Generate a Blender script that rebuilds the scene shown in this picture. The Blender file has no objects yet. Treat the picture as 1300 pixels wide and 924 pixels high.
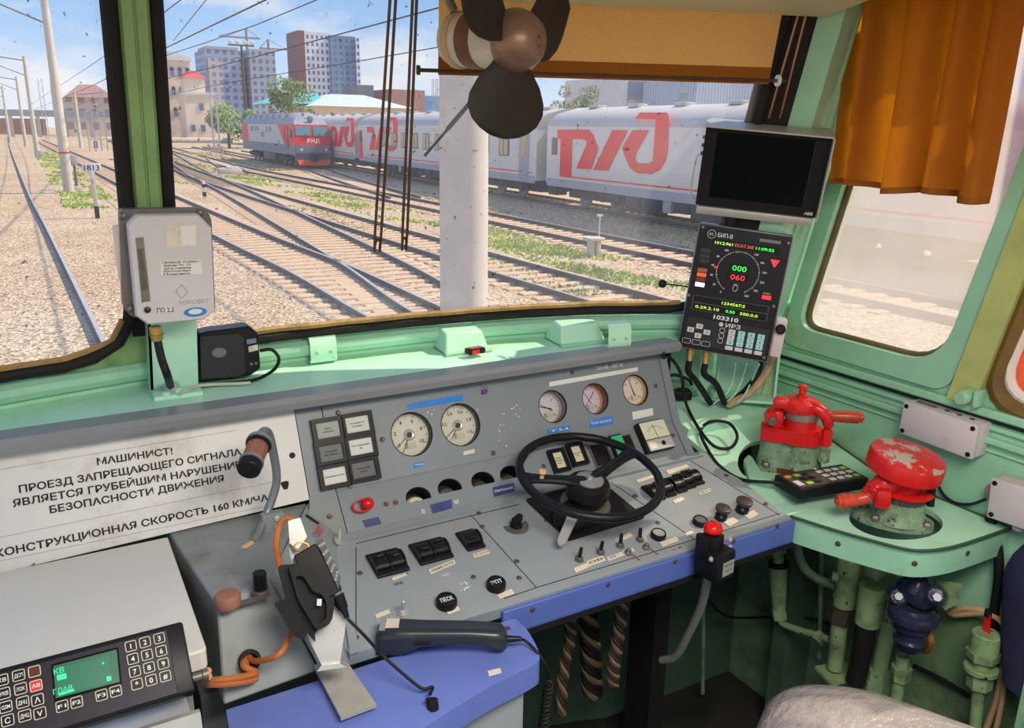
import bpy, bmesh, math, random
from mathutils import Vector as V, Matrix as M
from math import sin, cos, pi, radians as rad, atan2, sqrt, hypot
random.seed(7)
C = bpy.context.scene.collection
scn = bpy.context.scene
# ------------------------------------------------------------------ camera, light, exposure
FPX, PITCH, YAW, ROLL = 1040.0, math.atan(297 / 1040.0), rad(30.3), 0.0165
EYE = V((0, 0, 1.7))
cF = V((sin(YAW) * cos(PITCH), cos(YAW) * cos(PITCH), -sin(PITCH)))
_r = V((cos(YAW), -sin(YAW), 0)); _u = _r.cross(cF)
cR = _r * cos(ROLL) + _u * sin(ROLL); cU = _u * cos(ROLL) - _r * sin(ROLL)
cam_d = bpy.data.cameras.new('camera'); cam_d.sensor_width = 36.0
cam_d.lens = 36.0 * FPX / 1300.0; cam_d.clip_start = 0.02; cam_d.clip_end = 4000
cam = bpy.data.objects.new('camera', cam_d); C.objects.link(cam)
cam.matrix_world = M(((cR.x, cU.x, -cF.x, EYE.x), (cR.y, cU.y, -cF.y, EYE.y), (cR.z, cU.z, -cF.z, EYE.z), (0, 0, 0, 1)))
scn.camera = cam
scn.view_settings.view_transform = 'Standard'
scn.view_settings.look = 'None'
scn.view_settings.exposure = 0.2
scn.view_settings.gamma = 1.0
scn.view_settings.use_curve_mapping = False

SUN_STRENGTH, SKY_STRENGTH, ADDED_FILL = 5.2, 1.0, 28.0
sd = bpy.data.lights.new('sun', 'SUN'); sd.energy = SUN_STRENGTH; sd.angle = rad(0.6); sd.color = (1.0, 0.88, 0.70)
sun = bpy.data.objects.new('sun', sd); C.objects.link(sun)
_el = rad(48); _sd = V((0.98 * cos(_el), -0.18 * cos(_el), sin(_el)))
sun.rotation_euler = _sd.to_track_quat('Z', 'Y').to_euler(); sun.location = (60, -40, 60)
ld = bpy.data.lights.new('added_fill_light', 'AREA'); ld.energy = ADDED_FILL; ld.shape = 'RECTANGLE'; ld.size = 0.9; ld.size_y = 0.5; ld.color = (1.0, 0.91, 0.79)  # area light added out of view to brighten the cab interior
lo = bpy.data.objects.new('added_fill_light', ld); C.objects.link(lo); lo.location = (0.55, 0.1, 1.985)

def build_world():
    w = bpy.data.worlds.new('sky'); scn.world = w; w.use_nodes = True
    nt = w.node_tree; N = nt.nodes; L = nt.links; N.clear()
    out = N.new('ShaderNodeOutputWorld'); bg = N.new('ShaderNodeBackground'); bg.inputs['Strength'].default_value = SKY_STRENGTH
    tc = N.new('ShaderNodeTexCoord'); sep = N.new('ShaderNodeSeparateXYZ'); L.new(tc.outputs['Generated'], sep.inputs[0])
    rp = N.new('ShaderNodeValToRGB'); L.new(sep.outputs['Z'], rp.inputs[0])
    e = rp.color_ramp.elements
    e[0].position = 0.0; e[0].color = (0.74, 0.84, 0.95, 1); e[1].position = 0.55; e[1].color = (0.10, 0.28, 0.75, 1)
    x = rp.color_ramp.elements.new(0.10); x.color = (0.36, 0.60, 0.93, 1)
    x = rp.color_ramp.elements.new(0.22); x.color = (0.17, 0.41, 0.86, 1)
    mp = N.new('ShaderNodeMapping'); mp.inputs['Scale'].default_value = (3.0, 3.0, 9.0); mp.inputs['Location'].default_value = (0.35, 0.2, 0.0)
    L.new(tc.outputs['Generated'], mp.inputs[0])
    no = N.new('ShaderNodeTexNoise'); no.inputs['Scale'].default_value = 1.6; no.inputs['Detail'].default_value = 9; no.inputs['Roughness'].default_value = 0.56
    L.new(mp.outputs[0], no.inputs['Vector'])
    cr = N.new('ShaderNodeValToRGB'); cr.color_ramp.elements[0].position = 0.47; cr.color_ramp.elements[1].position = 0.66
    L.new(no.outputs['Fac'], cr.inputs[0])
    mx = N.new('ShaderNodeMix'); mx.data_type = 'RGBA'; L.new(cr.outputs[0], mx.inputs[0]); L.new(rp.outputs[0], mx.inputs[6])
    mx.inputs[7].default_value = (0.88, 0.88, 0.90, 1)
    L.new(mx.outputs[2], bg.inputs[0]); L.new(bg.outputs[0], out.inputs[0])
build_world()

# ------------------------------------------------------------------ finding a point on a plane of the cab
def ray(px, py): return cF + cR * ((px - 650) / FPX) - cU * ((py - 462) / FPX)
def pz(px, py, z): d = ray(px, py); return EYE + d * ((z - EYE.z) / d.z)
def py_(px, py, y): d = ray(px, py); return EYE + d * ((y - EYE.y) / d.y)
def px_(px, py, x): d = ray(px, py); return EYE + d * ((x - EYE.x) / d.x)
def frame(o, x, n):
    n = V(n).normalized(); x = V(x); x = (x - n * x.dot(n)).normalized(); y = n.cross(x); o = V(o)
    return M(((x.x, y.x, n.x, o.x), (x.y, y.y, n.y, o.y), (x.z, y.z, n.z, o.z), (0, 0, 0, 1)))
def on(px, py, F, h=0.0):
    d = ray(px, py); n = F.col[2].to_3d(); o = F.translation + n * h
    p = EYE + d * ((o - EYE).dot(n) / d.dot(n)); q = F.inverted() @ p
    return V((q.x, q.y))
def T(x, y, z=0.0): return M.Translation((x, y, z))
def RZ(a): return M.Rotation(a, 4, 'Z')
def RX(a): return M.Rotation(a, 4, 'X')
def RY(a): return M.Rotation(a, 4, 'Y')
I4 = M.Identity(4)

# ------------------------------------------------------------------ materials
def lin(c):
    c = c / 255.0
    return c / 12.92 if c <= 0.04045 else ((c + 0.055) / 1.055) ** 2.4
def S(r, g, b): return (lin(r), lin(g), lin(b), 1.0)
MATS = {}
def paint(name, c, rough=0.45, var=0.12, vs=5.0, grime=None, ga=0.5, gs=9.0, chip=None, ca=0.68, cs=26.0, bump=0.0, bs=60.0, metal=0.0, stretch=(1, 1, 1), spec=None):
    m = bpy.data.materials.new(name); m.use_nodes = True; nt = m.node_tree; N = nt.nodes; L = nt.links
    b = N['Principled BSDF']; b.inputs['Roughness'].default_value = rough; b.inputs['Metallic'].default_value = metal
    b.inputs['Specular IOR Level'].default_value = spec if spec is not None else (0.22 if max(c[:3]) < 0.04 else 0.4)
    tc = N.new('ShaderNodeTexCoord'); mp = N.new('ShaderNodeMapping'); mp.inputs['Scale'].default_value = stretch
    L.new(tc.outputs['Object'], mp.inputs[0])
    def noise(sc, det=5, ro=0.6):
        n = N.new('ShaderNodeTexNoise'); n.inputs['Scale'].default_value = sc; n.inputs['Detail'].default_value = det; n.inputs['Roughness'].default_value = ro
        L.new(mp.outputs[0], n.inputs['Vector']); return n
    n1 = noise(vs)
    r1 = N.new('ShaderNodeMapRange'); r1.inputs[1].default_value = 0.3; r1.inputs[2].default_value = 0.7
    r1.inputs[3].default_value = 1 - var; r1.inputs[4].default_value = 1 + var; L.new(n1.outputs['Fac'], r1.inputs[0])
    mul = N.new('ShaderNodeMix'); mul.data_type = 'RGBA'; mul.blend_type = 'MULTIPLY'; mul.inputs[0].default_value = 1.0
    mul.inputs[6].default_value = c
    cmb = N.new('ShaderNodeCombineColor')
    for k in range(3): L.new(r1.outputs[0], cmb.inputs[k])
    L.new(cmb.outputs[0], mul.inputs[7]); col = mul.outputs[2]
    def layer(col, color, amt, sc, soft, seed):
        n = noise(sc, 7, 0.65); n.noise_dimensions = '4D'; n.inputs['W'].default_value = seed
        mr = N.new('ShaderNodeMapRange'); mr.inputs[1].default_value = amt; mr.inputs[2].default_value = amt + soft; L.new(n.outputs['Fac'], mr.inputs[0])
        x = N.new('ShaderNodeMix'); x.data_type = 'RGBA'; L.new(mr.outputs[0], x.inputs[0]); L.new(col, x.inputs[6]); x.inputs[7].default_value = color
        return x.outputs[2]
    if grime: col = layer(col, grime, ga, gs, 0.22, 3.1)
    if chip: col = layer(col, chip, ca, cs, 0.03, 8.7)
    L.new(col, b.inputs['Base Color'])
    if bump:
        n = noise(bs, 4); bp = N.new('ShaderNodeBump'); bp.inputs['Strength'].default_value = bump; bp.inputs['Distance'].default_value = 0.01
        L.new(n.outputs['Fac'], bp.inputs['Height']); L.new(bp.outputs[0], b.inputs['Normal'])
    MATS[name] = m; return m
def glow(name, c, s=1.0):
    m = bpy.data.materials.new(name); m.use_nodes = True; b = m.node_tree.nodes['Principled BSDF']
    b.inputs['Base Color'].default_value = (c[0] * .3, c[1] * .3, c[2] * .3, 1); b.inputs['Emission Color'].default_value = c; b.inputs['Emission Strength'].default_value = s; b.inputs['Roughness'].default_value = .35
    MATS[name] = m; return m
def dirty_glass(name, haze, dust, spots=0.72, spot_scale=70.0, spot_col=(0.05, 0.045, 0.04, 1), hvar=0.5, gloss=0.03):
    m = bpy.data.materials.new(name); m.use_nodes = True; nt = m.node_tree; N = nt.nodes; L = nt.links; N.clear()
    out = N.new('ShaderNodeOutputMaterial'); tr = N.new('ShaderNodeBsdfTransparent'); tl = N.new('ShaderNodeBsdfTranslucent'); df = N.new('ShaderNodeBsdfDiffuse')
    tl.inputs[0].default_value = dust; df.inputs[0].default_value = dust
    md = N.new('ShaderNodeMixShader'); md.inputs[0].default_value = 0.35; L.new(tl.outputs[0], md.inputs[1]); L.new(df.outputs[0], md.inputs[2])
    tc = N.new('ShaderNodeTexCoord')
    n = N.new('ShaderNodeTexNoise'); n.inputs['Scale'].default_value = 3.5; n.inputs['Detail'].default_value = 6; L.new(tc.outputs['Object'], n.inputs['Vector'])
    mr = N.new('ShaderNodeMapRange'); mr.inputs[1].default_value = .3; mr.inputs[2].default_value = .75; mr.inputs[3].default_value = haze * (1 - hvar); mr.inputs[4].default_value = haze * (1 + hvar); L.new(n.outputs['Fac'], mr.inputs[0])
    mx = N.new('ShaderNodeMixShader'); L.new(mr.outputs[0], mx.inputs[0]); L.new(tr.outputs[0], mx.inputs[1]); L.new(md.outputs[0], mx.inputs[2])
    n2 = N.new('ShaderNodeTexNoise'); n2.inputs['Scale'].default_value = spot_scale; n2.inputs['Detail'].default_value = 3; L.new(tc.outputs['Object'], n2.inputs['Vector'])
    m2 = N.new('ShaderNodeMapRange'); m2.inputs[1].default_value = spots; m2.inputs[2].default_value = spots + .04; m2.inputs[4].default_value = .75; L.new(n2.outputs['Fac'], m2.inputs[0])
    d2 = N.new('ShaderNodeBsdfDiffuse'); d2.inputs[0].default_value = spot_col
    mx2 = N.new('ShaderNodeMixShader'); L.new(m2.outputs[0], mx2.inputs[0]); L.new(mx.outputs[0], mx2.inputs[1]); L.new(d2.outputs[0], mx2.inputs[2])
    gl = N.new('ShaderNodeBsdfGlossy'); gl.inputs['Roughness'].default_value = .08; mx3 = N.new('ShaderNodeMixShader'); mx3.inputs[0].default_value = gloss
    L.new(mx2.outputs[0], mx3.inputs[1]); L.new(gl.outputs[0], mx3.inputs[2]); L.new(mx3.outputs[0], out.inputs[0])
    MATS[name] = m; return m
def cloth(name, c, tcol, tw=0.45, ws=420.0):
    m = bpy.data.materials.new(name); m.use_nodes = True; nt = m.node_tree; N = nt.nodes; L = nt.links; N.clear()
    out = N.new('ShaderNodeOutputMaterial'); tl = N.new('ShaderNodeBsdfTranslucent'); df = N.new('ShaderNodeBsdfDiffuse'); tl.inputs[0].default_value = tcol
    tc = N.new('ShaderNodeTexCoord'); mp = N.new('ShaderNodeMapping'); mp.inputs['Scale'].default_value = (1, .25, 1); L.new(tc.outputs['Object'], mp.inputs[0])
    n = N.new('ShaderNodeTexNoise'); n.inputs['Scale'].default_value = ws; n.inputs['Detail'].default_value = 2; L.new(mp.outputs[0], n.inputs['Vector'])
    r = N.new('ShaderNodeMapRange'); r.inputs[1].default_value = .3; r.inputs[2].default_value = .7; r.inputs[3].default_value = .65; r.inputs[4].default_value = 1.3; L.new(n.outputs['Fac'], r.inputs[0])
    cm = N.new('ShaderNodeVectorMath'); cm.operation = 'SCALE'; cm.inputs[0].default_value = c[:3]; L.new(r.outputs[0], cm.inputs['Scale']); L.new(cm.outputs[0], df.inputs[0])
    mx = N.new('ShaderNodeMixShader'); mx.inputs[0].default_value = tw; L.new(df.outputs[0], mx.inputs[1]); L.new(tl.outputs[0], mx.inputs[2]); L.new(mx.outputs[0], out.inputs[0])
    MATS[name] = m; return m

GREEN = paint('green_paint', S(150, 202, 170), .42, .12, 4, grime=S(150, 172, 116), ga=.54, gs=6, chip=S(66, 84, 66), ca=.69, cs=34, bump=.12, bs=45)
GREEN_D = paint('old_green_paint', S(112, 145, 108), .5, .2, 5, grime=S(62, 70, 48), ga=.48, gs=9, chip=S(42, 38, 32), ca=.65, cs=26, bump=.3, bs=40)
GREEN_L = paint('pale_green_sunlit', S(184, 232, 204), .4, .1, 5, grime=S(186, 214, 164), ga=.55, gs=7, chip=S(96, 120, 92), ca=.69, cs=30)  # pale green paint, its colour lightened to carry sunlight on the windshield shelf
POST = paint('post_green_paint', S(136, 170, 112), .5, .15, 8, grime=S(90, 110, 60), ga=.56, gs=9, bump=.3, bs=50)
CAST = paint('cast_green', S(128, 152, 120), .55, .2, 14, grime=S(70, 68, 50), ga=.50, gs=18, chip=S(48, 42, 34), ca=.60, cs=44, bump=.3, bs=70)
PIPE = paint('pipe_green', S(138, 165, 118), .5, .18, 9, grime=S(74, 78, 52), ga=.49, gs=14, chip=S(44, 36, 30), ca=.63, cs=46, bump=.15)
GREY = paint('grey_panel_paint', S(142, 150, 154), .38, .07, 4, grime=S(166, 160, 150), ga=.54, gs=6, chip=S(92, 84, 74), ca=.71, cs=60)
GREY_U = paint('grey_upright_paint', S(128, 136, 142), .4, .06, 4, chip=S(190, 190, 188), ca=.78, cs=55)
GREY_B = paint('grey_block_paint', S(136, 142, 142), .42, .1, 5, grime=S(108, 108, 100), ga=.53, gs=9, chip=S(84, 76, 64), ca=.675, cs=50)
LEDGE = paint('ledge_grey', S(138, 140, 144), .35, .08, 3, chip=S(80, 82, 86), ca=.70, cs=40)
SIGNW = paint('sign_white', S(214, 212, 208), .4, .05, 4, grime=S(170, 162, 148), ga=.56, gs=7, chip=S(96, 84, 66), ca=.70, cs=46)
LIDW = paint('lid_white', S(212, 211, 205), .45, .05, 3, grime=S(172, 170, 162), ga=.58, gs=5)
BLUE = paint('blue_paint', S(100, 118, 190), .35, .12, 4, grime=S(130, 140, 200), ga=.54, gs=7, chip=S(50, 56, 90), ca=.69, cs=36)
BLUE_D = paint('trim_blue', S(86, 106, 178), .4, .1, 5, grime=S(60, 70, 130), ga=.6, gs=7)
BLACK = paint('black_plastic', S(25, 25, 28), .35, .1, 20)
BLACKM = paint('matte_black', S(26, 26, 28), .65, .15, 15)
RUBBER = paint('black_rubber', S(34, 32, 31), .7, .2, 20, bump=.2)
STEEL = paint('steel', S(192, 192, 188), .3, .1, 20, metal=.45)
STEEL_D = paint('worn_steel', S(120, 116, 108), .45, .2, 18, metal=.6, chip=S(70, 52, 40), ca=.66, cs=30)
SCREW = paint('screw_metal', S(104, 84, 76), .45, .2, 30, metal=.5)
RED = paint('red_enamel', S(206, 30, 30), .28, .12, 9, grime=S(150, 24, 20), ga=.58, gs=10, chip=S(70, 40, 36), ca=.72, cs=40, bump=.1)
RED_W = paint('worn_red_cap', S(206, 32, 30), .28, .1, 9, chip=S(186, 172, 158), ca=.545, cs=9.5, bump=.1)
REDWOOD = paint('red_handle', S(164, 62, 34), .3, .15, 12)
REDP = paint('red_plastic', S(214, 24, 26), .18, .04, 8)
WHITE = paint('white_plate', S(222, 222, 218), .45, .03, 6)
OFFW = paint('offwhite_label', S(214, 206, 188), .55, .12, 30, grime=S(180, 140, 110), ga=.56, gs=40)
CASEW = paint('pale_case', S(202, 200, 202), .42, .04, 5, grime=S(170, 166, 160), ga=.62, gs=7)
PINKW = paint('pinkish_grey_case', S(206, 196, 196), .42, .04, 6, grime=S(178, 168, 160), ga=.6, gs=8)
LBLUE = paint('blue_label', S(50, 130, 214), .3, .12, 40, grime=S(150, 190, 230), ga=.6, gs=60)
LNAVY = paint('navy_label', S(58, 66, 120), .4, .2, 40, grime=S(140, 140, 150), ga=.6, gs=50)
DIAL = paint('dial_cream', S(226, 224, 208), .4, .03, 8)
DIALW = paint('dial_white', S(218, 218, 226), .35, .03, 8)
INK = paint('black_ink', S(30, 30, 32), .6, .05)
WINK = paint('white_ink', S(225, 226, 225), .6, .05)
REDINK = paint('red_ink', S(220, 40, 48), .5, .05)
BLUEINK = paint('blue_ink', S(60, 90, 190), .5, .05)
COPPER = paint('copper', S(186, 124, 92), .3, .15, 14, metal=.6)
BRASS = paint('brass', S(188, 158, 92), .38, .2, 20, metal=.6)
CABLE_O = paint('orange_brown_cable', S(176, 104, 52), .4, .2, 12)
CABLE_B = paint('black_cable', S(30, 29, 30), .5, .15, 20)
CABLE_T = paint('tan_cable', S(196, 164, 126), .55, .12, 12)
SCREEN = paint('dark_screen', S(16, 20, 20), .12, .05)
NAVY = paint('navy_enamel', S(42, 45, 68), .22, .2, 12, chip=S(120, 116, 118), ca=.70, cs=22, bump=.15)
BEIGE = paint('beige_paint', S(214, 206, 172), .5, .06, 5, grime=S(180, 160, 120), ga=.62, gs=6)
FLOORM = paint('dark_floor', S(48, 44, 42), .7, .3, 6, grime=S(30, 28, 26), ga=.5, gs=5)
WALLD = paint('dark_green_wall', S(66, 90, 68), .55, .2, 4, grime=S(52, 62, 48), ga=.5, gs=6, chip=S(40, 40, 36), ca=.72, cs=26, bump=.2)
SEATM = paint('wrinkled_leather', S(132, 125, 124), .36, .12, 10, bump=.7, bs=46)
JACKET = paint('navy_cloth', S(40, 42, 72), .9, .15, 30, bump=.3, bs=200)
FANB = paint('fan_blade_black', S(46, 40, 38), .5, .15, 8)
FANH = paint('fan_hub_bronze', S(140, 112, 96), .35, .15, 10, metal=.4)
FANW = paint('fan_motor_white', S(202, 196, 180), .5, .1, 14, chip=S(150, 110, 90), ca=.62, cs=22)
ROPE = paint('dark_rod', S(86, 66, 54), .4, .2, 20, metal=.3)
SEAL = paint('old_sealant', S(164, 130, 78), .6, .25, 14, grime=S(90, 70, 44), ga=.52, gs=16, bump=.4)
WOODK = paint('wooden_knob', S(214, 168, 116), .5, .15, 20)
BROWNK = paint('brown_knob', S(150, 104, 84), .55, .15, 16)
GREENB = glow('green_button_lit', S(40, 190, 120), .45)
CRACK = paint('beige_tip', S(206, 172, 120), .5, .2, 20)
KEYW = paint('key_white', S(208, 204, 204), .5, .05)
KEYC = paint('key_cyan', S(166, 214, 214), .5, .05)
KEYG = paint('key_green', S(150, 214, 60), .5, .05)
KEYY = paint('key_yellow', S(232, 176, 60), .5, .05)
RADIOM = paint('radio_black', S(22, 23, 28), .4, .1, 10)
L_GREEN = glow('led_green', S(60, 255, 80), 1.3); L_YEL = glow('led_yellow', S(190, 240, 60), 1.2); L_RED = glow('led_red', S(255, 40, 40), 1.4)
L_ORG = glow('led_orange', S(230, 90, 40), .9); L_VIO = glow('led_white', S(215, 205, 255), 2.2); L_DRED = glow('led_dim_red', S(120, 30, 24), .35); L_DBL = glow('led_dim_blue', S(16, 40, 44), .3); L_DORG = glow('led_dim_orange', S(170, 80, 36), .5)
LCD = glow('lcd_green', S(8, 92, 66), .8); LCDL = glow('lcd_green_bright', S(40, 215, 150), .9)
BTN_RED = glow('button_red_lit', S(230, 44, 40), .55)
W_GLASS = dirty_glass('windshield_glass', .085, (0.80, 0.80, 0.78, 1), spots=.70, spot_scale=75)
S_GLASS = dirty_glass('side_window_glass', .40, (0.86, 0.80, 0.74, 1), spots=.78, spot_scale=30, hvar=.22, gloss=.05)
G_GLASS = dirty_glass('gauge_glass', .04, (0.8, 0.8, 0.85, 1), spots=.9, gloss=.06)
CURTAIN = cloth('orange_curtain_cloth', S(150, 98, 52), (1.0, 0.60, 0.10, 1), .6)
BLIND = cloth('tan_blind_cloth', S(226, 186, 128), (1.0, 0.74, 0.36, 1), .55, 600)
BLINDB = cloth('brown_hem_cloth', S(160, 104, 48), (0.6, 0.28, 0.06, 1), .35, 600)

# ------------------------------------------------------------------ mesh builder
def smooth_path(pts, n=6, closed=False):
    P = [V(p) for p in pts]; out = []; k = len(P)
    for i in range(k if closed else k - 1):
        a = P[(i - 1) % k] if (closed or i > 0) else P[i] * 2 - P[i + 1]
        b = P[i]; c = P[(i + 1) % k]; d = P[(i + 2) % k] if (closed or i + 2 < k) else c * 2 - b
        for j in range(n):
            t = j / n
            out.append(0.5 * ((2 * b) + (c - a) * t + (2 * a - 5 * b + 4 * c - d) * t * t + (3 * b - a - 3 * c + d) * t ** 3))
    if not closed: out.append(P[-1])
    return out
def circle(cx, cy, r, n=40, ry=None): return [(cx + r * cos(2 * pi * i / n), cy + (ry or r) * sin(2 * pi * i / n)) for i in range(n)]
def rrect(x0, y0, x1, y1, r, n=5):
    o = []
    for (cx, cy, a0) in ((x1 - r, y0 + r, -pi / 2), (x1 - r, y1 - r, 0), (x0 + r, y1 - r, pi / 2), (x0 + r, y0 + r, pi)):
        o += [(cx + r * cos(a0 + pi / 2 * i / n), cy + r * sin(a0 + pi / 2 * i / n)) for i in range(n + 1)]
    return o
def round_poly(P, rs, n=6):
    o = []; k = len(P)
    for i in range(k):
        p = V(P[i]); a = V(P[i - 1]); b = V(P[(i + 1) % k]); r = rs[i] if isinstance(rs, (list, tuple)) else rs
        if r <= 0: o.append((p.x, p.y)); continue
        u = (a - p).normalized(); w = (b - p).normalized(); d = min(r, (a - p).length * .48, (b - p).length * .48)
        s = p + u * d; e = p + w * d
        for j in range(n + 1):
            t = j / n; q = s * (1 - t) ** 2 + p * 2 * t * (1 - t) + e * t * t; o.append((q.x, q.y))
    return o
class MB:
    def __init__(s): s.bm = bmesh.new()
    def face(s, vs):
        try: return s.bm.faces.new(vs)
        except ValueError: return None
    def box(s, c, d, m=None, bev=0.0, seg=2):
        r = bmesh.ops.create_cube(s.bm, size=1.0); vs = r['verts']
        bmesh.ops.scale(s.bm, vec=V(d), verts=vs)
        if bev > 0:
            es = list({e for v in vs for e in v.link_edges})
            r = bmesh.ops.bevel(s.bm, geom=es, offset=min(bev, min(d) * .49), segments=seg, profile=.5, affect='EDGES'); vs = list({v for f in r['faces'] for v in f.verts})
            vs = list({w for v in vs for f in v.link_faces for w in f.verts})
        X = T(*c) if m is None else m @ T(*c)
        bmesh.ops.transform(s.bm, matrix=X, verts=vs); return s
    def ring(s, c, x, y, r, n, ry=None): return [s.bm.verts.new(c + x * (r * cos(2 * pi * i / n)) + y * ((ry or r) * sin(2 * pi * i / n))) for i in range(n)]
    def lathe(s, prof, m=None, n=32, cap=True):
        m = m or I4; rings = []
        for (r, z) in prof: rings.append([s.bm.verts.new(m @ V((r * cos(2 * pi * i / n), r * sin(2 * pi * i / n), z))) for i in range(n)])
        for a, b in zip(rings, rings[1:]):
            for i in range(n): s.face((a[i], a[(i + 1) % n], b[(i + 1) % n], b[i]))
        if cap:
            s.face(rings[0][::-1]); s.face(rings[-1])
        return s
    def cyl(s, p0, p1, r0, r1=None, n=20, bev=0.0):
        p0 = V(p0); p1 = V(p1); d = p1 - p0; L = d.length
        m = M.Translation(p0) @ d.to_track_quat('Z', 'Y').to_matrix().to_4x4(); r1 = r0 if r1 is None else r1
        if bev > 0: pr = [(r0 - bev, 0), (r0, bev), (r1, L - bev), (r1 - bev, L)]
        else: pr = [(r0, 0), (r1, L)]
        return s.lathe(pr, m, n)
    def tube(s, pts, r, n=8, sm=5, closed=False, cap=True):
        P = smooth_path(pts, sm, closed) if sm else [V(p) for p in pts]; k = len(P); rings = []; up = None
        for i in range(k):
            t = (P[(i + 1) % k] - P[i - 1]) if closed or 0 < i < k - 1 else (P[1] - P[0] if i == 0 else P[-1] - P[-2])
            if t.length < 1e-9: t = V((0, 0, 1))
            t.normalize()
            if up is None: up = t.orthogonal().normalized()
            up = (up - t * up.dot(t)); up = up.normalized() if up.length > 1e-6 else t.orthogonal().normalized()
            rr = r[min(len(r) - 1, int(i * len(r) / k))] if isinstance(r, (list, tuple)) else r
            rings.append(s.ring(P[i], up, t.cross(up), rr, n))
        for i in range(k if closed else k - 1):
            a = rings[i]; b = rings[(i + 1) % k]
            for j in range(n): s.face((a[j], a[(j + 1) % n], b[(j + 1) % n], b[j]))
        if cap and not closed: s.face(rings[0][::-1]); s.face(rings[-1])
        return s
    def sweep(s, prof, pts, side, cap=True):
        # prof: closed list of (across, up); pts: path in 3D; side(i) -> (across vector, up vector)
        rings = []
        for i, p in enumerate(pts):
            a, u = side(i); rings.append([s.bm.verts.new(V(p) + a * q[0] + u * q[1]) for q in prof])
        n = len(prof)
        for A, B in zip(rings, rings[1:]):
            for j in range(n): s.face((A[j], A[(j + 1) % n], B[(j + 1) % n], B[j]))
        if cap: s.face(rings[0][::-1]); s.face(rings[-1])
        return s
    def prism(s, poly, z0, z1, m=None):
        m = m or I4; a = [s.bm.verts.new(m @ V((p[0], p[1], z0))) for p in poly]; b = [s.bm.verts.new(m @ V((p[0], p[1], z1))) for p in poly]
        n = len(poly); f0 = s.face(a[::-1]); f1 = s.face(b)
        for i in range(n): s.face((a[i], a[(i + 1) % n], b[(i + 1) % n], b[i]))
        return s
    def loft(s, A, B, cap=True):
        a = [s.bm.verts.new(V(p)) for p in A]; b = [s.bm.verts.new(V(p)) for p in B]; n = len(a)
        if cap: s.face(a[::-1]); s.face(b)
        for i in range(n): s.face((a[i], a[(i + 1) % n], b[(i + 1) % n], b[i]))
        return s
    def plate(s, outer, holes, t, m=None):
        # flat plate with openings, top face at z = 0, thickness t below it
        m = m or I4; tmp = bmesh.new(); es = []
        for lp in [outer] + list(holes):
            vs = [tmp.verts.new((p[0], p[1], 0)) for p in lp]
            for i in range(len(vs)): es.append(tmp.edges.new((vs[i], vs[(i + 1) % len(vs)])))
        bmesh.ops.triangle_fill(tmp, edges=es, use_beauty=True, use_dissolve=False)
        bmesh.ops.recalc_face_normals(tmp, faces=tmp.faces)
        if tmp.faces and sum(f.normal.z for f in tmp.faces) < 0: bmesh.ops.reverse_faces(tmp, faces=list(tmp.faces))
        top = {}; bot = {}
        for v in tmp.verts: top[v] = s.bm.verts.new(m @ V((v.co.x, v.co.y, 0))); bot[v] = s.bm.verts.new(m @ V((v.co.x, v.co.y, -t)))
        for f in tmp.faces:
            s.face([top[v] for v in f.verts]); s.face([bot[v] for v in reversed(f.verts)])
        for e in tmp.edges:
            if len(e.link_faces) == 1: a, b = e.verts; s.face((top[a], bot[a], bot[b], top[b]))
        tmp.free(); return s
    def grid(s, rows, thick=None):
        a = [[s.bm.verts.new(V(p)) for p in r] for r in rows]
        for i in range(len(a) - 1):
            for j in range(len(a[0]) - 1): s.face((a[i][j], a[i][j + 1], a[i + 1][j + 1], a[i + 1][j]))
        if thick:
            fs = set(f for r in a for v in r for f in v.link_faces); s.bm.normal_update()
            bmesh.ops.solidify(s.bm, geom=list(fs), thickness=thick)
        return s
    def sphere(s, c, r, m=None, u=20, v=12):
        rr = r if isinstance(r, (tuple, list)) else (r, r, r)
        q = bmesh.ops.create_uvsphere(s.bm, u_segments=u, v_segments=v, radius=1.0)
        X = (m or I4) @ T(*c) @ M.Diagonal((rr[0], rr[1], rr[2], 1)); bmesh.ops.transform(s.bm, matrix=X, verts=q['verts']); return s
    def text(s, body, cap, m=None, align='CENTER', width=None, bold=0.012, lift=0.0006, valign='MID'):
        cu = bpy.data.curves.new('lettering', 'FONT'); cu.body = body; cu.size = 1.0; cu.offset = bold; cu.resolution_u = 2
        ob = bpy.data.objects.new('lettering', cu); C.objects.link(ob)
        me = bpy.data.meshes.new_from_object(ob); bpy.data.objects.remove(ob); bpy.data.curves.remove(cu)
        if len(me.vertices):
            xs = [v.co.x for v in me.vertices]; x0, x1 = min(xs), max(xs); k = cap / 0.73; kx = width / (x1 - x0) if width else k
            ox = {'CENTER': (x0 + x1) / 2, 'LEFT': x0, 'RIGHT': x1}[align]; oy = 0.365 if valign == 'MID' else 0.0
            me.transform((m or I4) @ T(0, 0, lift) @ M.Diagonal((kx, k, 1, 1)) @ T(-ox, -oy, 0)); s.bm.from_mesh(me)
        bpy.data.meshes.remove(me); return s
    def build(s, name, mat, parent=None, ang=35, mats=None):
        bmesh.ops.remove_doubles(s.bm, verts=s.bm.verts, dist=1e-6) if len(s.bm.verts) < 60000 else None
        bmesh.ops.recalc_face_normals(s.bm, faces=s.bm.faces)
        for f in s.bm.faces: f.smooth = True
        la = rad(ang)
        for e in s.bm.edges:
            e.smooth = len(e.link_faces) == 2 and e.calc_face_angle(0) < la
        me = bpy.data.meshes.new(name); s.bm.to_mesh(me); s.bm.free()
        me.materials.append(mat)
        o = bpy.data.objects.new(name, me); C.objects.link(o)
        if parent is not None: o.parent = parent
        return o
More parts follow.
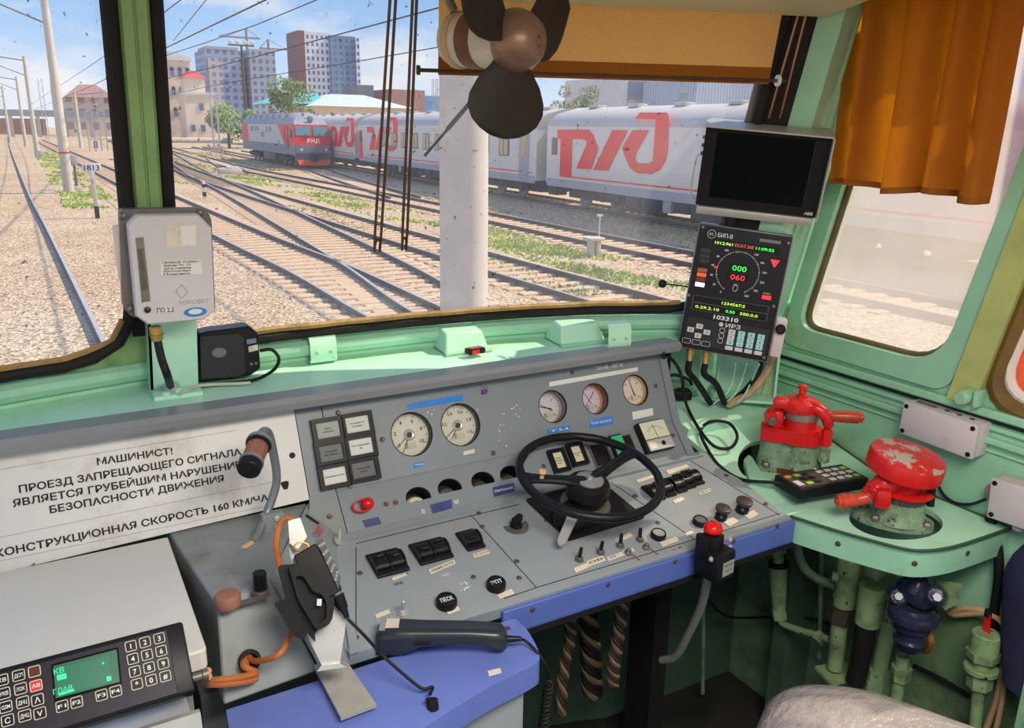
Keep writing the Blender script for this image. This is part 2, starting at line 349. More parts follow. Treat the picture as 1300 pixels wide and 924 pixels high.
def tag(o, label, cat, group=None, kind=None):
    if label: o['label'] = label
    if cat: o['category'] = cat
    if group: o['group'] = group
    if kind: o['kind'] = kind
    return o
def struct(o): o['kind'] = 'structure'; return o
def thing(name, label, cat, m=None, group=None):
    o = bpy.data.objects.new(name, None); o.empty_display_size = .05; C.objects.link(o)
    if m is not None: o.matrix_world = m if isinstance(m, M) else T(*m)
    return tag(o, label, cat, group)
def copy_tree(o, parent=None):
    c = o.copy(); C.objects.link(c)
    if parent is not None: c.parent = parent
    for ch in list(o.children): copy_tree(ch, c)
    return c
def part_copy(o, m, parent):
    c = o.copy(); C.objects.link(c); c.parent = parent; c.matrix_local = m; return c
# ------------------------------------------------------------------ the cab shell
WK = [(-0.62, 1.50), (-0.3, 1.62), (-0.087, 1.69), (0.2, 1.745), (0.45, 1.765), (0.75, 1.762), (1.0, 1.735), (1.2, 1.69), (1.42, 1.60), (1.62, 1.47)]
RAKE = 0.235
def yw(x):
    for a, b in zip(WK, WK[1:]):
        if x <= b[0] or b is WK[-1]:
            t = (x - a[0]) / (b[0] - a[0]); return a[1] + (b[1] - a[1]) * t
def wp(x, z, d=0.0): return V((x, yw(x) - RAKE * (z - 1.25) - d, z))
def xs(a, b, n): return [a + (b - a) * i / n for i in range(n + 1)]

def yl(x): return yw(x) if x < 1.30 else yw(1.30) + (x - 1.30) * -.03
def slab(x0, x1, z0, z1, th, low=False, n=28):
    b = MB(); R = []
    for x in xs(x0, x1, n):
        q = []
        for z in (z0, z1):
            p = V((x, yl(x), z)) if low else wp(x, z); q += [p, p + V((0, th, 0))]
        R.append([b.bm.verts.new(q[k]) for k in (0, 1, 3, 2)])
    for A, B in zip(R, R[1:]):
        for j in range(4): b.face((A[j], A[(j + 1) % 4], B[(j + 1) % 4], B[j]))
    b.face(R[0][::-1]); b.face(R[-1]); return b
b = MB(); b.box((0.2, 0.1, -0.02), (3.4, 3.6, 0.04)); struct(b.build('floor', FLOORM))
struct(slab(-0.62, 1.84, 0.80, 1.256, .05, True).build('wall_front', GREEN))
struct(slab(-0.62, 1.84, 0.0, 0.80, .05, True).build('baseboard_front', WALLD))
# shelf under the windshield
b = MB(); poly = [(-0.62, 1.53), (1.42, 1.53)] + [(x, yw(x) + .01) for x in reversed(xs(-0.62, 1.42, 20))]
b.prism(poly, 1.175, 1.19); struct(b.build('trim_1', GREEN_L))
# rounded moulding and ledge under the glass
b = MB(); b.tube([wp(x, 1.225, .012) for x in xs(-0.62, 1.54, 30)], .02, 10, 0)
b.tube([wp(x, 1.197, .008) for x in xs(-0.62, 1.54, 30)], .012, 8, 0); struct(b.build('trim_2', GREEN))
# glass
def pane(name, x0, x1, z0, z1):
    o = slab(x0, x1, z0, z1, .006).build(name, W_GLASS, ang=60); return struct(o)
w1 = pane('window_1', -0.62, 0.158, 1.25, 2.02)
w2 = pane('window_2', 0.218, 1.49, 1.25, 2.02)
b = MB()
path = [wp(x, 1.262, .014) for x in xs(-0.62, 0.02, 10)] + [wp(.07, 1.27, .014), wp(.115, 1.295, .014), wp(.138, 1.335, .014), wp(.147, 1.40, .014)] + [wp(.149, z, .014) for z in (1.5, 1.7, 1.9, 2.03)]
b.tube(path, .0125, 10, 0)
b.build('rubber_seal', RUBBER, w1)
b = MB(); b.tube([p + V((-.012 if i > 10 else 0, -.004, .014 if i < 12 else 0.004)) for i, p in enumerate(path[:14])], .006, 6, 0); b.build('sealant_bead', SEAL, w1)
b = MB(); pth = [wp(.224, z, .014) for z in (2.03, 1.8, 1.6, 1.4)] + [wp(.234, 1.31, .014), wp(.27, 1.272, .014)] + [wp(x, 1.262, .014) for x in xs(.32, 1.38, 30)] + [wp(1.44, 1.27, .014), wp(1.472, 1.31, .014)] + [wp(1.484, z, .016) for z in (1.4, 1.6, 1.8, 2.02)]
b.tube(pth, .0125, 10, 0); b.build('rubber_seal', RUBBER, w2)
b = MB()
b.tube([wp(x, 1.279, .016 + .002 * sin(40 * x)) for x in xs(.27, 1.42, 50)], .0075, 6, 0); b.build('sealant_bead', SEAL, w2)
# pillar between the panes
b = MB(); prof = [(-.0245, 0), (.0245, 0), (.0245, -.018), (.019, -.026), (.003, -.026), (.0015, -.022), (-.0015, -.022), (-.003, -.026), (-.019, -.026), (-.0245, -.018)]
pts = [V((0.188, yw(.188) - RAKE * (z - 1.25) + .0, z)) for z in (1.18, 1.3, 1.5, 1.7, 1.9, 2.03)]
b.sweep(prof, pts, lambda i: (V((1, 0, 0)), V((0, 1, 0)))); 
cq = [(-.03, 1.232), (-.02, 1.262), (.10, 1.275), (.122, 1.30), (.14, 1.345), (.15, 1.40), (.222, 1.40), (.232, 1.325), (.25, 1.288), (.285, 1.268), (.30, 1.232)]
b.loft([wp(x, z, .002) for x, z in cq], [wp(x, z, -.03) for x, z in cq])
struct(b.build('trim_3', POST))
b = MB()
for x in (0.1535, 0.2225):
    pts = [wp(x, z, 0) for z in (1.30, 1.5, 1.7, 1.9, 2.03)]
    b.sweep([(-.011, .01), (.011, .01), (.011, -.014), (-.011, -.014)], pts, lambda i: (V((1, 0, 0)), V((0, 1, 0))))
struct(b.build('trim_4', RUBBER))
# corner post to the right of the windshield
b = MB()
zs = [1.18, 1.4, 1.6, 1.8, 2.06]
def cp(x, y, z): return V((x, y - RAKE * (z - 1.25), z))
inner = [(1.545, 1.505), (1.575, 1.46), (1.62, 1.475), (1.645, 1.49), (1.70, 1.52), (1.715, 1.51), (1.75, 1.54), (1.80, 1.56)]
rows = [[cp(x, y, z) for (x, y) in inner] for z in zs]
rows2 = [[cp(x + .05, y + .02, z) for (x, y) in inner] for z in zs]
for i in range(len(zs) - 1):
    for j in range(len(inner) - 1):
        b.loft([rows[i][j], rows[i][j + 1], rows[i + 1][j + 1], rows[i + 1][j]], [rows2[i][j], rows2[i][j + 1], rows2[i + 1][j + 1], rows2[i + 1][j]])
b.tube([cp(1.655, 1.492, z) for z in zs], .009, 8, 0)
struct(b.build('trim_5', GREEN))
b = MB(); q = [(1.478, 1.575), (1.515, 1.53), (1.56, 1.495), (1.575, 1.53), (1.50, 1.60)]
for za, zb in zip(zs, zs[1:]): b.loft([cp(x, y, za) for x, y in q], [cp(x, y, zb) for x, y in q])
struct(b.build('trim_11', RUBBER))
# right wall with its two window openings (plane X = 1.8, local x = -Y, local y = Z)
WR = frame((1.8, 0, 0), (0, -1, 0), (-1, 0, 0))
w3p = round_poly([(-1.508, 1.189), (-1.088, 1.187), (-0.925, 1.97), (-1.325, 1.97)], [.06, .10, .10, .06])
w4p = round_poly([(-0.975, 1.13), (-0.30, 1.13), (-0.30, 1.97), (-0.80, 1.97)], [.10, .10, .1, .1])
b = MB(); b.plate([(-1.66, 0.62), (1.6, 0.62), (1.6, 2.06), (-1.36, 2.06), (-1.55, 1.25), (-1.66, 1.2)], [w3p, w4p], .05, WR); struct(b.build('wall_right', GREEN))
b = MB(); b.plate([(-1.72, 0.0), (1.6, 0.0), (1.6, 0.62), (-1.72, 0.62)], [], .05, WR); struct(b.build('baseboard_right', paint('stained_green_wall', S(104, 132, 98), .5, .2, 4, grime=S(60, 68, 48), ga=.5, gs=6, chip=S(44, 40, 34), ca=.66, cs=30, bump=.2)))
def off(p, h): return WR @ V((p[0], p[1], h))
def inset(P, d):
    cx = sum(p[0] for p in P) / len(P); cy = sum(p[1] for p in P) / len(P)
    return [(cx + (p[0] - cx) * (1 - d), cy + (p[1] - cy) * (1 - d)) for p in P]
b = MB(); b.prism(w3p, -.032, -.026, WR); w3 = struct(b.build('window_3', S_GLASS))
b = MB(); b.tube([off(p, -.016) for p in w3p], .011, 8, 0, True); b.build('rubber_seal', paint('brown_seal', S(96, 84, 52), .6, .25, 14), w3)
b = MB(); b.prism(w4p, -.032, -.026, WR); w4 = struct(b.build('window_4', dirty_glass('rear_window_glass', .16, (0.86, 0.80, 0.74, 1), spots=.8, spot_scale=30, gloss=.04)))
b = MB(); b.tube([off(p, -.010) for p in w4p], .026, 8, 0, True); b.build('rubber_seal', paint('brown_frame', S(120, 92, 44), .5, .3, 10), w4)
b = MB(); b.tube([off(p, -.004) for p in inset(w4p, .06)], .012, 8, 0, True); b.build('pale_gasket', paint('pale_gasket', S(226, 214, 206), .4), w4)
# raised rim round the side window, olive post between the windows, sill rails
b = MB(); fr = round_poly([(-1.56, 1.135), (-1.055, 1.130), (-0.88, 2.03), (-1.37, 2.03)], [.05, .05, .05, .05]); b.plate(fr, [w3p], .012, WR @ T(0, 0, .012)); struct(b.build('trim_6', GREEN))
b = MB(); post = [(-1.050, 1.12), (-0.985, 1.12), (-0.815, 2.03), (-0.875, 2.03)]; b.prism(post, .004, .024, WR); struct(b.build('trim_7', paint('olive_paint', S(176, 184, 112), .5, .18, 8, chip=S(120, 112, 60), ca=.68, cs=24)))
b = MB()
for z, h, d in ((1.112, .020, .022), (1.078, .012, .012), (1.050, .016, .018), (1.024, .008, .008)):
    b.box((1.8 - d / 2, 0.0, z), (d, 3.2, h), None, .004, 1)
struct(b.build('trim_8', GREEN))
b = MB(); b.box((1.797, 0.0, 1.095), (.006, 3.2, .012)); struct(b.build('trim_9', paint('dark_slot', S(40, 46, 40), .7)))
# ceiling and the beige panel over the windshield
b = MB(); b.box((0.55, -0.05, 2.065), (2.6, 2.7, .05)); struct(b.build('ceiling', BEIGE))
b = MB(); top = [wp(x, 2.06) for x in xs(-0.62, 1.62, 24)]; b.prism([(p.x, p.y + .06) for p in top] + [(1.85, 1.24), (-.75, 1.24)], 2.04, 2.10); struct(b.build('trim_12', BEIGE))
struct(slab(-0.62, 1.60, 2.0, 2.10, .05).build('trim_13', GREEN))
E0 = V((0.66, 1.60, 0)); E1 = V((1.535, 1.315, 0))
b = MB(); d = (E1 - E0); nrm = V((d.y, -d.x, 0)).normalized() * -1
b.loft([E0 + V((0, 0, 1.945)), E1 + V((0, 0, 1.945)), E1 + V((0, 0, 2.06)), E0 + V((0, 0, 2.06))], [p - V((.25, .75, 0)).normalized() * .30 for p in (E0 + V((0, 0, 1.97)), E1 + V((0, 0, 1.97)), E1 + V((0, 0, 2.06)), E0 + V((0, 0, 2.06)))])
struct(b.build('trim_10', BEIGE))

# ------------------------------------------------------------------ green corner counter
cpx = [(1003, 654), (1060, 672), (1110, 686), (1145, 695), (1168, 698), (1195, 696), (1225, 689), (1278, 671)]
cpt = [pz(x, y, .87) for x, y in cpx]
front = [(p.x, p.y) for p in cpt]
front = [(p.x, p.y) for p in smooth_path([V((a[0], a[1], 0)) for a in front], 4)]
cpx = [(cpx[i][0] + (cpx[i + 1][0] - cpx[i][0]) * k / 4, 0) for i in range(len(cpx) - 1) for k in range(4)] + [cpx[-1]]
front[-1] = (1.795, front[-1][1])
hole2c = pz(1137, 660, .87)
hole2 = [(hole2c.x + .115 * cos(a), hole2c.y + .085 * sin(a)) for a in [2 * pi * i / 36 for i in range(36)]]
ctr = thing('corner_counter', 'mint green corner counter carrying the two red brake valves', 'counter', (1.6, 1.0, .87))
def rel(o): return M.Translation(-o.matrix_world.translation) if False else M.Translation(-V(o.location))
b = MB(); b.plate(front + [(1.795, 1.20), (1.40, 1.20)], [hole2], .012, rel(ctr) @ T(0, 0, .87)); b.build('counter_top', GREEN_L, ctr)
rs = frame((0, 1.20, .87), (1, 0, 0), (0, -.10, .40))   # rear part rises towards the windshield
h1 = [on(*p, rs) for p in ((938, 575), (950, 562), (1000, 552), (1040, 575), (1044, 598), (1030, 606), (945, 606), (936, 592))]
h1 = round_poly([(p.x, p.y) for p in h1], .03, 4)
b = MB(); b.plate([(1.40, 0), (1.795, 0), (1.795, .435), (1.40, .435)], [h1], .012, rel(ctr) @ rs); b.build('rear_top', GREEN_L, ctr)
b = MB(); st = [on(*p, rs) for p in ((846, 540), (1062, 556), (1078, 545))]
b.prism([(1.40, .30), (1.74, .30), (1.775, .33), (1.775, .43), (1.40, .43)], 0, .022, rel(ctr) @ rs); b.build('step', GREEN_L, ctr)
b = MB(); sk = [V((p[0], p[1], .868)) - V(ctr.location) for p in front]
for a, c in zip(sk, sk[1:]): b.loft([a, c, c - V((0, 0, .062)), a - V((0, 0, .062))], [q + V((0, .012, 0)) for q in (a, c, c - V((0, 0, .062)), a - V((0, 0, .062)))])
b.build('skirt', GREEN, ctr)
b = MB(); b.tube([V((p[0], p[1] - .001, .8685)) - V(ctr.location) for p in front], .0035, 6, 0); b.build('edge_seam', paint('seam_dark', S(54, 84, 64), .6), ctr)
b = MB(); b.tube([V((1.792, y, .87)) - V(ctr.location) for y in (front[-1][1], 1.0, 1.2)] + [V((1.792, 1.6, .97)) - V(ctr.location)], .004, 6, 0); b.build('wall_seam', MATS['seam_dark'], ctr)
sc = MB(); sc.lathe([(.006, 0), (.006, .002), (.004, .003)], None, 12); s0 = sc.build('screw', SCREW, ctr)
first = True
for q in ((1064, 690), (1161, 715), (1228, 702)):
    # on the skirt
    j = min(range(len(cpx) - 1), key=lambda k: abs((cpx[k][0] + cpx[k + 1][0]) / 2 - q[0])); a = V((*front[j], .87)); c = V((*front[j + 1], .87)); n = V(((c - a).y, -(c - a).x, 0)).normalized()
    F = frame(a, c - a, n); l = on(*q, F); m = rel(ctr) @ F @ T(l.x, l.y, 0)
    if first: s0.matrix_basis = m; first = False
    else: cc = s0.copy(); C.objects.link(cc); cc.parent = ctr; cc.matrix_basis = m
# body that carries the counter down to the floor at the back
b = MB(); b.box((0, 0, 0), (.10, .05, .86)); o = b.build('support_leg', WALLD, ctr); o.location = V((1.74, 1.36, .43)) - V(ctr.location)
# ------------------------------------------------------------------ the control console
DESK = frame((0, 1.125, .87), (1, 0, 0), (0, -.06, .285))
LOW = frame((0, 1.41, .93), (1, 0, 0), (0, -.07, .065))
UP = frame((0, 1.475, 1.0), (1, 0, 0), (0, -.165, .075))
con = thing('control_console', 'long grey steel driving console full of gauges and switches below the windshield', 'control panel', (0.8, 1.3, .0))
CI = M.Translation(-V(con.location))
def cpart(b, name, mat, label=None):
    o = b.build(name, mat, con)
    if label: o['label'] = label
    return o
# desk top with its raised rim and seams
dl, dr = .36, 1.40
Ld = sqrt(.285 ** 2 + .06 ** 2)
b = MB(); b.plate(rrect(dl, 0, dr - .01, Ld, .004, 2), [], .02, CI @ DESK)
b.prism([(dl, 0), (dr - .012, 0), (dr - .012, .012), (dl, .012)], 0, .004, CI @ DESK)
b.prism([(dl, 0), (dl + .014, 0), (dl + .095, Ld), (dl + .07, Ld)], 0, .006, CI @ DESK)
cpart(b, 'desk_top', GREY)
b = MB(); b.prism([(dl + .08, Ld - .016), (dr - .03, Ld - .016), (dr - .03, Ld), (dl + .08, Ld)], 0, .007, CI @ DESK); cpart(b, 'desk_rear_rim', GREY)
b = MB()
def seam(p, q, F, w=.0014):
    a = V((*p, 0)); c = V((*q, 0)); d = (c - a).normalized(); n = V((-d.y, d.x, 0)) * w * .5
    b.prism([(a + n)[:2], (a - n)[:2], (c - n)[:2], (c + n)[:2]], .0002, .0008, CI @ F)
for a, c in (((598, 654), (681, 746)), ((775, 612), (890, 690)), ((872, 582), (990, 654)), ((452, 695), (452, 828)), ((452, 690), (660, 640)), ((681, 746), (990, 652)), ((640, 760), (681, 746))):
    seam(on(*a, DESK), on(*c, DESK), DESK)
cpart(b, 'panel_seams', INK)
# sloped strip with the four small gauge ports; upright panel with five gauge openings
Ll = sqrt(.07 ** 2 + .065 ** 2); Lu = sqrt(.165 ** 2 + .075 ** 2)
PORTS = [(531, 630), (571, 619), (613, 610), (649, 602)]
GA = [(523, 551), (585, 539), (702, 516), (756, 506), (807, 495)]
GR = [.0475, .0475, .039, .038, .039]
prt = [on(*p, LOW) for p in PORTS]; gau = [on(*p, UP) for p in GA]
def halfmoon(c, r=.028): 
    return [(c.x + r * cos(a), c.y - .002 + r * .82 * sin(a)) for a in [rad(-18) + rad(216) * i / 24 for i in range(25)]]
ml = .46
b = MB(); b.plate([(ml, 0), (1.348, 0), (1.345, Ll), (ml, Ll)], [halfmoon(c) for c in prt], .004, CI @ LOW); cpart(b, 'sloped_strip', GREY_U)
b = MB(); b.plate([(ml, .0005), (1.343, .0005), (1.33, Lu), (ml, Lu)], [circle(c.x, c.y, r, 48) for c, r in zip(gau, GR)], .004, CI @ UP); cpart(b, 'gauge_panel', GREY_U)
b = MB(); b.plate([(.405, .0), (ml - .002, .0), (ml - .002, Lu), (.405, Lu)], [], .004, CI @ UP @ T(0, 0, .001)); cpart(b, 'indicator_panel', GREY_U)
b = MB(); b.plate([(.38, 0), (ml - .002, 0), (ml - .002, Ll), (.405, Ll)], [], .004, CI @ LOW @ T(0, 0, .001)); cpart(b, 'alarm_panel', GREY_B)
# black inside and cheek on the right
b = MB(); b.box((.8, 1.56, 1.05), (1.00, .01, .24), CI); cpart(b, 'back_plate', BLACKM)
def yz(y, z, x): return CI @ V((x, y, z))
ck = [(1.14, .80), (1.14, .865), (1.41, .93), (1.475, 1.0), (1.555, 1.172), (1.60, 1.172), (1.60, .80)]
b = MB(); b.loft([yz(y, z, 1.345) for y, z in ck], [yz(y, z, 1.357) for y, z in ck]); cpart(b, 'side_cheek', GREY_U)
b = MB(); 
for F, L in ((LOW, Ll), (UP, Lu)): b.prism([(1.330, 0), (1.352, 0), (1.352, L), (1.330, L)], -.001, .006, CI @ F)
cpart(b, 'edge_strip', GREY_U)
# long ledge along the top
pr = [(1.562, 1.196), (1.562, 1.174), (1.535, 1.164), (1.497, 1.176), (1.492, 1.191), (1.502, 1.199)]
b = MB(); b.loft([yz(y, z, -.45) for y, z in pr], [yz(y, z, 1.362) for y, z in pr]); cpart(b, 'top_ledge', LEDGE)
# blue front trim
b = MB(); b.box((1.02, 1.123, .843), (.752, .010, .050), CI, .002, 1); b.box((1.02, 1.14, .817), (.752, .04, .006), CI)
cpart(b, 'front_trim', BLUE_D)
b = MB(); b.box((1.02, 1.14, .811), (.75, .05, .010), CI); cpart(b, 'under_lip', BLACKM)
# white warning plate
sl = -.42
b = MB(); b.plate([(sl, -.03), (.403, -.006), (.403, Lu), (sl, Lu)], [], .005, CI @ UP @ T(0, 0, .002)); wpl = cpart(b, 'warning_plate', SIGNW, 'white warning plate with black Russian lettering')
UPS = UP @ T(0, 0, .0022)
def line(mb, body, pl, pr, cap, F, bold=.022):
    a = on(*pl, F); c = on(*pr, F); d = c - a; ang = atan2(d.y, d.x)
    mb.text(body, cap, CI @ F @ T(a.x, a.y) @ RZ(ang), 'LEFT', d.length, bold, .0008)
b = MB(); line(b, 'МАШИНИСТ!', (123, 586), (219, 572), .0125, UPS); b.build('lettering', INK, wpl)
b = MB(); line(b, 'ПРОЕЗД ЗАПРЕЩАЮЩЕГО СИГНАЛА', (24, 621), (306, 573), .0125, UPS); b.build('lettering', INK, wpl)
b = MB(); line(b, 'ЯВЛЯЕТСЯ ГРУБЕЙШИМ НАРУШЕНИЕМ', (16, 639), (318, 587), .0125, UPS); b.build('lettering', INK, wpl)
b = MB(); line(b, 'БЕЗОПАСНОСТИ ДВИЖЕНИЯ', (63, 647), (284, 607), .0125, UPS); b.build('lettering', INK, wpl)
b = MB(); line(b, 'КОНСТРУКЦИОННАЯ СКОРОСТЬ 160 КМ/ЧАС', (-6, 703), (350, 629), .0125, UPS); b.build('lettering', INK, wpl)
b = MB()
for (x0, y0), (x1, y1) in (((0, 596), (300, 546)), ((0, 682), (345, 612)), ((0, 712), (350, 640))):
    p = on(x0, y0, UPS); q = on(x1, y1, UPS); b.tube([CI @ UPS @ V((*p, .0003)), CI @ UPS @ V((*q, .0003))], .0004, 4, 0)
b.build('ruled_lines', paint('faint_line', S(168, 164, 158), .6), wpl)
b = MB()
for q in ((371, 578),): c = on(*q, UPS); b.lathe([(.006, -.002), (.006, .0006), (.004, .0008)], CI @ UPS @ T(c.x, c.y), 14)
for q in ((362, 616),): c = on(*q, UPS); b.prism([(c.x + .007 * cos(a) * (1 + .3 * sin(3 * a)), c.y + .011 * sin(a) * (1 + .3 * cos(2 * a))) for a in xs(0, 6.0, 11)], 0, .0007, CI @ UPS)
b.build('worn_hole', INK, wpl)
# grey block left of the desk
ztop = .985
A = pz(216, 684, ztop); B = pz(388, 636, ztop); Cc = pz(343, 734, ztop); D = pz(276, 767, ztop)
A.y = B.y = 1.482
bl = [A, B, V((.335, 1.37, ztop)), Cc, D]
zl = .8515; lA = pz(284, 896, zl); lB = pz(404, 852, zl); low = [V((A.x, 1.482, zl)), V((B.x, 1.482, zl)), V((.345, 1.34, zl)), lB, lA]
b = MB(); b.loft([CI @ p for p in low], [CI @ p for p in bl]); blk = cpart(b, 'side_block', GREY_B)
bev = blk.modifiers.new('bevel', 'BEVEL'); bev.width = .004; bev.segments = 2; bev.limit_method = 'ANGLE'; bev.angle_limit = rad(30)
b = MB(); F = frame((D + lB + lA) / 3, lB - lA, (lB - lA).cross(D - lA)); h = on(316, 838, F)
b.lathe([(.017, -.004), (.017, .002), (.011, .003), (.010, -.004)], CI @ F @ T(h.x, h.y, .006), 24); cpart(b, 'cable_grommet', RUBBER)
HOLE = (F @ T(h.x, h.y, .006)).translation.copy()
q1 = on(435, 689, DESK); q2 = on(440, 838, DESK); pL = DESK @ V((q1.x, q1.y, .001)); pM = DESK @ V((q2.x, max(q2.y, .003), .001)); pB = V((B.x + .001, 1.478, ztop)); pC = Cc.copy(); pM2 = lB + V((.004, .002, .002))
b = MB(); dn = V((.01, 0, -.018)); top = [pB, pC, pM2, pM, pL]
c0 = b.bm.verts.new(CI @ (sum(top, V((0, 0, 0))) / 5)); vv = [b.bm.verts.new(CI @ p) for p in top]; ww = [b.bm.verts.new(CI @ (p + dn)) for p in top]; c1 = b.bm.verts.new(CI @ (sum(top, V((0, 0, 0))) / 5 + dn))
for i in range(5): b.face((vv[i], vv[(i + 1) % 5], c0)); b.face((ww[(i + 1) % 5], ww[i], c1)); b.face((vv[(i + 1) % 5], vv[i], ww[i], ww[(i + 1) % 5]))
cpart(b, 'side_slope', GREY); nS = (pC - pB).cross(pL - pB); nS = nS if nS.z > 0 else -nS
SIDE = frame(pB, pB - pC, nS)
q = on(404, 676, SIDE); b = MB(); b.text('СКЛ', .013, CI @ SIDE @ T(q.x, q.y, .004) @ RZ(rad(-4)), 'CENTER', None, .02); o = cpart(b, 'lettering', REDINK, 'red stencilled letters')
q = on(396, 660, SIDE); b = MB(); b.box((q.x, q.y, .002), (.004, .030, .002), CI @ SIDE); cpart(b, 'slot', INK)
q = on(429, 688, SIDE); b = MB(); b.lathe([(.011, 0), (.011, .004), (.006, .006)], CI @ SIDE @ T(q.x, q.y, .001), 16); b.cyl(CI @ SIDE @ V((q.x, q.y, .005)), CI @ SIDE @ V((q.x + .004, q.y + .012, .022)), .0035, .003, 10); cpart(b, 'key_switch', STEEL)
# screws over the whole console
sc = MB(); sc.lathe([(.0052, 0), (.0052, .0012), (.0036, .0022), (.001, .0018)], None, 12)
s0 = None
for F, L in ((DESK, [(457, 728), (601, 733), (694, 661), (659, 734), (656, 713), (608, 652), (612, 669), (806, 630), (864, 697), (835, 664), (864, 608), (922, 604), (857, 700), (972, 640), (452, 810)]),
             (LOW, [(502, 638), (490, 640), (690, 592), (418, 656), (854, 553)]),
             (UP, [(485, 558), (626, 575), (832, 490), (726, 473), (429, 524), (444, 617), (390, 506)])):
    for q in L:
        p = on(*q, F); m = CI @ F @ T(p.x, p.y, .001)
        if s0 is None: s0 = sc.build('screw', SCREW, con); s0.matrix_basis = m
        else: part_copy(s0, m, con)
FR = frame((0, 1.118, .843), (1, 0, 0), (0, -1, 0))
for q in ((676, 774), (772, 742), (857, 713), (931, 687), (987, 668)):
    p = on(*q, FR); part_copy(s0, CI @ FR @ T(p.x, p.y), con)
# stick-on label strips, each a part with its own lettering or smears
def strip(quad, F, mat, body=None, ink=INK, cap=.006, lab=None):
    P = [on(*q, F) for q in quad]; b = MB(); b.prism([tuple(p) for p in P], 0, .0009, CI @ F @ T(0, 0, .001)); o = cpart(b, 'label_strip', mat, lab)
    if body:
        c = (P[0] + P[1] + P[2] + P[3]) / 4; d = P[1] - P[0]
        w = d.length * .86
        t = MB(); t.text(body, cap, CI @ F @ T(c.x, c.y, .002) @ RZ(atan2(d.y, d.x)), 'CENTER', w, .01, .0004); t.build('lettering', ink, o)
    return o
strip([(517, 513), (587, 501), (588, 508), (518, 520)], UP, LBLUE, None, lab='blue label tape')
strip([(525, 588), (537, 586), (537, 591), (525, 594)], UP, LBLUE, 'ТМ', WINK, .003)
strip([(588, 573), (602, 570), (602, 575), (588, 578)], UP, OFFW)
strip([(694, 545), (723, 540), (724, 546), (695, 551)], UP, LBLUE, 'ТЦ', WINK, .004)
strip([(748, 533), (777, 528), (778, 538), (749, 544)], UP, LBLUE, 'НАПР. МАГИСТР', WINK, .005, 'blue label with white lettering')
strip([(802, 523), (828, 518), (829, 527), (803, 533)], UP, WHITE, lab='blank white label')
strip([(697, 485), (809, 466), (809, 471), (697, 491)], UP, WHITE, lab='long white label tape')
strip([(546, 641), (573, 634), (574, 645), (549, 652)], LOW, LNAVY)
strip([(625, 619), (652, 613), (653, 624), (627, 631)], LOW, LNAVY, 'ПИТАНИЕ', WINK, .005)
strip([(460, 661), (480, 656), (484, 665), (464, 670)], LOW, LNAVY)
for quad, t, ink in (([(544, 724), (576, 711), (579, 716), (547, 730)], 'ОБЩИЕ ГР. ПУ', INK), ([(600, 704), (619, 698), (622, 703), (602, 709)], 'ТХН', REDINK), ([(476, 781), (493, 774), (496, 779), (478, 786)], None, INK), ([(567, 777), (581, 770), (584, 775), (569, 781)], None, INK), ([(631, 756), (649, 748), (653, 754), (634, 761)], None, INK),
                     ([(728, 722), (745, 715), (749, 720), (731, 728)], None, INK), ([(744, 713), (764, 706), (769, 712), (748, 720)], 'ОВ', INK), ([(770, 708), (803, 696), (806, 700), (773, 713)], 'БУФ. 1   БУФ. 2', BLUEINK), ([(779, 685), (799, 677), (803, 681), (783, 690)], None, INK), ([(837, 689), (858, 682), (862, 687), (841, 695)], None, INK),
                     ([(869, 678), (878, 674), (881, 677), (872, 681)], None, INK), ([(892, 672), (905, 665), (911, 671), (898, 679)], None, INK), ([(918, 663), (930, 657), (938, 662), (926, 669)], None, INK), ([(944, 654), (956, 648), (963, 653), (951, 660)], None, INK), ([(886, 626), (901, 620), (903, 624), (888, 629)], 'ТЯГА 5', INK), ([(854, 636), (866, 631), (869, 635), (857, 640)], None, INK),
                     ([(808, 610), (836, 601), (838, 604), (810, 614)], None, INK), ([(845, 598), (871, 590), (875, 593), (849, 603)], None, INK), ([(497, 734), (515, 728), (517, 731), (499, 738)], None, INK)):
    strip(quad, DESK, OFFW, t, ink, .0055)
def wr(t, p, F, cap, ink=None, rot=0.0):
    q = on(*p, F); b = MB(); b.text(t, cap, CI @ F @ T(q.x, q.y, .0008) @ RZ(rot), 'CENTER', None, .01); cpart(b, 'lettering', ink or WINK)
wr('В', (537, 649), LOW, .009); wr('М', (579, 637), LOW, .009); wr('УАР.', (566, 730), DESK, .006); wr('Тяп.40 - 557 к!', (773, 465), UP, .0095)
wr('П/У.', (514, 729), DESK, .006, INK); wr('ОСВ.', (506, 741), DESK, .006, INK)
# scratches in the paint
b = MB()
for k in range(26):
    q = random.choice([(648, 520), (655, 525), (640, 545), (642, 560), (600, 520), (545, 525), (760, 560)]); F = UP; p = on(q[0] + random.uniform(-10, 10), q[1] + random.uniform(-8, 8), F)
    r = random.uniform(.0004, .0012); b.prism([(p.x + r * (1 + random.random()) * cos(a), p.y + r * (1 + random.random()) * sin(a)) for a in xs(0, 5.6, 6)], 0, .0005, CI @ F)
for k in range(16):
    F = DESK; p = on(590 + random.uniform(-6, 6), 745 + random.uniform(-6, 6), F); r = random.uniform(.0005, .0018); b.prism([(p.x + r * cos(a), p.y + r * sin(a)) for a in xs(0, 5.6, 6)], 0, .0005, CI @ F)
cpart(b, 'paint_scratches', WINK)['kind'] = 'stuff'
# body of the console below the desk
b = MB(); b.box((.28, 1.37, .39), (.27, .21, .78), CI); cpart(b, 'pedestal', GREY_B)
b = MB(); b.box((1.29, 1.46, .43), (.05, .10, .80), CI); cpart(b, 'support_leg', RUBBER)

